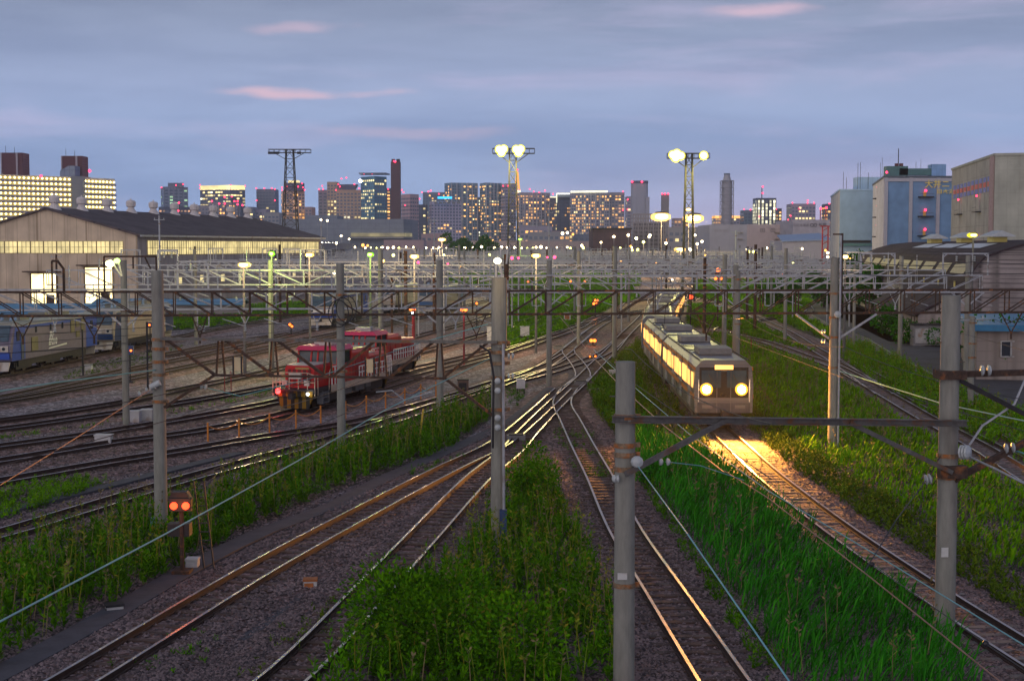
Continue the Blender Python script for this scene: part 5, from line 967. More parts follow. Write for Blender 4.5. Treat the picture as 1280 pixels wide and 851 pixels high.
# ---------------------------------------------------------------- the far city
w_or = litmat('lit_orange', (1, .45, .10), 1.5, .5, .05); w_ye = litmat('lit_yellow', (1, .78, .32), 1.15, .4, .05); w_wh = litmat('lit_white', (1, .95, .62), 1.3, .4, .05); w_gr = litmat('lit_green', (.45, .85, .45), .6, .4, .05); w_dm = litmat('lit_dim', (.9, .42, .2), .55, .5, .05)
LIT = dict(o=w_or, y=w_ye, w=w_wh, g=w_gr, d=w_dm)
def wall(nm, c, ln=None, sx=3.0, sz=3.2, lw=.35): return panelled(nm, c, ln or tuple(v * .7 for v in c), sx, sz, lw, .7, var=.06, axis='XY')
def tower(label, x0, xc, x1, yt, Y, m, cw=3.2, rh=3.3, lit='oyd', p=.3, ww=.62, wh=.5, crown=None, beac=(), name='tower_block', rows=None, vert=None, yb=303, seed=0, cat='tower', rowlit=0.0, zone=None, winm=None):
    rr = random.Random(seed or int(x0 * 13 + yt)); A = Vector((X(x0, Y + 18), Y + 18, 0)) if xc > x0 else Vector((X(x0, Y), Y, 0)); B = Vector((X(xc, Y), Y, 0)); C_ = Vector((X(x1, Y + (12 if xc > x0 else 0)), Y + (12 if xc > x0 else 0), 0))
    if xc == x0: A = B + Vector((0, 25, 0))
    if xc == x1: C_ = B + Vector((0, 25, 0))
    D = A + (C_ - B); z = Z(yt, Y); t = thing(name, label, cat, B, 'far city towers'); mb = MB(); V = [A, B, C_, D]; V = V + [v + UP * z for v in V]
    mb.add(V, [(0, 1, 5, 4), (1, 2, 6, 5), (2, 3, 7, 6), (3, 0, 4, 7), (4, 5, 6, 7)]); mb.build('wall', m, t)
    zb = Z(yb, Y); grids = {}
    for (a, b) in ((A, B), (B, C_)):
        L_ = (b - a).length; vis = abs(b.x / b.y - a.x / a.y) * F
        if vis < 2: continue
        u = (b - a) / L_; nn = Vector((u.y, -u.x, 0)); nc = max(1, int(L_ / cw)); st = L_ / nc; nr = int((z - zb - 1.5) / rh)
        for j in range(nr):
            zz = z - 1.5 - (j + 1) * rh; rl = rr.random() < rowlit; run = 0
            for i in range(nc):
                k = 'n'; pp = p if zone is None else zone(i / nc, j / max(1, nr), p)
                if rl: pp = .75
                if run > 0: k = last; run -= 1
                elif rr.random() < pp: k = rr.choice(lit); last = k; run = rr.choice((0, 0, 1)) if not rl else 3
                a0 = i * st + st * (1 - ww) / 2
                grids.setdefault(k, MB()).quad(*[a + u * s + UP * h + nn * .12 for s, h in ((a0, zz), (a0 + st * ww, zz), (a0 + st * ww, zz + rh * wh), (a0, zz + rh * wh))])
    for k, g_ in grids.items():
        if k == 'n': tag(g_.build('window_grid', winm or mat('far_glass', (.10, .14, .22), .25, var=.1, spec=.8), t), kind='stuff')
        else: tag(g_.build('lit_window', LIT[k], t), kind='stuff')
    if vert:
        mb = MB(); L_ = (C_ - B).length; u = (C_ - B) / L_
        for i in range(vert + 1): mb.bar(B + u * (L_ * i / vert) + Vector((0, -.5, 0)), B + u * (L_ * i / vert) + Vector((0, -.5, z)), 1.1, .9)
        mb.build('fin', mat('pale_fin', (.36, .38, .45), .7, var=.05), t)
    if crown: crown(t, A, B, C_, D, z, Y)
    for bx, by in beac: beacon(t, (X(bx, Y - 1), Y - 1, Z(by, Y - 1)), Y * .00048)
    return t
def setback(x0, x1, yt, m, extra=()):
    def f(t, A, B, C_, D, z, Y):
        mb = MB(); mb.prism([(X(x0, Y + 6), Y + 6), (X(x1, Y + 6), Y + 6), (X(x1, Y + 16), Y + 16), (X(x0, Y + 16), Y + 16)], z - .5, Z(yt, Y)); mb.build('roof_block', m, t)
    return f
g_blue = wall('far_blue', (.20, .31, .44)); g_grey = wall('far_grey', (.38, .38, .46)); g_cream = wall('far_cream', (.70, .50, .38)); g_pink = wall('far_pink', (.55, .40, .44)); g_lil = wall('far_lilac', (.46, .43, .56)); g_dark = wall('far_dark', (.12, .14, .22)); g_slate = wall('far_slate', (.24, .29, .40)); g_white = wall('far_white', (.42, .42, .46))
# left housing blocks with corridor lights
Y = 830; clamp = emit('corridor_light', (1, .80, .30), 7)
def housing(label, A, B, z, m, nr, nc, z0, rz, sp, part100=90):
    A, B = Vector(A), Vector(B); t = thing('housing_block', label, 'housing block', A); L_ = (B - A).length; u = (B - A) / L_; bk = Vector((-u.y, u.x, 0)) * 12; nn = -bk.normalized(); mb = MB(); V = [A, B, B + bk, A + bk]; V += [v + UP * z for v in V]
    mb.add(V, [(0, 1, 5, 4), (1, 2, 6, 5), (2, 3, 7, 6), (3, 0, 4, 7), (4, 5, 6, 7)]); mb.build('wall', m, t); n = 0; rest = MB()
    for j in range(nr):
        zz = z - z0 - j * rz; mb = MB(); mb.bar(A + nn * .7 + UP * (zz - 1.7), B + nn * .7 + UP * (zz - 1.7), 1.3, 1.1); mb.build('access_gallery', mat('gallery_grey', (.34, .32, .38), .8, var=.1), t)
        mb = MB(); face_quads(mb, A, u, UP, [(0.3, zz - 1.1, L_ - .3, zz + .9)], .08, nn); mb.build('gallery_opening', litmat('gallery_glow', (1, .62, .1), .16, .3, .3), t)
        for i in range(nc):
            p = A + u * ((i + .5) * L_ / nc) + nn * .9 + UP * (zz + .1)
            if n < part100: beacon(t, p, .55, clamp, 'corridor_lamp'); n += 1
            else: rest.ball(p, .55, 6)
    if rest.v: tag(rest.build('corridor_lamp', clamp, t), kind='stuff')
    return t
m_hs = wall('housing_grey', (.42, .38, .42))
t = housing('long apartment slab with rows of glowing gallery lamps at the far left', (X(-60, 800), 800, 0), (X(97, 850), 850, 0), Z(220, 830), m_hs, 9, 27, 1.6, 3.0, 0)
t2 = housing('shorter apartment slab with round gallery lamps, right of the grey stair tower', (X(106, 850), 850, 0), (X(146, 870), 870, 0), Z(222.5, 850), m_hs, 9, 9, 2.2, 3.05, 0)
for q, yy in ((58, 222), ): beacon(t, (X(q, 830), 825, Z(221.5, 830)), .8)
beacon(t2, (X(115, 850), 850, Z(214.5, 850)), .9)
t = thing('stair_tower', 'grey stair tower between the two lamp-lit apartment slabs', 'tower', (X(99, 845), 845, 0)); mb = MB(); mb.prism([(X(92, 845), 845), (X(106, 845), 845), (X(106, 845), 862), (X(92, 845), 862)], 0, Z(221, 845)); mb.build('wall', wall('stair_grey', (.26, .28, .34), sx=99), t); mb = MB(); mb.extr([(0, 0), (0, 5), (5, 8), (9, 8), (9, 0)], (X(78, 850), 850, Z(225, 850)), (1, 0, 0), (0, 0, 1), 10, (0, 1, 0)); mb.build('roof_block', g_slate, t)
m_brick = wall('brick_red', (.30, .10, .10), (.12, .045, .05), 2.0, 1.5, .2); m_cw = mat('tower_rib', (.38, .34, .38), .8, var=.05)
for q0, qm, q1, yt, yb, lab in ((5, 25, 32, 192, 222, 'left'), (80, 99, 106, 196, 223, 'right')):
    Yt = 860; t = thing('brick_tower', 'dark red brick rooftop tower with pale corner ribs, the %s one of two' % lab, 'tower', (X(q0, Yt), Yt, 0)); mb = MB(); mb.prism([(X(q0, Yt), Yt), (X(q1, Yt), Yt), (X(q1, Yt), Yt + 12), (X(q0, Yt), Yt + 12)], 0, Z(yt, Yt)); mb.build('wall', m_brick, t)
    mb = MB()
    for q in (q0 + .6, qm): mb.box((X(q, Yt), Yt - .2, Z(yt, Yt) / 2), (.7 if q < qm else 1.1, .6, Z(yt, Yt))); 
    mb.build('corner_rib', m_cw, t); mb = MB(); [mb.tube([(X(q, Yt), Yt + 3, Z(yt, Yt)), (X(q, Yt), Yt + 3, Z(yt - h, Yt))], .12, 4) for q, h in ((q0 + 4, 9), (q0 + 15, 7))]; mb.build('antenna', 'dark', t)
# towers from left to right
def band_crown(m, h0, h1):
    def f(t, A, B, C_, D, z, Y): mb = MB(); mb.prism([(A.x, A.y - .5), (B.x, B.y - .6), (C_.x, C_.y - .6), (D.x, D.y)], z - h1, z - h0); mb.build('light_band', m, t)
    return f
def outline_crown(x0, y0, x1, y1, m=w_wh, th=1.6):
    def f(t, A, B, C_, D, z, Y): mb = MB(); mb.bar((X(x0, Y - 1), Y - 1, Z(y0, Y)), (X(x1, Y - 1), Y - 1, Z(y1, Y)), th, th); mb.build('light_strip', m, t)
    return f
Yc = 1500
tower('small blue-green glass tower with two lit columns and a slanting lit roof', 203, 207, 237, 234, Yc, g_slate, cw=5, lit='gg', p=.18, zone=lambda u, v, p: .6 if (abs(u - .2) < .06 or abs(u - .8) < .12) and v < .7 else .04, crown=setback(212, 232, 229, g_slate), beac=((204, 235), (222, 232), (231, 231)), seed=1)
tower('broad office block with many yellow-lit floors and a glowing top band', 252, 290, 308, 232, Yc, g_dark, lit='yyw', p=.5, rowlit=.35, crown=band_crown(w_ye, 0, 4.5), beac=((252, 232), (290, 232), (308, 233), (252, 236), (290, 236)), seed=2, ww=.85, yb=262)
for i, (a, b, yt, m, l, p, Yq) in enumerate([(200, 240, 259, g_dark, 'od', .25, 1350), (240, 262, 257, g_grey, 'od', .12, 1360), (262, 300, 253, g_grey, 'od', .3, 1370), (298, 318, 259, g_slate, 'yd', .25, 1380), (316, 334, 262, g_lil, 'yo', .2, 1390), (331, 350, 266, g_white, 'yo', .15, 1250), (382, 391, 259, g_pink, 'yo', .3, 1450)]):
    tower('low far building %s' % ['with bright orange windows below the blue-green tower', 'mostly unlit grey beside the blue-green tower', 'with reddish windows in front of the yellow-lit office block', 'with a round lit sign at the foot of the office block', 'pale lilac, just left of the slim blue tower', 'white and low in front of the slim blue tower', 'small and pink at the right foot of the orange-lit tower'][i], a, a, b, yt, Yq, m, lit=l, p=p, seed=30 + i, cat='building', name='far_building')
t = thing('crane_light_row', 'loose row of red aviation lamps on masts above the low reddish buildings', 'lamps', (X(280, 1340), 1340, 0)); mb = MB(); pts = [(267, 252), (276, 255), (283, 255), (283, 247), (292, 246), (295, 252), (299, 252), (299, 256), (305, 257), (226, 254), (225, 264)]
for a, b in pts: mb.tube([(X(a, 1340), 1340, 0), (X(a, 1340), 1340, Z(b, 1340))], .3, 4); beacon(t, (X(a, 1340), 1338, Z(b, 1340)), .9)
mb.build('mast', 'dark', t)
tower('slim blue tower with two bands of orange floors', 322, 322, 345, 237, 1550, g_slate, lit='oy', p=.10, zone=lambda u, v, p: .75 if abs(v - .36) < .04 or abs(v - .5) < .06 or abs(v - .75) < .05 else .06, beac=((322, 236), (332, 236), (341, 236), (345, 237), (322, 251), (345, 251)), seed=3, ww=.8)
tower('cream tower glowing orange with a dark crown and lit ring, behind the unlit mast', 353, 355, 382, 239, 1450, g_cream, lit='od', p=.42, crown=lambda t, A, B, C_, D, z, Y: (MB().prism([(X(357, Y), Y + 2), (X(379, Y), Y + 2), (X(379, Y), Y + 16), (X(357, Y), Y + 16)], z, Z(229, Y)).build('roof_block', g_dark, t), MB().prism([(X(361, Y), Y + 4), (X(374, Y), Y + 4), (X(374, Y), Y + 12), (X(361, Y), Y + 12)], Z(229, Y), Z(226, Y)).build('light_band', w_ye, t)), beac=((354, 238), (357, 230), (379, 230), (382, 238), (360, 234), (374, 234), (354, 235), (380, 235)), seed=4)
tower('narrow lilac tower with red roof lamps left of the cream slab', 399, 399, 410, 238, 1500, g_lil, lit='od', p=.12, beac=((400, 237), (404, 233), (405, 237)), seed=5)
tower('pink-cream slab with two columns of yellow windows', 410, 410, 422, 228, 1480, g_cream, lit='yy', p=.1, zone=lambda u, v, p: .85 if v > .25 and (u < .35 or u > .6) else 0, cw=2.6, seed=6)
tower('wide cream hotel with a dark flared crown and many yellow windows', 421, 421, 452, 238, 1420, g_cream, lit='yyw', p=.5, zone=lambda u, v, p: .7 if v > .42 and u > .35 else (.35 if v > .42 else 0), beac=((424, 231), (426, 234), (444, 231), (428, 224), (434, 223), (421, 238), (450, 236)), crown=lambda t, A, B, C_, D, z, Y: MB().extr([(X(425, Y), z), (X(422.5, Y), Z(231, Y)), (X(447, Y), Z(231, Y)), (X(443, Y), z)], (0, Y + 2, 0), (1, 0, 0), (0, 0, 1), 14, (0, 1, 0)).build('roof_block', g_dark, t), seed=7)
tower('blue glass office tower with a winged roof and yellow-lit floors', 452, 469, 484, 221, 1380, wall('glass_blue', (.09, .26, .40), sz=3.4), lit='yy', p=.2, rowlit=.35, crown=lambda t, A, B, C_, D, z, Y: MB().prism([(X(450, Y), Y - 3), (X(484, Y), Y - 3), (X(486, Y), Y + 20), (X(450, Y), Y + 20)], z + 2, z + 3.2).build('canopy', g_slate, t), beac=((456, 218), (466, 218), (486, 237), (450, 236)), seed=8)
beacon(bpy.data.objects[-1] if False else [o for o in bpy.data.objects if o.get('label', '').startswith('blue glass office')][0], (X(451.5, 1375), 1375, Z(227, 1375)), 1.6, white_l, 'flood_lamp')
tower('sliver of a tower with orange balconies beside the dark chimney', 484, 484, 489, 236, 1450, g_dark, lit='o', p=.7, seed=9)
def chimney(label, x0, x1, yt, Y, m, beac, top=True):
    t = thing('chimney', label, 'chimney', (X((x0 + x1) / 2, Y), Y, 0)); w = X(x1, Y) - X(x0, Y); xm = X((x0 + x1) / 2, Y); mb = MB(); mb.box((xm, Y, Z(yt, Y) / 2), (w, w, Z(yt, Y))); mb.build('shaft', m, t)
    if top:
        for s in (-1, 1): mb = MB(); mb.tube([(xm + s * w * .26, Y, Z(yt, Y)), (xm + s * w * .26, Y, Z(yt, Y) + 2.6)], w * .2, 10); mb.build('flue', 'dark', t)
    for a, b in beac: beacon(t, (X(a, Y - 5), Y - w / 2 - 1, Z(b, Y)), Y * .0006)
    return t
chimney('tall dark brown square chimney with two flues, red lamps at its top', 489.8, 501.4, 203.5, 1300, wall('chimney_brown', (.13, .07, .08), sx=2, sz=2, lw=.3), ((493.5, 203), (495, 203.5)))
tower('pinkish slab with a darker stepped half right of the chimney', 502, 513, 524, 243, 1250, g_pink, lit='yy', p=.05, zone=lambda u, v, p: .7 if v > .45 and u > .8 else .0, beac=((503, 238), (505, 241), (507, 257)), seed=10)
tower('narrow dark tower with yellow windows left of the hotel', 524, 524, 533, 256, 1350, g_dark, lit='yy', p=.35, zone=lambda u, v, p: .5 if u > .4 else .05, beac=((525, 249),), seed=11)
tower('hazy blue tower with red roof lamps standing behind the hotel', 529, 529, 557, 241, 1700, g_blue, lit='oy', p=.28, beac=((528, 241), (536, 240), (539, 239), (549, 243)), seed=12)
tower('pale lilac hotel with a glowing blue sign on its roof', 537, 539, 577, 252, 1150, g_lil, lit='oy', p=.0, zone=lambda u, v, p: .26 if v > .42 and u > .1 else .0, cw=2.6, rh=2.6, seed=13, crown=lambda t, A, B, C_, D, z, Y: (MB().box((X(556.5, Y), Y - 1, Z(247.7, Y)), (11.5, 1, 1.6)).build('roof_sign', cyan_l, t), [MB().box((X(q, Y), Y - .3, Z(254, Y)), (2.6, .3, 1.6)).build('window', 'glass', t) for q in (545.5, 551, 556, 561.5, 567.5, 573.5)]))
tower('condominium tower with orange windows and pale vertical fins, left of the pair', 556, 565, 597, 229, 1450, g_blue, lit='oooy', p=.3, cw=2.9, rh=3.0, vert=5, seed=14, beac=())
tower('condominium tower with orange windows and pale vertical fins, right of the pair', 600, 608, 627, 229, 1440, g_blue, lit='oooy', p=.3, cw=2.9, rh=3.0, vert=4, seed=15)
tower('plain pale lilac tower just left of the middle floodlight mast', 626, 632, 645, 230, 1430, g_lil, lit='yo', p=.04, seed=16, beac=((629, 233), (635, 233)))
tower('low middle tower glimpsed in the gap between the condominium pair', 590, 590, 606, 247, 1500, g_slate, lit='oow', p=.4, seed=17)
t = thing('broadcast_tower', 'tapering lattice tower lit orange behind the middle floodlight mast', 'tower', (X(647, 2300), 2300, 0)); mb = MB(); Yq = 2300; cx_ = X(646.5, Yq)
for s in ((-1, -1), (1, -1), (1, 1), (-1, 1)):
    pr_ = [(9, Z(262, Yq)), (4.4, Z(245, Yq)), (2.0, Z(228, Yq)), (.8, Z(216, Yq))]
    for (w0, z0), (w1, z1) in zip(pr_, pr_[1:]): mb.bar((cx_ + s[0] * w0, Yq + s[1] * w0, z0), (cx_ + s[0] * w1, Yq + s[1] * w1, z1), 1.7)
for k in range(14):
    z = Z(262 - k * 3.4, Yq); w = max(.9, 8.6 - k * .66); mb.box((cx_, Yq, z), (2 * w, 2 * w, .9))
    mb.bar((cx_ - w, Yq - w, z), (cx_ + w * .9, Yq - w, z + 4.0), .9)
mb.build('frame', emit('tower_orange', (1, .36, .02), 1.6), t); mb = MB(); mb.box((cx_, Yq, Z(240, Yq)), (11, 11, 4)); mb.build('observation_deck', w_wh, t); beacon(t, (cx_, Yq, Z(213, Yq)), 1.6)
tower('grey condominium speckled with orange windows right of the middle floodlight mast', 647, 650, 687, 241, 1400, g_grey, lit='oood', p=.34, cw=2.7, rh=3.0, vert=7, seed=18, beac=((649, 238), (662, 237), (667, 240), (681, 239), (674, 241), (689, 247), (691, 243)))
tower('dark slab with a stepped white light line along its roof', 687, 696, 714, 247, 1380, g_dark, lit='ooy', p=.22, cw=3.0, seed=19, crown=lambda t, A, B, C_, D, z, Y: (MB().prism([(X(696, Y), Y), (X(713, Y), Y), (X(713, Y), Y + 20), (X(696, Y), Y + 20)], z - .2, Z(244, Y)).build('roof_block', g_slate, t), MB().bar((X(687, Y), Y - 2, Z(247, Y)), (X(696, Y), Y - 2, Z(247, Y)), 1.0).bar((X(695.5, Y), Y - 2, Z(254, Y)), (X(695.5, Y), Y - 2, Z(243, Y)), 1.0).bar((X(695.5, Y), Y - 2, Z(242.8, Y)), (X(713, Y), Y - 2, Z(242.8, Y)), 1.0).build('light_strip', w_wh, t)))
tower('widest condominium with dense orange windows and a lit roof edge', 712, 732, 761, 241, 1330, g_grey, lit='oooy', p=.42, cw=2.6, rh=2.9, vert=5, seed=20, crown=outline_crown(713, 240.5, 759, 240))
tower('taller right wing of the wide condominium with white lamps at its roof corner', 760, 760, 780, 241, 1345, g_grey, lit='oood', p=.42, cw=2.6, rh=2.9, seed=21, beac=((778, 240), (778, 263)))
tower('pale blue tower half hidden behind the round grey tower', 783, 783, 794, 246, 1500, g_lil, lit='yyo', p=.15, zone=lambda u, v, p: .5 if v > .5 else .1, beac=((784, 250), (784, 262)), seed=22)
# round grey tower
Yq = 1250; t = thing('round_tower', 'windowless round-cornered grey tower with a dark cap and two red lamps', 'tower', (X(798.5, Yq), Yq, 0)); xc = X(798.5, Yq); w = X(809, Yq) - xc
def oval(w, d, n=20): return [(xc + w * math.copysign(abs(math.cos(a)) ** .6, math.cos(a)), Yq + d * math.copysign(abs(math.sin(a)) ** .6, math.sin(a))) for a in [2 * math.pi * i / n for i in range(n)]]
mb = MB(); mb.prism(oval(w, w), 0, Z(230.5, Yq)); mb.build('wall', mat('smooth_grey', (.33, .34, .42), .5, var=.04, scale=.1), t); mb = MB(); mb.prism(oval(w * 1.02, w * 1.02), Z(230.5, Yq), Z(227, Yq)); mb.build('roof_band', g_dark, t)
for q in (792, 808): mb = MB(); mb.box((X(q, Yq), Yq - w * .85, Z(247, Yq) / 2), (3.0, 3.5, Z(247, Yq))); mb.build('buttress', mat('smooth_grey', (.33, .34, .42)), t)
beacon(t, (X(788.5, Yq), Yq - w, Z(228.5, Yq)), .9); beacon(t, (X(800.5, Yq), Yq - w - 1, Z(228.5, Yq)), .9)
chimney('square grey chimney with three red lamps right of the round tower', 826, 835, 243.5, 1350, mat('chimney_grey', (.22, .2, .23), .8, var=.08), ((827, 243), (830.5, 243), (834.5, 243)), top=False)
# framed chimney
Yq = 900; t = thing('framed_chimney', 'pale chimney inside a steel frame with a narrower crowned top', 'chimney', (X(907, Yq), Yq, 0)); xc = X(907.3, Yq); mb = MB(); mb.tube([(xc, Yq, 0), (xc, Yq, Z(227, Yq)), (xc, Yq, Z(226.5, Yq)), (xc, Yq, Z(219, Yq))], [3.0, 3.0, 2.7, 1.7], 16); mb.build('shaft', mat('chimney_pale', (.36, .36, .42), .7, var=.08), t)
mb = MB(); mb.tube([(xc, Yq, Z(227.5, Yq)), (xc, Yq, Z(226.5, Yq))], 4.1, 12); mb.tube([(xc, Yq, Z(219.5, Yq)), (xc, Yq, Z(217.5, Yq))], 2.0, 12); mb.build('gallery', g_slate, t); mb = MB()
for k in range(9):
    z = Z(227 + k * 8.5, Yq)
    for a, b in (((-1, -1), (1, -1)), ((1, -1), (1, 1)), ((1, 1), (-1, 1)), ((-1, 1), (-1, -1))):
        p, q = Vector((xc + a[0] * 3.7, Yq + a[1] * 3.7, z)), Vector((xc + b[0] * 3.7, Yq + b[1] * 3.7, z)); mb.bar(p, q, .3); mb.bar(p, q - UP * 4.2, .2)
for a in (-1, 1):
    for b in (-1, 1): mb.bar((xc + a * 3.7, Yq + b * 3.7, 0), (xc + a * 3.7, Yq + b * 3.7, Z(227, Yq)), .38)
mb.build('frame', mat('frame_pale', (.26, .26, .3), .7), t)
tower('distant low block with a glowing yellow roof line left of the framed chimney', 893, 893, 931, 270, 1500, g_lil, lit='oy', p=.25, crown=band_crown(w_or, 0, 2.6), seed=23, cat='building', name='far_building')
tower('plain blue block right of the framed chimney', 929, 929, 947, 263, 1450, g_blue, lit='d', p=.0, beac=((929, 262), (937, 262.5), (943, 262)), seed=24)
tower('tower striped with bright white-green window columns and a red mast on top', 945, 945, 969, 248, 1400, g_dark, lit='www', p=.85, cw=3.4, ww=.5, wh=.8, beac=((948, 271),), seed=25, zone=lambda u, v, p: .88 if v > .08 else .1, crown=lambda t, A, B, C_, D, z, Y: (MB().tube([(X(952, Y), Y + 5, z), (X(952, Y), Y + 5, Z(235, Y))], .5, 5).build('antenna', 'dark', t), beacon(t, (X(952, Y), Y, Z(234, Y)), .9), beacon(t, (X(952, Y), Y, Z(242, Y)), .9)))
tower('small block with orange windows right of the white-striped tower', 968, 968, 976, 261, 1450, g_dark, lit='oy', p=.4, seed=26, beac=((969, 262),))
tower('lilac-grey tower with staggered yellow floors at the right end of the skyline', 988, 988, 1018, 255, 1350, g_lil, lit='yy', p=.2, rowlit=.3, zone=lambda u, v, p: .55 if v > .3 and u < .75 else .03, beac=((989, 254), (1008, 251), (1008, 254), (1016, 254), (998, 261), (987, 270), (984, 275)), seed=27)
tower('thin dark tower with orange windows at the edge of the turquoise warehouse', 1033, 1033, 1037, 255, 1300, g_dark, lit='oo', p=.5, seed=28, beac=((1035, 255),))
for i, (q, yt) in enumerate(((1024, 261), (1031, 260))):
    t = thing('radio_mast', ['left', 'right'][i] + ' one of two short red-lamped masts left of the turquoise warehouse', 'mast', (X(q, 900), 900, 0)); mb = MB(); mb.tube([(X(q, 900), 900, 0), (X(q, 900), 900, Z(yt, 900))], .35, 5); mb.build('shaft', mat('red_paint', (.4, .03, .03)), t); beacon(t, (X(q, 900), 899, Z(yt, 900)), .8)
for i, (a, b, yt, m, l, p, Yq) in enumerate([(527, 560, 292, g_pink, 'y', .1, 1000), (650, 690, 283, g_lil, 'od', .35, 1000), (690, 716, 289, g_pink, 'oy', .35, 990), (716, 745, 292, g_slate, 'd', .1, 980), (835, 892, 284, g_white, 'yo', .08, 800), (842, 860, 273, g_pink, 'od', .2, 1500), (660, 712, 290, g_white, 'oo', .3, 950), (480, 530, 300, g_pink, 'd', .1, 760)]):
    tower('low building %s' % ['of pale pink at the foot of the lilac hotel', 'of lilac grey below the grey condominium', 'of pink with orange windows below the white-lined slab', 'of slate grey left of the brown box building', 'of off-white behind the right floodlight mast', 'of pink far behind the right floodlight mast', 'of white in a row below the grey condominium', 'of pink right of the broad hall'][i], a, a, b, yt, Yq, m, lit=l, p=p, seed=50 + i, cat='building', name='far_building', yb=306)
# ---------------------------------------------------------------- rolling stock
def place(t, p, ang): t.location = p; t.rotation_euler = (0, 0, ang)
def bogie(t, x, m='dark', w=.86):
    mb = MB(); mb.box((x, 0, .62), (3.3, 2.0, .35)); mb.box((x, .98, .55), (2.9, .14, .5)); mb.box((x, -.98, .55), (2.9, .14, .5)); b = mb.build('bogie', m, t)
    for dx in (-1.05, 1.05):
        mb = MB(); mb.tube([(x + dx, -.62, .43), (x + dx, -.5, .43)], .43, 14); mb.tube([(x + dx, .5, .43), (x + dx, .62, .43)], .43, 14); mb.tube([(x + dx, -.5, .43), (x + dx, .5, .43)], .08, 8); mb.build('wheel_set', mat('wheel_steel', (.06, .045, .04), .5, .5), b)
m_red = mat('loco_red', (.50, .006, .010), .42, var=.12, stain=(.2, .02, .02), stain_amt=.2); m_pinkr = mat('loco_roof_red', (.62, .03, .12), .45, var=.1); m_lg = mat('light_grey_paint', (.55, .52, .48), .5, var=.12, stain=(.35, .28, .22), stain_amt=.25)
m_tan = mat('deck_beige', (.52, .42, .32), .6, var=.15); m_white = mat('rail_white', (.8, .76, .72), .5, var=.08); m_ybk = panelled('hazard_yellow', (.17, .10, .008), (.02, .02, .02), .5, 0, .25, .5, axis='Y')
def rail_fence(t, x0, x1, y, z0, h, n, m=m_white, mid=2, name='handrail'):
    mb = MB()
    for i in range(n + 1): x = x0 + (x1 - x0) * i / n; mb.tube([(x, y, z0), (x, y, z0 + h)], .042, 6)
    for k in range(mid): z = z0 + h * (k + 1) / mid; mb.tube([(x0, y, z), (x1, y, z)], .042, 6)
    return mb.build(name, m, t)
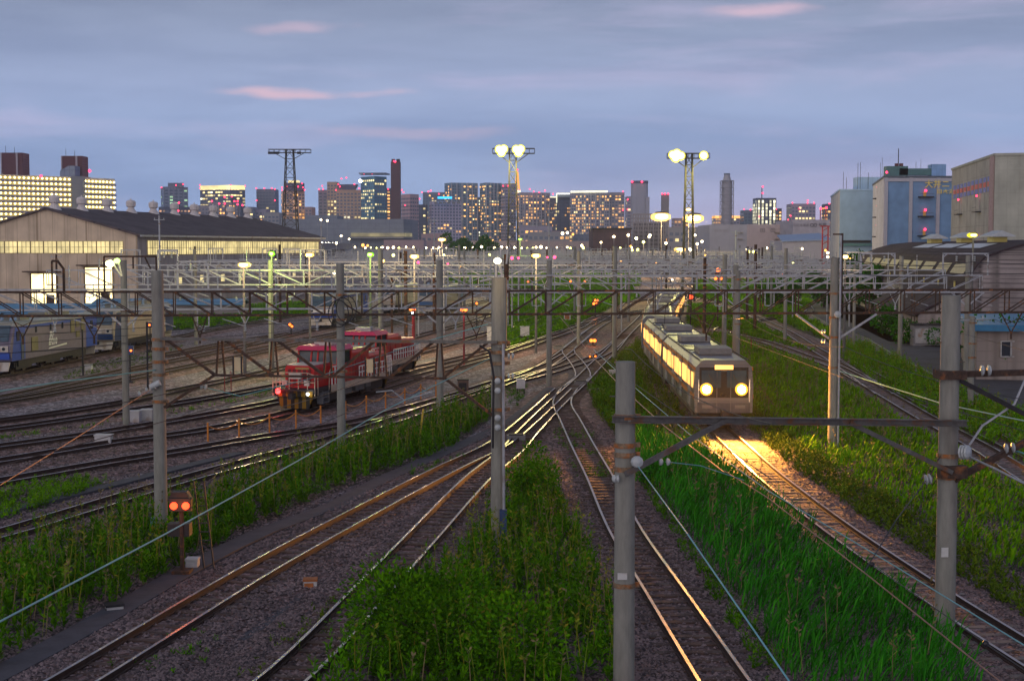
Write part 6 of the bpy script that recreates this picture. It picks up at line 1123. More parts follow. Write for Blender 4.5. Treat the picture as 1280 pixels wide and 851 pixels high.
def red_loco(label, lit):
    # front looks along -x, length 14.3
    t = thing('diesel_locomotive', label, 'locomotive', (0, 0, 0), 'red diesel locomotives')
    mb = MB(); mb.box((0, 0, 1.18), (13.2, 2.75, .26)); mb.build('deck', 'dark', t)
    for s in (-1, 1): mb = MB(); mb.box((.7, s * 1.40, 1.16), (9.6, .07, .42)); mb.build('side_sill', m_tan, t)
    mb = MB(); mb.extr([(-.95, 1.31), (-.95, 2.55), (-.85, 2.72), (.85, 2.72), (.95, 2.55), (.95, 1.31)], (-5.7, 0, 0), (0, 1, 0), (0, 0, 1), 2.7, (1, 0, 0)); h_ = mb.build('hood', m_red, t)
    mb = MB(); mb.box((-4.4, 0, 2.74), (2.4, 1.7, .05)); mb.build('hood_top', m_lg, h_)
    for i in range(5): mb = MB(); mb.box((-5.73, -.66 + i * .33, 2.0), (.03, .2, 1.0)); mb.build('grille', mat('loco_dark_red', (.16, .01, .015), .5), h_)
    mb = MB(); mb.box((-5.75, -.2, 2.55), (.03, .9, .13)); mb.build('vent_strip', mat('gold_vent', (.4, .25, .08), .5), h_)
    # cab
    mb = MB(); mb.box((-1.85, 0, 1.95), (2.3, 2.78, 1.3)); c_ = mb.build('cab', m_red, t)
    mb = MB(); mb.extr([(-3.0, 2.6), (-2.8, 3.55), (-.85, 3.55), (-.7, 2.6)], (0, -1.3, 0), (1, 0, 0), (0, 0, 1), 2.6, (0, 1, 0)); mb.build('cab_glass', 'glass', c_)
    mb = MB()
    for y in (-1.33, -.45, .0, .45, 1.33): mb.bar((-3.02, y, 2.6), (-2.82, y, 3.55), .1, .08)
    for x in (-1.9, -.72):
        for s in (-1, 1): mb.bar((x, s * 1.33, 2.6), (x, s * 1.33, 3.55), .12, .08)
    mb.build('window_pillar', m_red, c_)
    mb = MB(); mb.extr([(-1.45, 3.5), (-1.2, 3.78), (1.2, 3.78), (1.45, 3.5)], (-3.15, 0, 0), (0, 1, 0), (0, 0, 1), 2.6, (1, 0, 0)); mb.build('cab_roof', m_pinkr, c_)
    mb = MB(); mb.box((-2.2, -.4, 3.92), (1.0, .8, .26)); mb.box((-1.2, .5, 3.9), (.7, .7, .22)); mb.box((-1.0, -.6, 3.88), (.6, .5, .2)); mb.build('air_conditioner', m_lg, c_)
    for y in (-.3, .25): beacon(c_, (-2.6, y, 2.75), .045, emit('console_green', (.2, 1, .35), 3), 'console_light')
    # rear hoods
    mb = MB(); mb.extr([(-1.1, 1.31), (-1.1, 3.1), (-.9, 3.3), (.9, 3.3), (1.1, 3.1), (1.1, 1.31)], (-.68, 0, 0), (0, 1, 0), (0, 0, 1), 3.6, (1, 0, 0)); mb.build('hood', m_red, t)
    mb = MB(); mb.extr([(-1.05, 1.31), (-1.05, 2.65), (-.9, 2.8), (.9, 2.8), (1.05, 2.65), (1.05, 1.31)], (2.95, 0, 0), (0, 1, 0), (0, 0, 1), 3.2, (1, 0, 0)); mb.build('hood', m_red, t)
    mb = MB(); mb.box((3.6, 0, 2.83), (2.2, 1.6, .05)); mb.build('hood_top', m_lg, t)
    mb = MB(); [mb.box((x, -1.115, 2.2), (.9, .03, 1.3)) for x in (-.1, 1.0, 2.1)]; [mb.box((x, -1.065, 2.1), (.9, .03, 1.0)) for x in (3.6, 4.7)]; mb.build('side_door', mat('loco_door_red', (.34, .01, .018), .5, var=.1), t)
    # rails, steps
    for s in (-1, 1):
        rail_fence(t, -3.9, -1.9, s * 1.36, 1.37, 1.15, 4); rail_fence(t, .6, 5.2, s * 1.36, 1.37, .8, 9); rail_fence(t, 5.2, 6.4, s * 1.36, 1.37, 1.1, 4)
        mb = MB()
        for k, z in enumerate((.35, .68, 1.0)): mb.box((-5.0, s * 1.25, z), (.9, .35, .05))
        mb.box((-5.46, s * 1.25, .7), (.04, .4, .8)); mb.box((-4.54, s * 1.25, .7), (.04, .4, .8)); mb.build('step', mat('step_grey', (.14, .15, .17), .6), t)
        mb = MB(); mb.tube([(-4.5, s * 1.38, .3), (-4.3, s * 1.38, 2.3), (-3.9, s * 1.38, 2.52)], .028, 6); mb.build('handrail', m_tan, t)
    for xe in (-6.55, 6.45):
        mb = MB()
        for y in (-1.38, -.9, -.3, .3, .9, 1.38): mb.tube([(xe, y, .9 if abs(y) > 1.3 else 1.3), (xe, y, 2.35 if abs(y) < 1.3 else 2.2)], .03, 6)
        for z in (1.75, 2.35): mb.tube([(xe, -1.38, z - (.15 if z > 2 else 0)), (xe, -.9, z), (xe, .9, z), (xe, 1.38, z - (.15 if z > 2 else 0))], .03, 6)
        for s in (-1, 1): mb.tube([(xe, s * 1.38, 2.2), (xe * .93, s * 1.38, 2.2), (xe * .93, s * 1.38, .9)], .03, 6)
        mb.build('end_handrail', m_tan if xe < 0 else m_white, t)
        sg = -1 if xe < 0 else 1
        mb = MB(); mb.box((xe - sg * .1, 0, 1.02), (.3, 2.5, .36)); mb.build('buffer_beam', m_ybk, t)
        mb = MB(); mb.extr([(-1.15, .8), (1.15, .8), (.9, .08), (-.9, .08)], (xe - sg * .2 - .1, 0, 0), (0, 1, 0), (0, 0, 1), .2, (1, 0, 0)); mb.build('plough', m_ybk, t)
        mb = MB(); mb.box((xe + sg * .25, 0, .9), (.55, .3, .35)); mb.build('coupler', 'dark', t)
    mb = MB(); mb.box((-6.6, -.15, 2.15), (.25, .75, .34)); mb.build('lamp_box', m_lg, t)
    for y in (-.9, .55): mb = MB(); mb.box((-6.62, y, 1.72), (.14, .32, .32)); mb.build('lamp_box', m_lg, t); 
    if lit:
        beacon(t, (-6.75, .95, 1.18), .17, emit('tail_red', (1, .02, .02), 14), 'tail_lamp'); beacon(t, (-6.75, -1.0, 1.05), .09, white_l, 'head_lamp')
        lampobj('tail_glow', t, (-7.3, .95, 1.2), 9, (1, .05, .03), .1)
    mb = MB(); [mb.box((x, 0, .8), (1.5, 2.3, .6)) for x in (-.9, 1.2)]; mb.box((2.6, 0, .85), (.8, 2.4, .5)); mb.build('under_tank', mat('tank_grey', (.12, .13, .14), .6, var=.2), t)
    bogie(t, -3.9); bogie(t, 4.0); return t
def heading(key, px_, py_):
    p = G(px_, py_); pl = TR[key]; i = min(range(1, len(pl) - 1), key=lambda k: (pl[k] - p).length); d = (pl[i + 1] - pl[i - 1]).normalized(); return pl[i], d
def at_px(key, px_):
    pl = TR[key]; i = min(range(1, len(pl) - 1), key=lambda k: abs(pl[k].x / pl[k].y * F + 640 - px_)); return pl[i], (pl[i + 1] - pl[i - 1]).normalized()
def walk(key, p, dist):
    pl = TR[key]; i = min(range(len(pl)), key=lambda k: (pl[k] - p).length); s = 0
    while i < len(pl) - 1 and s < dist: s += (pl[i + 1] - pl[i]).length; i += 1
    return pl[i]
p0, _ = at_px('b', 351); p1 = walk('b', p0, 13.2); d = (p1 - p0).normalized(); c_ = (p0 + p1) / 2
t = red_loco('nearest red diesel locomotive with a lit red tail lamp, behind the orange rope posts', True); place(t, (c_.x, c_.y, RAILZ), math.atan2(d.y, d.x)); t.scale = (.95, .92, .89)
p0, _ = at_px('a', 421); p1 = walk('a', p0, 13.2); d = (p1 - p0).normalized(); c_ = (p0 + p1) / 2
t = red_loco('second red diesel locomotive standing behind the first, unlit', False); place(t, (c_.x, c_.y, RAILZ), math.atan2(d.y, d.x)); t.scale = (.95, .92, .89)
def electric(label, cb, cs, croof, L_=18.0, letter=None, nose=None, skirt=None, panels=True):
    t = thing('electric_locomotive', label, 'locomotive', (0, 0, 0), 'electric locomotives'); hw = 1.42; x0, x1 = -L_ / 2, L_ / 2
    side = [(x0 + .15, 1.0), (x0, 1.6), (x0 + .08, 2.35), (x0 + .85, 3.55), (x1 - .85, 3.55), (x1 - .08, 2.35), (x1, 1.6), (x1 - .15, 1.0)]
    mb = MB(); mb.extr(side, (0, -hw, 0), (1, 0, 0), (0, 0, 1), 2 * hw, (0, 1, 0)); mb.build('body', cs, t)
    for s in (-1, 1):
        mb = MB(); y = s * (hw + .012)
        for xa, xb in ((x0 + .15, x0 + 2.6), (x1 - 2.6, x1 - .15)): mb.quad((xa, y, 1.02), (xb, y, 1.02), (xb, y, 3.5), (xa + (.7 if xa < 0 else 0), y, 3.5))
        mb.quad((x0 + 2.6, y, 3.2), (x1 - 2.6, y, 3.2), (x1 - 2.6, y, 3.5), (x0 + 2.6, y, 3.5)); mb.build('livery_panel', cb, t)
        mb = MB(); y = s * (hw + .03)
        for xa in (x0 + 1.1, x1 - 1.6): mb.box((xa + .2, y, 2.75), (.55, .03, .7))
        mb.build('cab_side_window', 'glass', t)
        mb = MB(); mb.box((x0 + 2.05, y, 2.0), (.5, .03, 1.9)); mb.build('door', mat('door_slate', (.05, .08, .13), .5), t)
        if panels:
            for xa, za, w, h in ((x0 + 4.3, 2.0, 1.2, 1.0), (x1 - 5.6, 2.85, .8, 1.0), (x1 - 4.5, 3.0, .75, .5), (x1 - 4.5, 2.2, .75, .5), (x1 - 3.4, 2.85, .75, 1.0)):
                mb = MB(); mb.box((xa, y, za), (w, .04, h)); mb.build('grille', mat('louvre_olive', (.16, .15, .07), .5, var=.2), t)
            for xa in (x0 + 4.6, x0 + 7.4, x0 + 9.8): mb = MB(); mb.box((xa, y, 3.05), (.28, .03, .45)); mb.build('window', 'glass', t)
    for sg, xe in ((-1, x0), (1, x1)):
        mb = MB(); mb.add([(xe + sg * -.10 - sg * 0, -1.25, 2.4), (xe - sg * .10, 1.25, 2.4), (xe - sg * .80, 1.15, 3.5), (xe - sg * .80, -1.15, 3.5)], [(0, 1, 2, 3)]); mb.v = [(v[0] + sg * .04, v[1], v[2] + .02) for v in mb.v]; mb.build('windscreen', mat('cab_glass_blue', (.03, .07, .11), .1, spec=.8), t)
        mb = MB(); mb.box((xe + sg * .02, 0, 1.9), (.08, 2.5, .42)); mb.build('nose_band', nose or m_lg, t); mb = MB(); mb.box((xe - sg * .02, 0, 1.4), (.2, 2.7, .5)); mb.build('nose_panel', cb, t)
        mb = MB(); mb.extr([(-1.3, .95), (1.3, .95), (1.15, .3), (-1.15, .3)], (xe - sg * .15 - .05, 0, 0), (0, 1, 0), (0, 0, 1), .15, (1, 0, 0)); mb.build('skirt', skirt or m_lg, t)
        for y in (-.95, .95): mb = MB(); mb.tube([(xe, y, 1.9), (xe + sg * .1, y, 1.9)], .12, 10); mb.build('head_lamp', 'glass', t)
        mb = MB(); mb.box((xe + sg * .25, 0, .88), (.5, .3, .3)); mb.build('coupler', 'dark', t)
    mb = MB(); mb.extr([(-hw - .03, 3.5), (-1.1, 3.75), (1.1, 3.75), (hw + .03, 3.5), (hw + .03, 3.42), (-hw - .03, 3.42)], (x0 + .8, 0, 0), (0, 1, 0), (0, 0, 1), L_ - 1.6, (1, 0, 0)); r_ = mb.build('roof', croof, t)
    [MB().box((x, 0, 3.92), (1.7, 1.3, .34)).build('roof_gear', mat('roof_gear', (.2, .2, .18), .6, var=.2), r_) for x in (x0 + 4.5, 0.4, x1 - 5)]
    [MB().lathe((x, y, 3.75), [(.1, 0), (.13, .1), (.08, .2), (.13, .3), (.05, .42)], 8).build('insulator', mat('ins_blue', (.25, .35, .5), .3), r_) for x in (x0 + 2.4, x0 + 3.2, x1 - 3.2, x1 - 2.4, 2.3) for y in (-.5, .5)]
    for x in (x0 + 2.8, x1 - 2.8): mb = MB(); [mb.bar((x - .7, y, 4.1), (x + .7, y * .8, 4.25), .05) for y in (-.6, .6)]; mb.bar((x + .7, -.7, 4.28), (x + .7, .7, 4.28), .06); mb.build('pantograph', 'dark', r_)
    mb = MB(); mb.box((0, 0, .75), (L_ - 4, 2.3, .5)); mb.build('underframe', 'dark', t); bogie(t, x0 + 3.2); bogie(t, 0); bogie(t, x1 - 3.2)
    if letter:
        for i, (s, z) in enumerate(zip(letter, (2.25, 1.72))): text(s, .66, mat('letter_white', (.72, .72, .72), .5, var=.03), t, (-1.55 - .18 * i - .1, -hw - .035, z), (R(90), 0, 0), shear=.25, bold=.02)
        mb = MB(); mb.add([(-1.9, -hw - .04, 1.42), (1.9, -hw - .04, 1.55), (1.8, -hw - .04, 1.66), (-1.7, -hw - .04, 1.52)], [(0, 1, 2, 3)]); mb.build('livery_stripe', mat('letter_white', (.7, .7, .7)), t)
    return t
m_bl = mat('loco_blue', (.004, .06, .38), .4, var=.1); m_gr = mat('loco_greylilac', (.15, .13, .19), .5, var=.12); m_rf = mat('loco_roof_grey', (.30, .31, .27), .35, var=.15); m_cr = mat('loco_cream', (.36, .31, .24), .5, var=.12); m_db = mat('loco_deepblue', (.012, .04, .13), .4, var=.1)
def put(t, key, px_, L_):
    p0, _ = at_px(key, px_); p1 = walk(key, p0, L_); d = (p1 - p0).normalized(); c_ = (p0 + p1) / 2; place(t, (c_.x, c_.y, RAILZ), math.atan2(d.y, d.x)); return p1
t = electric('blue and grey electric locomotive with white lettering at the left edge', m_bl, m_gr, m_rf, 17.5, ('JRF', 'EF210')); pe = put(t, 'L', -3, 17)
t = electric('cream and dark blue electric locomotive coupled behind the lettered blue and grey one', m_db, m_cr, m_rf, 17.5, None, panels=False); put(t, 'L', 108, 17)
t = electric('bright blue locomotive with a white nose band in the middle distance', m_bl, m_cr, m_rf, 18, None, nose=mat('nose_white', (.65, .65, .66), .5)); put(t, 'N', 404, 17.5)
t = electric('blue and cream locomotive behind the two orange ground signals', mat('loco_midblue', (.04, .13, .30), .4, var=.1), m_cr, m_lg, 18, None); put(t, 'O', 535, 17.5)
t = electric('pale locomotive between the two middle blue ones', m_cr, m_lg, m_lg, 18, None, panels=False); put(t, 'N', 478, 17.5)
# the passenger train on the main line: headlights on, running towards the bridge
m_ss = panelled('stainless', (.17, .175, .19), (.12, .12, .13), 0, .3, .03, .35, var=.08, metal=.6, axis=''); m_ob = mat('orange_band', (.55, .16, .02), .5, var=.05); m_tw = litmat('train_window', (1, .44, .09), 1.9, .3, .6)
m_head = emit('headlight_glow', (1, .66, .24), 90); m_front = mat('front_black', (.012, .012, .014), .25)
TRAINPX = 905; pl = TR['R1']; ih = min(range(1, len(pl) - 1), key=lambda k: abs(pl[k].x / pl[k].y * F + 640 - TRAINPX) + abs(pl[k].y - 72) * .2); pos = pl[ih]; NC = 5
train = thing('passenger_train', 'lit stainless passenger train with blazing headlights coming round the curve through the reeds', 'train', (0, 0, 0))
for kc in range(NC):
    p0 = pos; p1 = walk('R1', p0, 19.0); d = (p1 - p0).normalized(); pos = walk('R1', p1, .7); c0_ = (p0 + p1) / 2; ang = math.atan2(d.y, d.x); L_ = (p1 - p0).length
    body = bpy.data.objects.new('carriage', None); COL.objects.link(body); body.parent = train; WL[body.name] = (0, 0, 0)
    hw = 1.42; mb = MB(); mb.extr([(-hw, .95), (-hw - .03, 2.2), (-hw + .05, 3.2), (-1.05, 3.55), (1.05, 3.55), (hw - .05, 3.2), (hw + .03, 2.2), (hw, .95)], (-L_ / 2, 0, 0), (0, 1, 0), (0, 0, 1), L_, (1, 0, 0)); mb.build('body', m_ss, body)
    mb = MB(); [mb.box((0, s * (hw + .035), 1.75), (L_ - .1, .02, .22)) for s in (-1, 1)]; [mb.box((0, s * (hw + .0), 3.12), (L_ - .1, .05, .14)) for s in (-1, 1)]; mb.build('stripe', m_ob, body)
    for s in (-1, 1):
        for j in range(4):
            xx = -L_ / 2 + 2.6 + j * (L_ - 5.2) / 3; mb = MB(); mb.box((xx, s * (hw + .03), 2.05), (1.3, .03, 1.9)); dd = mb.build('door', mat('door_steel', (.36, .36, .38), .4, .5), body); mb = MB(); [mb.box((xx + q, s * (hw + .05), 2.5), (.45, .03, .75)) for q in (-.32, .32)]; mb.build('pane', m_tw, dd)
            if j < 3: mb = MB(); xm = xx + (L_ - 5.2) / 6; mb.box((xm, s * (hw + .03), 2.5), (2.4, .03, .85)); mb.build('window', m_tw, body)
        for sx_ in (-1, 1): mb = MB(); mb.box((sx_ * (L_ / 2 - 1.05), s * (hw + .03), 2.5), (.9, .03, .75)); mb.build('window', m_tw, body)
    [MB().box((x, 0, 3.72), (2.6, 1.7, .3)).build('air_conditioner', mat('aircon_grey', (.2, .2, .2), .6, var=.25), body) for x in (-L_ / 4, L_ / 4)]; mb = MB(); [mb.bar((x, -1.3, 3.42), (x, 1.3, 3.6), .04) for x in (-3, 0, 3)]; mb.bar((-L_ / 2, 1.2, 3.56), (L_ / 2, 1.2, 3.56), .05); mb.bar((-L_ / 2, -1.2, 3.56), (L_ / 2, -1.2, 3.56), .05); mb.build('roof_conduit', 'dark', body)
    if kc in (1, 3): mb = MB(); mb.bar((-.9, -.6, 3.6), (.2, -.5, 4.4), .05); mb.bar((-.9, .6, 3.6), (.2, .5, 4.4), .05); mb.bar((.2, -.5, 4.4), (-.7, -.5, 5.0), .04); mb.bar((.2, .5, 4.4), (-.7, .5, 5.0), .04); mb.bar((-.7, -.8, 5.02), (-.7, .8, 5.02), .06); mb.box((-.3, 0, 3.62), (1.8, 1.4, .1)); mb.build('pantograph', 'dark', body)
    mb = MB(); [mb.box((q_, s * (hw + .032), 2.2), (.02, .02, 2.3)) for s in (-1, 1) for q_ in (-7, -3.4, 0, 3.4, 7)]; mb.build('panel_seam', 'dark', body); mb = MB(); mb.box((0, 0, .75), (L_ - 6, 2.4, .45)); mb.build('underframe', 'dark', body)
    for s in (-1, 1): mb = MB(); mb.box((s * (L_ / 2 - 3.2), 0, .5), (3.2, 2.2, .5)); [mb.tube([(s * (L_ / 2 - 3.2) + q, -.62, .43), (s * (L_ / 2 - 3.2) + q, .62, .43)], .43, 12) for q in (-1.05, 1.05)]; mb.build('bogie', 'dark', body)
    if kc == 0:
        x = -L_ / 2 - .02; mb = MB(); mb.box((x, 0, 2.45), (.06, 2.4, 1.5)); mb.build('front_mask', m_front, body); mb = MB(); mb.box((x - .04, 0, 3.2), (.05, .9, .22)); mb.build('destination_sign', litmat('dest', (1, .5, .1), 2.0), body)
        mb = MB(); mb.box((x - .35, 0, .95), (.6, .32, .32)); mb.build('coupler', 'dark', body); mb = MB(); [mb.bar((x - .09, y, 2.2), (x - .09, y + .35, 2.85), .03) for y in (-.8, .4)]; mb.build('wiper', 'dark', body); mb = MB(); [mb.box((x - .045, q_, 2.0), (.03, .03, 2.1)) for q_ in (-.34, .34)]; mb.box((x - .045, 0, 3.02), (.03, .7, .03)); [mb.box((x - .05, q_, 1.25), (.04, .5, .16)) for q_ in (-.8, .8)]; mb.build('front_door_seam', m_ss, body); mb = MB(); [mb.tube([(x - .12, s_ * 1.25, 1.5), (x - .12, s_ * 1.25, 2.6)], .025, 6) for s_ in (-1, 1)]; mb.build('handrail', m_white, body)
        mb = MB(); [mb.box((x - .04, y, 2.62), (.04, .95, .85)) for y in (-.62, .62)]; mb.build('windscreen', mat('cab_glass_blue', (.03, .07, .11)), body); mb = MB(); mb.box((x, 0, 1.2), (.1, 2.6, .5)); mb.build('apron', mat('apron_grey', (.08, .08, .09), .6), body)
        for y in (-.86, .86):
            mb = MB(); mb.tube([(x - .12, y, 2.12), (x, y, 2.12)], .31, 18); mb.build('headlight_halo', emit('headlight_halo', (1, .40, .03), 1.7), body); mb = MB(); mb.tube([(x - .16, y, 2.12), (x - .11, y, 2.12)], .19, 18); mb.build('headlight', m_head, body)  # orange glare around each headlight, made as a glowing ring
            lampobj('headlight_beam', body, (x - .5, y, 2.12), 17000, (1, .38, .06), .25, spot=125, aim=(-1, 0, -.03)).data.spot_blend = 1.0
    body.location = (c0_.x, c0_.y, RAILZ); body.rotation_euler = (0, 0, ang)
train.name = 'passenger_train'
# ---------------------------------------------------------------- floodlight towers
WARMC, YELC, GRNC = (1, .68, .32), (1, .88, .25), (.75, 1, .2)
m_yl = emit('flood_yellow', (1, .92, .24), 4.5); m_wl = emit('flood_warm', (1, .82, .42), 6); m_gl = emit('flood_green', (.55, 1, .16), 4)
m_rim = emit('flood_halo', (1, .86, .03), 1.15); m_halow = emit('warm_halo', (1, .62, .16), 1.5); m_halog = emit('green_halo', (.22, .9, 0), .8)  # emissive colours for the painted halo around the lamps
m_mast = mat('mast_dark', (.07, .065, .06), .7, .2, var=.3)
def flood_tower(label, xm, x0, x1, ytop, Y, wt_, wb, lamps, r, watts=0, yb=None, hh=10):
    xc = X(xm, Y); zt = Z(ytop, Y); t = thing('floodlight_tower', label, 'floodlight tower', (xc, Y, 0), 'floodlight towers over the yard'); mb = MB()
    n = max(8, int(zt / 1.9)); 
    for sx_, sy_ in ((-1, -1), (1, -1), (1, 1), (-1, 1)): mb.bar((xc + sx_ * wb / 2, Y + sy_ * wb / 2, 0), (xc + sx_ * wt_ / 2, Y + sy_ * wt_ / 2, zt), .16)
    for i in range(n):
        z0, z1 = zt * i / n, zt * (i + 1) / n; w0 = wb + (wt_ - wb) * i / n; w1 = wb + (wt_ - wb) * (i + 1) / n
        for (a, b) in (((-1, -1), (1, -1)), ((1, -1), (1, 1)), ((1, 1), (-1, 1)), ((-1, 1), (-1, -1))):
            if i % 2: a, b = b, a
            mb.bar((xc + a[0] * w0 / 2, Y + a[1] * w0 / 2, z0), (xc + b[0] * w1 / 2, Y + b[1] * w1 / 2, z1), .09); mb.bar((xc + a[0] * w1 / 2, Y + a[1] * w1 / 2, z1), (xc + b[0] * w1 / 2, Y + b[1] * w1 / 2, z1), .07)
    mb.build('mast', m_mast, t); mb = MB(); a, b = X(x0, Y), X(x1, Y); h = hh / F * Y * .6
    for y in (-.7, .7):
        for z in (zt, zt - h): mb.bar((a, Y + y, z), (b, Y + y, z), .12)
        for i in range(9): mb.bar((a + (b - a) * i / 8, Y + y, zt - h), (a + (b - a) * i / 8, Y + y, zt), .08)
    for e in (a + (b - a) * .13, b - (b - a) * .13):
        mb.bar((e, Y - .7, zt - h), (xc + (wt_ / 2 if e > xc else -wt_ / 2), Y - .5, zt - h * 3.0), .13)
    mb.box(((a + b) / 2, Y, zt - h), (b - a, 1.4, .06)); mb.build('lamp_platform', m_mast, t)
    for (q, w_, m) in lamps:
        for dx, dz in (((0, 0),) if w_ < 1 else (((-.36, .2), (.36, .25), (0, -.3)) if w_ < 1.6 else ((-.75, .1), (-.15, .3), (-.35, -.35), (.45, -.05)))):
            cx__, cz__ = X(q, Y) + dx * r * 1.1, zt - h * .5 + dz * r * 1.1; fl = thing('floodlight', None, None, (cx__, Y - 1.0, cz__)); fl.parent = t; fl.location = Vector((cx__, Y - 1.0, cz__)) - t.location
            mb = MB(); mb.lathe((cx__, Y - .75, cz__), [(.2, 0), (r * .6, .2), (r * .78, .42)], 14, axis=(0, -1, 0)); mb.build('halo_shell', m_rim, fl)  # yellow halo of the floodlight, made as a glowing shell behind the lens
            mb = MB(); mb.lathe((cx__, Y - 1.18, cz__), [(r * .62, 0), (r * .62, .05), (r * .4, .14)], 14, axis=(0, -1, 0)); mb.build('lens', m, fl)
        if watts: lampobj('flood_beam', t, (X(q, Y), Y - 1.8, zt - h * .5), watts, YELC if m is m_yl else WARMC, .8, spot=150, aim=(0, -.45, -1))
    return t
flood_tower('floodlight tower in the middle with two yellow lamp clusters at the top', 641, 616, 668, 187, 250, 1.1, 2.1, ((627, 1.2, m_yl), (648, 1.5, m_yl)), 1.0, 13000)
flood_tower('floodlight tower on the right with a wide left and small right yellow cluster', 860, 833, 885, 193, 240, 1.0, 2.0, ((845, 1.9, m_yl), (877, .8, m_yl)), 1.0, 11000)
flood_tower('unlit floodlight tower behind the engine shed roof', 364, 338, 390, 188, 310, 1.5, 4.2, (), .5, 0, hh=7)
mb = MB(); t = [o for o in bpy.data.objects if o.get('label', '').startswith('unlit floodlight')][0]
for q in (340, 345, 349, 376): mb.box((X(q, 309), 308.5, Z(192.5, 309)), (.8, .6, .5))
mb.build('floodlight', 'dark', t)
def mast_lamp(label, q, py_, Y, wid, m, col, watts, group=None, dy=0):
    t = thing('yard_lamp', label, 'lamp', (X(q, Y), Y, 0), group); z = Z(py_, Y); mb = MB(); mb.tube([(X(q, Y), Y, 0), (X(q, Y), Y, z - .15)], [.13, .07], 7); mb.build('lamp_post', mat('post_paint', (.10, .10, .11), .7), t); watts *= 1.7; rim = m_halog if m is m_gl else (m_rim if m is m_yl else m_halow)
    mb = MB(); w = wid / F * Y / 2; hh_ = max(.16, w * .42)
    mb.lathe((X(q, Y), Y - .1, z), [(w * .3, -hh_ * .8), (w * .72, -hh_ * .5), (w * .8, hh_ * .3), (w * .5, hh_ * .7)], 14); mb.build('lamp_glass', m, t)
    mb = MB(); mb.lathe((X(q, Y), Y + w * .8, z), [(w * .6, -hh_ * 1.35), (w * 1.25, -hh_ * .6), (w * 1.25, hh_ * .5), (w * .7, hh_ * 1.2)], 16); mb.build('halo_bowl', rim, t)  # coloured halo around the lamp glass, made as a glowing bowl
    mb = MB(); mb.lathe((X(q, Y), Y - .1, z + hh_), [(w * .9, 0.01), (w * .7, hh_ * .35), (.1, hh_ * .55)], 14); mb.build('lamp_cap', 'dark', t)
    if watts: lampobj('lamp_light', t, (X(q, Y), Y - .1 - w - 1.6, z - hh_ - .3), watts, col, w)
    return t
mast_lamp('wide bright lamp ring on a mast left of the right floodlight tower', 826, 271, 430, 20, m_wl, WARMC, 14000)
mast_lamp('wide bright lamp ring on a mast just right of the right floodlight tower', 867, 273, 430, 21, m_wl, WARMC, 14000)
mast_lamp('small lamp hanging above the right-hand lamp ring', 860, 262, 430, 7, m_wl, WARMC, 0)
mast_lamp('flat bright lamp low on the right floodlight tower side', 850, 312, 330, 12, m_wl, WARMC, 3000)
mast_lamp('warm lamp before the grey shed wall, brightest at left', 305, 331, 104, 13, m_wl, WARMC, 700)
mast_lamp('green-tinted lamp on the pole in front of the shed side windows', 340, 317, 107, 6, m_gl, GRNC, 500)
mast_lamp('warm lamp at the right end of the engine shed wall', 387, 318.5, 130, 9, m_wl, WARMC, 900)
mast_lamp('green-tinted lamp left of centre over the yard', 463, 318, 118, 7, m_gl, GRNC, 700)
mast_lamp('small warm lamp just below and right of the green-tinted one', 477.5, 326, 150, 6, m_wl, WARMC, 700)
mast_lamp('warm lamp left of the slim mid-field pole', 518, 320.5, 128, 9, m_wl, WARMC, 1100)
mast_lamp('warm lamp standing higher, below the lilac hotel', 552.5, 299.5, 300, 8, m_wl, WARMC, 2500)
mast_lamp('warm lamp right of the central pole with a white arm', 670, 319.5, 125, 9, m_wl, WARMC, 1100)
mast_lamp('green lamp at the foot of the middle floodlight tower', 650, 299, 300, 4.5, m_gl, GRNC, 900)
mast_lamp('warm lamp before the trees at right, left of the curved-eave shed', 1056, 321, 118, 7.5, m_wl, WARMC, 100)
mast_lamp('dazzling yellow-green lamp above the roof vents of the dark-roofed shed', 1215, 294, 124, 10, m_yl, YELC, 50)
mast_lamp('yellow lamp over the right part of the yard below the pink warehouse', 945, 316, 330, 5, m_yl, YELC, 1500)
# lamps on the near poles
def arm_lamp(label, q, py_, Y, wid, m, col, watts, arm_to):
    t = thing('pole_lamp', label, 'lamp', (X(arm_to[0], Y), Y, Z(arm_to[1], Y))); z = Z(py_, Y); w = wid / F * Y / 2; mb = MB(); mb.tube([(X(arm_to[0], Y), Y, Z(arm_to[1], Y)), (X(q, Y), Y, z + w)], .04, 6); mb.build('arm', 'steel', t)
    mb = MB(); mb.ball((X(q, Y), Y - .15, z), w, 12, sz=.8); mb.build('lamp_head', m, t)
    lampobj('lamp_light', t, (X(q, Y), Y - 1.6, z - w - .15), watts * .6, col, w); return t
arm_lamp('pair of lamps at the left pole top, the warm one on the left', 139, 329.5, 70, 11, m_wl, WARMC, 110, (152, 345))
arm_lamp('pair of lamps at the left pole top, the yellow-green one on the right', 148, 326, 70, 8, m_gl, YELC, 150, (153, 345))
arm_lamp('bright warm lamp on top of the central thick pole', 622, 326, 43.3, 10, m_wl, WARMC, 70, (628, 346))
t = thing('pole_bracket', 'yellow-lit bracket and brown stub pole on top of the central thick pole', 'bracket', P(628, 348, 43.9)); mb = MB(); mb.tube([P(633, 350, 43.9), P(633, 318, 43.9)], .075, 8); mb.build('stub_pole', 'rust', t)
mb = MB(); mb.tube([P(620, 352, 43.8), P(620, 330, 43.8)], .05, 6); mb.tube([P(633, 330, 43.8), P(634, 322, 43.8), P(635, 310, 43.8)], .035, 6); mb.tube([P(626, 322, 43.8), P(626, 309, 43.8)], .035, 6); mb.tube([P(600, 352, 43.8), P(627, 346, 43.8)], .04, 6); mb.build('steel_arm', 'steel', t)
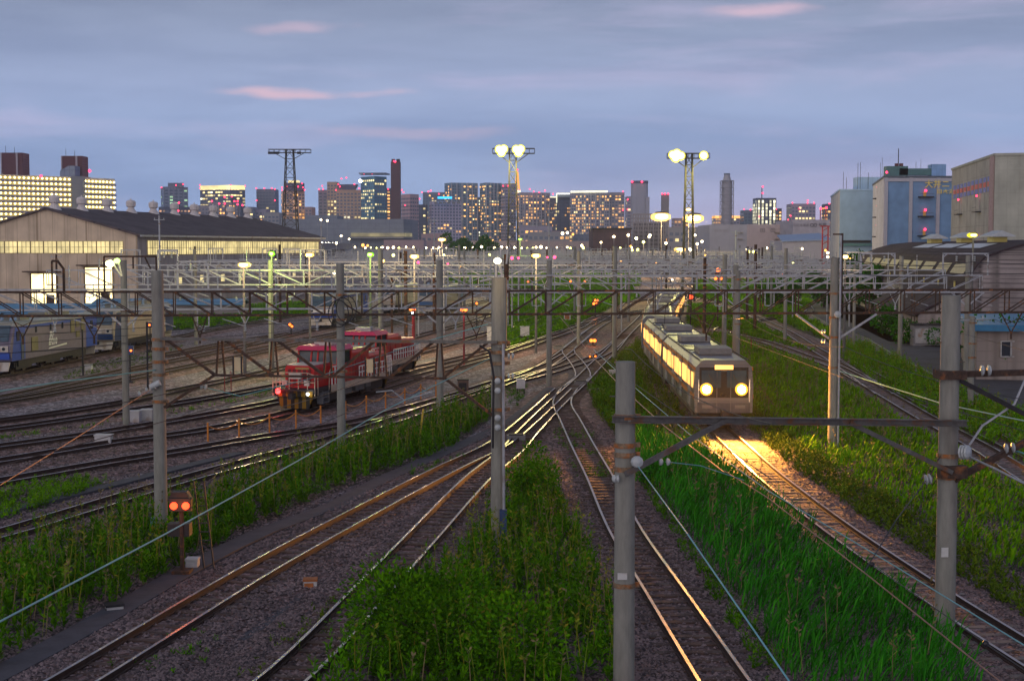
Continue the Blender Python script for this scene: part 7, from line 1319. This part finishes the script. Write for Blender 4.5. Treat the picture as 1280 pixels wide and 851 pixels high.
# rows of small distant lamps
rr = random.Random(5); gname = 'small distant lamps across the far end of the yard'
_h = {}
def dot(q, py_, Y, d, m):
    key = m.name
    if key not in _h:
        b = MB(); b.ball((0, 0, 0), 1, 8); o1 = b.build('lamp_head', m, loc=(0, 0, 0)); b = MB(); b.tube([(0, 0, -1), (0, 0, 0)], .03, 5); o2 = b.build('lamp_post', 'steel', loc=(0, 0, 0)); _h[key] = (o1.data, o2.data); bpy.data.objects.remove(o1); bpy.data.objects.remove(o2)
    z = Z(py_, Y); t = thing('distant_lamp', 'small distant lamp on a thin post at the far end of the yard', 'lamp', (X(q, Y), Y, 0), gname); a = bpy.data.objects.new('lamp_head', _h[key][0]); COL.objects.link(a); a.parent = t; a.location = (0, 0, z); s = d / F * Y / 2; a.scale = (s, s, s)
    b = bpy.data.objects.new('lamp_post', _h[key][1]); COL.objects.link(b); b.parent = t; b.location = (0, 0, z - s); b.scale = (3, 3, z - s)
m_d1 = emit('dot_warm', (1, .78, .42), 14); m_d2 = emit('dot_yellow', (.95, .95, .2), 9); m_d3 = emit('dot_orange', (1, .4, .08), 3); m_d4 = emit('dot_red', (1, .04, .12), 6)
x = 424
while x < 800:
    dot(x, 309.5 + rr.uniform(-.6, .8), 620, rr.uniform(1.6, 3.2), rr.choice((m_d1, m_d1, m_d1, m_d2))); x += rr.choice((4, 7, 9, 13, 16))
for q, y, d, m in [(454, 306.5, 4, m_d3), (460, 307, 3, m_d3), (437, 299, 2, m_d1), (492, 319, 3.5, m_d2), (676, 309, 4, m_d1), (727, 307, 3, m_d1), (751, 303, 2.4, m_d1), (703, 292, 3.5, m_d1), (709, 291, 3, m_d1), (716, 293, 3, m_d3), (767, 296, 3, m_d1), (785, 294, 3.2, m_d1), (795, 298, 3.6, m_d1), (811, 296, 3, m_d1), (832, 304, 3.2, m_d1), (804, 302.5, 3.4, m_d2), (797, 312.5, 4, m_d2), (788, 308, 3, m_d3), (775, 310, 2.4, m_d2), (790, 312.7, 2.6, m_d2), (812, 294, 3, m_d1), (868, 294, 3, m_d1), (871, 305, 3, m_d1), (862, 312, 4, m_d1), (877, 302, 3, m_d1), (933, 312, 3, m_d1), (941, 315, 3.4, m_d2), (936, 314.5, 3, m_d2), (991, 328, 2.6, m_d2), (958, 310, 2.5, m_d1), (1002, 311, 2.5, m_d1), (1034, 310, 3, m_d1), (1034, 316, 3, m_d1), (1031, 313, 3, m_d3), (1034, 321, 3, m_d1), (555, 318.5, 2.5, m_d2), (612, 318.5, 2.5, m_d2), (640, 322.5, 4, m_d4), (648, 322.5, 3, m_d4), (693, 321.5, 4, m_d4), (684, 321.6, 2.4, m_d4), (523, 328, 3.4, m_d4), (560, 330, 2.5, m_d4), (427, 295, 2.5, m_d1), (421, 304, 3, m_d1), (345, 325, 2, m_d2), (402, 275, 2.5, m_d1), (410, 276, 2.5, m_d1), (418, 341, 4, m_d1), (575, 333, 2.5, m_d3), (656, 337, 2, m_d3), (635, 338, 2.6, m_d3), (581, 310, 3, m_d1), (602, 308.5, 3, m_d1), (1062, 323, 2, m_d3), (1022, 368, 2.6, m_d1), (881, 319, 2.2, m_d3), (820, 328, 2, m_d3), (776, 326.5, 2.5, m_d3), (777, 344, 2.2, m_d3), (840, 350, 2.5, m_d1), (213, 339, 0, m_d1)]:
    if d: dot(q, y, 560 if y < 300 else (rr.uniform(300, 560) if y < 318 else rr.uniform(140, 230)), d, m)
# ---------------------------------------------------------------- signals
m_so = emit('signal_orange', (1, .16, .02), 4); m_sw = emit('signal_white', (.8, .85, 1), 14); m_sr2 = emit('signal_red', (1, .045, .012), 4.5)
def signal(label, q, py_, base_y, lamps, m_post, r=.07, head=(.5, .45), watts=0, hm='dark'):
    c_ = G(q, base_y); Y = c_.y; t = thing('signal', label, 'signal', c_, 'ground signals'); z = Z(py_, Y); mb = MB(); mb.tube([(c_.x, Y, 0), (c_.x, Y, z + .1)], r, 8); mb.box((c_.x, Y, .1), (.5, .5, .2)); mb.build('post', m_post, t)
    mb = MB(); mb.box((c_.x, Y - .05, z + .02), (head[0], .22, head[1])); mb.build('signal_head', hm, t); n = 0
    for dx, dz, m, rr_ in lamps: mb = MB(); mb.tube([(c_.x + dx, Y - .22, z + dz), (c_.x + dx, Y - .17, z + dz)], rr_, 12); mb.build('signal_lamp', m, t)
    if watts: lampobj('signal_glow', t, (c_.x, Y - .6, z), watts, (1, .25, .06), .1)
    return t
two = lambda s, m=m_so, r=.11: ((-s, 0, m, r), (s, 0, m, r))
c_ = G(228, 718); t = signal('near signal with two glowing red-orange lamps in the weeds at lower left', 228, 633, 720, two(.17, m_sr2, .105), 'rust', .065, (.62, .36), 10)
mb = MB(); mb.box((c_.x - .05, c_.y, Z(664, c_.y)), (.62, .4, .36)); mb.build('relay_box', 'dark', t); mb = MB(); mb.extr([(-.34, 0), (-.2, .25), (.2, .25), (.34, 0)], (c_.x, c_.y - .3, Z(626, c_.y)), (1, 0, 0), (0, 0, 1), .35, (0, 1, 0)); mb.build('hood', 'dark', t)
mb = MB(); [mb.bar((c_.x + .5, c_.y, 1.0 + i * .25), (c_.x + .8 - i * .03, c_.y, 1.0 + i * .25), .03) for i in range(6)]; [mb.bar((c_.x + a, c_.y, .2), (c_.x + a - .25, c_.y, 2.7), .04) for a in (.62, .9)]; mb.build('ladder', 'dark', t)
mr_ = mat('signal_red_post', (.25, .02, .03), .5, var=.2)
signal('two-lamp orange ground signal with a white lamp, left of the mid-field pole', 516, 386, 440, ((-.16, 0, m_so, .15), (.16, 0, m_so, .15), (0, -.38, m_sw, .10)), mr_, .07, (.55, .5), 25)
signal('two-lamp orange ground signal on a red post right of the mid-field pole', 580, 387, 459, ((-.14, 0, m_so, .13), (.14, 0, m_so, .13), (0, -.36, m_sw, .09)), mr_, .07, (.5, .5), 20)
signal('small orange signal between the mid-field pole and the central pole', 596, 379, 410, ((0, 0, m_so, .13),), 'dark', .06, (.3, .3))
signal('dark blue signal head with two amber lamps beside the left pole', 163, 438, 480, ((-.13, 0, m_so, .07), (.13, 0, m_so, .07)), 'dark', .05, (.55, .6), hm=mat('blue_box', (.03, .06, .16)))
signal('signal with clustered orange lamps near the top of the central fork', 744, 378, 398, ((-.2, -.15, m_so, .17), (.2, -.15, m_so, .17), (-.02, .3, m_so, .14), (.3, .3, m_so, .12)), 'dark', .08, (.8, .9), 25)
signal('low two-lamp orange signal between the rails of the central fork', 741, 425.5, 433, ((-.16, 0, m_so, .16), (.16, 0, m_so, .16)), 'dark', .08, (.65, .45), 20)
signal('red signal on a post beside the curve of the train line', 863, 371, 410, ((0, 0, m_sr2, .24),), 'dark', .07, (.5, .6), 20)
signal('tall signal with one big and two small orange lamps right of the train line', 897, 347, 405, ((0, .9, m_so, .28), (-.32, -.1, m_so, .18), (.32, -.1, m_so, .18)), 'rust', .1, (.8, 1.5), 30)
signal('small orange signal on the left between the far sidings', 364, 406.5, 420, ((-.1, .1, m_so, .14), (.12, -.1, m_so, .12)), 'dark', .06, (.4, .4))
signal('tiny pair of orange lamps beside the cream locomotive', 188, 406, 440, ((0, 0, m_so, .09),), 'dark', .05, (.35, .4), hm=mat('blue_box', (.03, .06, .16)))
signal('low orange shunting lamp beside the fork rails', 741, 445.5, 449, ((-.25, 0, m_so, .08), (.2, .02, m_so, .08)), 'dark', .04, (.7, .2))
for q, y in ((660, 352), (713, 351.5), (731, 351.5), (518, 357), (977, 342)): signal('small amber lamp hanging in the gantries at column %s' % {660: 'just right of the central pole', 713: 'left of the green-lit frame', 731: 'right of the green-lit frame', 518: 'left of the mid-field pole', 977: 'below the pink warehouse'}[q].replace('column ', ''), q, y, y + 24, ((0, 0, m_so, .17),), 'rust', .05, (.45, .35))
# ---------------------------------------------------------------- wires
def wire(label, pts, r=.016, m='wire', name='overhead_wire', sag=0.0, beads=()):
    P_ = [Vector(p) for p in pts]; o_ = []
    for a, b in zip(P_, P_[1:]):
        n = 12
        for i in range(n):
            s = i / n; o_.append(a.lerp(b, s) - UP * (4 * sag * s * (1 - s)))
    o_.append(P_[-1]); mb = MB(); mb.tube(o_, r, 5, False)
    ob = mb.build(name, m)
    return tag(ob, label, 'wire', 'overhead wires')
m_wt = mat('wire_teal', (.16, .42, .46), .4, .2, var=.1); m_wd = mat('wire_dark', (.02, .02, .025), .5); m_wb = mat('wire_brown', (.3, .16, .11), .5, .3); m_ws = mat('wire_silver', (.4, .42, .45), .4, .5)
wire('teal feeder wire slanting across the lower left from the edge to the central pole', [P(-60, 808, 15.5), P(205, 668, 22), P(372, 576, 30), P(480, 513, 38), P(612, 448, 43.6)], .014, m_wt)
wire('teal wire from the left edge to the insulators of the left pole', [P(-60, 498, 32), P(70, 478, 38), P(197, 462, 45)], .022, m_wt)
wire('pale wire running from the left pole insulators past the locomotive to the central pole', [P(252, 483, 45), P(300, 495, 45), P(400, 470, 44), P(520, 430, 44), P(610, 405, 44)], .012, m_wt)
wire('thin wire falling from the left pole insulators to the lower left', [P(186, 488, 44), P(100, 544, 34), P(0, 606, 26), P(-60, 640, 22)], .010, m_wb)
wire('teal wire coming off the foreground pole insulator to the bottom edge', [P(797, 582, 29), P(860, 668, 22), P(925, 762, 18), P(1010, 885, 15)], .012, m_wt)
wire('pale wire running behind the foreground pole from the fork to the rails at lower right', [P(742, 437, 70), P(800, 490, 55), P(860, 541, 45), P(960, 613, 36), P(1120, 708, 28), P(1290, 812, 22)], .013, m_wt)
wire('yellow-lit wire crossing the fork towards the foreground pole', [P(700, 396, 90), P(742, 447, 70), P(777, 484, 58), P(830, 532, 46), P(905, 590, 38)], .018, m_wb)
wire('copper-brown wire over the reeds to the bottom right corner', [P(905, 588, 38), P(960, 622, 34), P(1089, 722, 26), P(1255, 855, 20)], .013, m_wb)
bw = [P(960, 600, 40), P(1011, 643, 34), P(1090, 705, 28), P(1232, 804, 22), P(1300, 850, 20)]
wire('black wire with round beads over the reeds at lower right', bw, .010, m_wd)
t = [o for o in bpy.data.objects if o.get('label', '').startswith('black wire with round')][0]; WL[t.name] = tuple(t.location)
for q in bw[1:4]: mb = MB(); mb.ball(q, .055, 8); mb.build('wire_bead', m_wd, t)
wire('black hanger wire slanting up from the reeds to the round insulator', [P(1080, 715, 27), P(1120, 650, 29), P(1158, 600, 32.2)], .012, m_wd); wire('black hanger wire above the round insulator reaching the right foreground pole', [P(1160, 598, 32.4), P(1178, 565, 32.6)], .012, m_wd)
wire('thick grey cable looping from the right edge down to the big round insulator', [P(1292, 450, 33), P(1268, 505, 33), P(1228, 532, 33), P(1212, 556, 33)], .028, m_ws); wire('thick grey cable running right from the big round insulator', [P(1206, 568, 32.6), P(1245, 586, 30), P(1300, 614, 27)], .026, m_ws)
wire('teal feeder wire low across the weeds right of the main line', [P(1045, 462, 70), P(1100, 480, 60), P(1180, 505, 50), P(1300, 530, 42)], .022, m_wt)
wire('teal guy wire ending at the two discs on the right', [P(1266, 562, 33), P(1300, 573, 33)], .02, m_wt); wire('teal wire right of the foreground pole ending at two small discs', [P(832, 577, 29.5), P(876, 582, 31), P(930, 600, 33)], .011, m_wt)
wire('pale dropping cable with a curl behind the rope posts', [P(470, 490, 60), P(490, 488, 60), P(505, 500, 60), P(540, 490, 60)], .03, m_ws); wire('yellow-black guard sleeve wire leaning in the weeds below the rope posts', [P(529, 512, 70), P(525, 545, 68)], .05, mat('guard_yellow', (.6, .4, .02), .5, var=.5, scale=20)); 
wire('yellow guard wire leaning at the left edge between the sidings', [P(1, 531, 75), P(33, 574, 74)], .035, mat('guard_yellow', (.6, .4, .02)))
# contact and messenger wires over the main tracks
names = dict(T2='the left arm of the fork', T3='the right arm of the fork', T5='the yellow-lit siding', R1='the train line', R2='the right-hand main line', c='the siding nearest the rope posts', b='the near red locomotive siding', a='the far red locomotive siding', g='the weed-grown siding', f='the relay box siding', e1='the yellow-lit left siding', L='the blue locomotive siding', d='the outermost left siding', T1='the bottom left siding')
for k, nm_ in names.items():
    pl = TR[k]; sel = []; s = 0; last = None
    for i, p in enumerate(pl):
        if last is None or (p - last).length > (18 if p.y < 130 else 40): sel.append(p); last = p
    if k in ('T3', 'T1', 'd') : sel = sel[:5]
    wire('contact wire above ' + nm_, [(p.x, p.y, 5.2) for p in sel], .011, m_wd); wire('sagging messenger wire above ' + nm_, [(p.x, p.y, 6.2) for p in sel], .010, m_wd, sag=.35)
for i, (y0, z0) in enumerate(((300, 8.3), (306, 8.9))):
    wire('long dark line wire %s in front of the curved-eave shed' % ['lower', 'upper'][i], [(X(1040, 66), 66, z0), (X(1213, 82), 82, z0 - .4), (X(1400, 92), 92, z0)], .02, m_wd, sag=.3)
for i in range(7):
    wire('thin power line %s before the curved-eave shed wall' % ['uppermost', 'second from top', 'third from top', 'middle', 'third from bottom', 'second from bottom', 'lowest'][i], [(X(1125, 112), 112, 9.2 - i * .55), (X(1210, 105), 105, 9.0 - i * .55), (X(1400, 100), 100, 9.1 - i * .55)], .014, m_wd, sag=.12)
# ---------------------------------------------------------------- small lineside things
def rope_post(q, py_, h=.95):
    c_ = G(q, py_); t = thing('rope_post', 'orange rope post of the fence beside the red locomotive', 'post', c_, 'orange rope posts'); mb = MB(); mb.tube([c_, c_ + UP * h], .045, 8); mb.build('post_tube', mo, t); mb = MB(); mb.lathe(c_ + UP * h, [(.05, 0), (.05, .03), (.01, .05)], 8); mb.build('cap', mo, t); return c_
mo = mat('orange_paint', (.62, .22, .03), .5, var=.15); prev = None
POSTS = [(260, 554), (299, 548), (337, 541), (370, 536), (401, 530), (432, 524), (458, 516), (482, 511), (506, 506), (526, 500), (545, 497)]
for i, (q, y) in enumerate(POSTS):
    c_ = rope_post(q, y)
    if prev is not None and i != 5: ob = None; a, b = prev + UP * .85, c_ + UP * .85; mb = MB(); mb.tube([a.lerp(b, s / 8) - UP * (1.1 * (s / 8) * (1 - s / 8)) for s in range(9)], .028, 5, False); tag(mb.build('rope', mo), 'sagging orange rope between two posts beside the red locomotive', 'rope', 'orange ropes')
    prev = c_
def boxy(label, q, py_, d, m, cat='box', name='relay_box', rz=0.0, lid=None, legs=False, inner=None):
    c_ = G(q, py_); t = thing(name, label, cat, c_); z0 = .35 if legs else 0; mb = MB(); mb.box(c_ + UP * (z0 + d[2] / 2), d, rz); mb.build('body', m, t)
    if lid is not None: mb = MB(); mb.box(c_ + UP * (z0 + d[2] + .03), (d[0] * 1.1, d[1] * 1.1, .06), rz); mb.build('lid', lid, t)
    if legs: mb = MB(); [mb.bar(c_ + Vector((sx_ * d[0] * .4, sy_ * d[1] * .4, 0)), c_ + Vector((sx_ * d[0] * .4, sy_ * d[1] * .4, z0)), .06) for sx_ in (-1, 1) for sy_ in (-1, 1)]; mb.build('leg', 'dark', t)
    if inner: mb = MB(); mb.box(c_ + Vector((-.02, -d[1] / 2 - .012, z0 + d[2] * .5)), (d[0] * .7, .02, d[2] * .6), rz); mb.build('door', inner, t)
    return t
m_wbx = mat('box_white', (.50, .50, .52), .6, var=.15, stain=(.3, .2, .14), stain_amt=.2); m_rbx = mat('box_rust', (.35, .12, .04), .8, var=.4)
boxy('white relay box on legs beside the central pole', 651, 492, (.55, .45, .55), m_wbx, lid=m_wbx, legs=True, inner=m_wbx)
boxy('white twin box half sunk in weeds right of the fork', 766, 474, (.5, .4, .6), m_wbx, lid=m_wbx, inner=m_wbx)
boxy('white cabinet on legs in the green field left of the fork', 656, 424, (.9, .7, .9), m_wbx, lid=m_wbx, legs=True, inner=m_wbx)
boxy('small white case in the green field near the branch of the yellow rails', 709, 404, (.8, .6, .9), m_wbx, lid=m_wbx, legs=True, inner=m_rbx)
boxy('tall white cabinet just left of the central pole', 614, 430, (.8, .6, 1.6), m_wbx, lid=m_wbx, inner=m_wbx)
boxy('left white relay box of the pair between the left poles', 168, 527, (.62, .5, .55), m_wbx, lid=m_wbx, inner=m_wbx); boxy('right white relay box of the pair between the left poles', 184, 525, (.62, .5, .55), m_wbx, lid=m_wbx, inner=m_wbx)
boxy('white box alone between the nearer left sidings', 130, 556, (.75, .5, .45), m_wbx, lid=m_wbx, inner=m_wbx)
boxy('small white box behind the red-orange signal', 241, 712, (.34, .34, .3), m_wbx, lid=m_wbx, inner=m_wbx); boxy('rusty open-fronted box on the gravel between the lower tracks', 388, 734, (.36, .3, .2), m_wbx, lid=m_rbx, inner=m_rbx, rz=.1)
boxy('dark open box with a white rim beside the weeds at lower left', 143, 765, (.42, .34, .18), m_wbx, lid='dark', inner='dark', rz=.4)
boxy('small grey box by the foot of the wire mast near the blue locomotive', 111, 463, (.5, .4, .4), m_wbx, lid=m_wbx, inner=m_wbx)
boxy('round-topped brown bin beside the points left of the central pole', 579, 490, (.7, .7, .8), mat('brown_bin', (.14, .09, .07), .7, var=.2), name='bin', cat='bin', lid='dark', inner='dark')
for i, (q, y, h, lab) in enumerate([(104, 470, 3.4, 'slim dark post beside the blue locomotive rear'), (185, 492, 4.6, 'slim dark post right of the left pole'), (518, 461, 5.0, 'slim dark red post in front of the far sidings'), (281, 494, 1.3, 'left thin red stake between the sidings'), (289, 493, 1.5, 'right thin red stake between the sidings'), (939, 440, 1.2, 'orange stake in the grass right of the train line')]):
    c_ = G(q, y); t = thing('marker_post', lab, 'post', c_); mb = MB(); mb.tube([c_, c_ + UP * h], .06 if h > 2 else .03, 7); mb.build('post_tube', 'dark' if i < 2 else mr_, t); mb = MB(); mb.box(c_ + UP * .03, (.5, .4, .06)); mb.build('base_plate', 'dark', t)
def stone(q, y, s, i): c_ = G(q, y); mb = MB(); mb.lathe(c_, [(s, 0), (s * .9, s * .4), (s * .4, s * .6)], 6); return tag(mb.build('concrete_lump', 'conc'), 'pale broken concrete lump on the gravel %s' % i, 'stone')
stone(430, 702, .12, 'between the lower tracks'); stone(537, 808, .1, 'by the bottom rail'); stone(817, 750, .12, 'inside the right fork track')
# point machines beside the turnouts
for i, (q, y, lab) in enumerate([(698, 438, 'at the head of the kinked turnout'), (726, 483, 'between the rails above the fork'), (645, 553, 'left of the lower crossing'), (760, 478, 'right of the fork rails'), (745, 494, 'below the white twin box')]):
    c_ = G(q, y); t = thing('point_machine', 'low dark point machine ' + lab, 'point machine', c_); mb = MB(); mb.box(c_ + UP * .2, (.9, .5, .35)); mb.build('body', mat('pm_grey', (.16, .16, .17), .6, var=.2), t); mb = MB(); mb.bar(c_ + Vector((.4, 0, .2)), c_ + Vector((1.3, .1, .2)), .05); mb.build('throw_rod', 'rust', t); mb = MB(); mb.box(c_ + UP * .4, (.7, .4, .06)); mb.build('lid', 'dark', t)
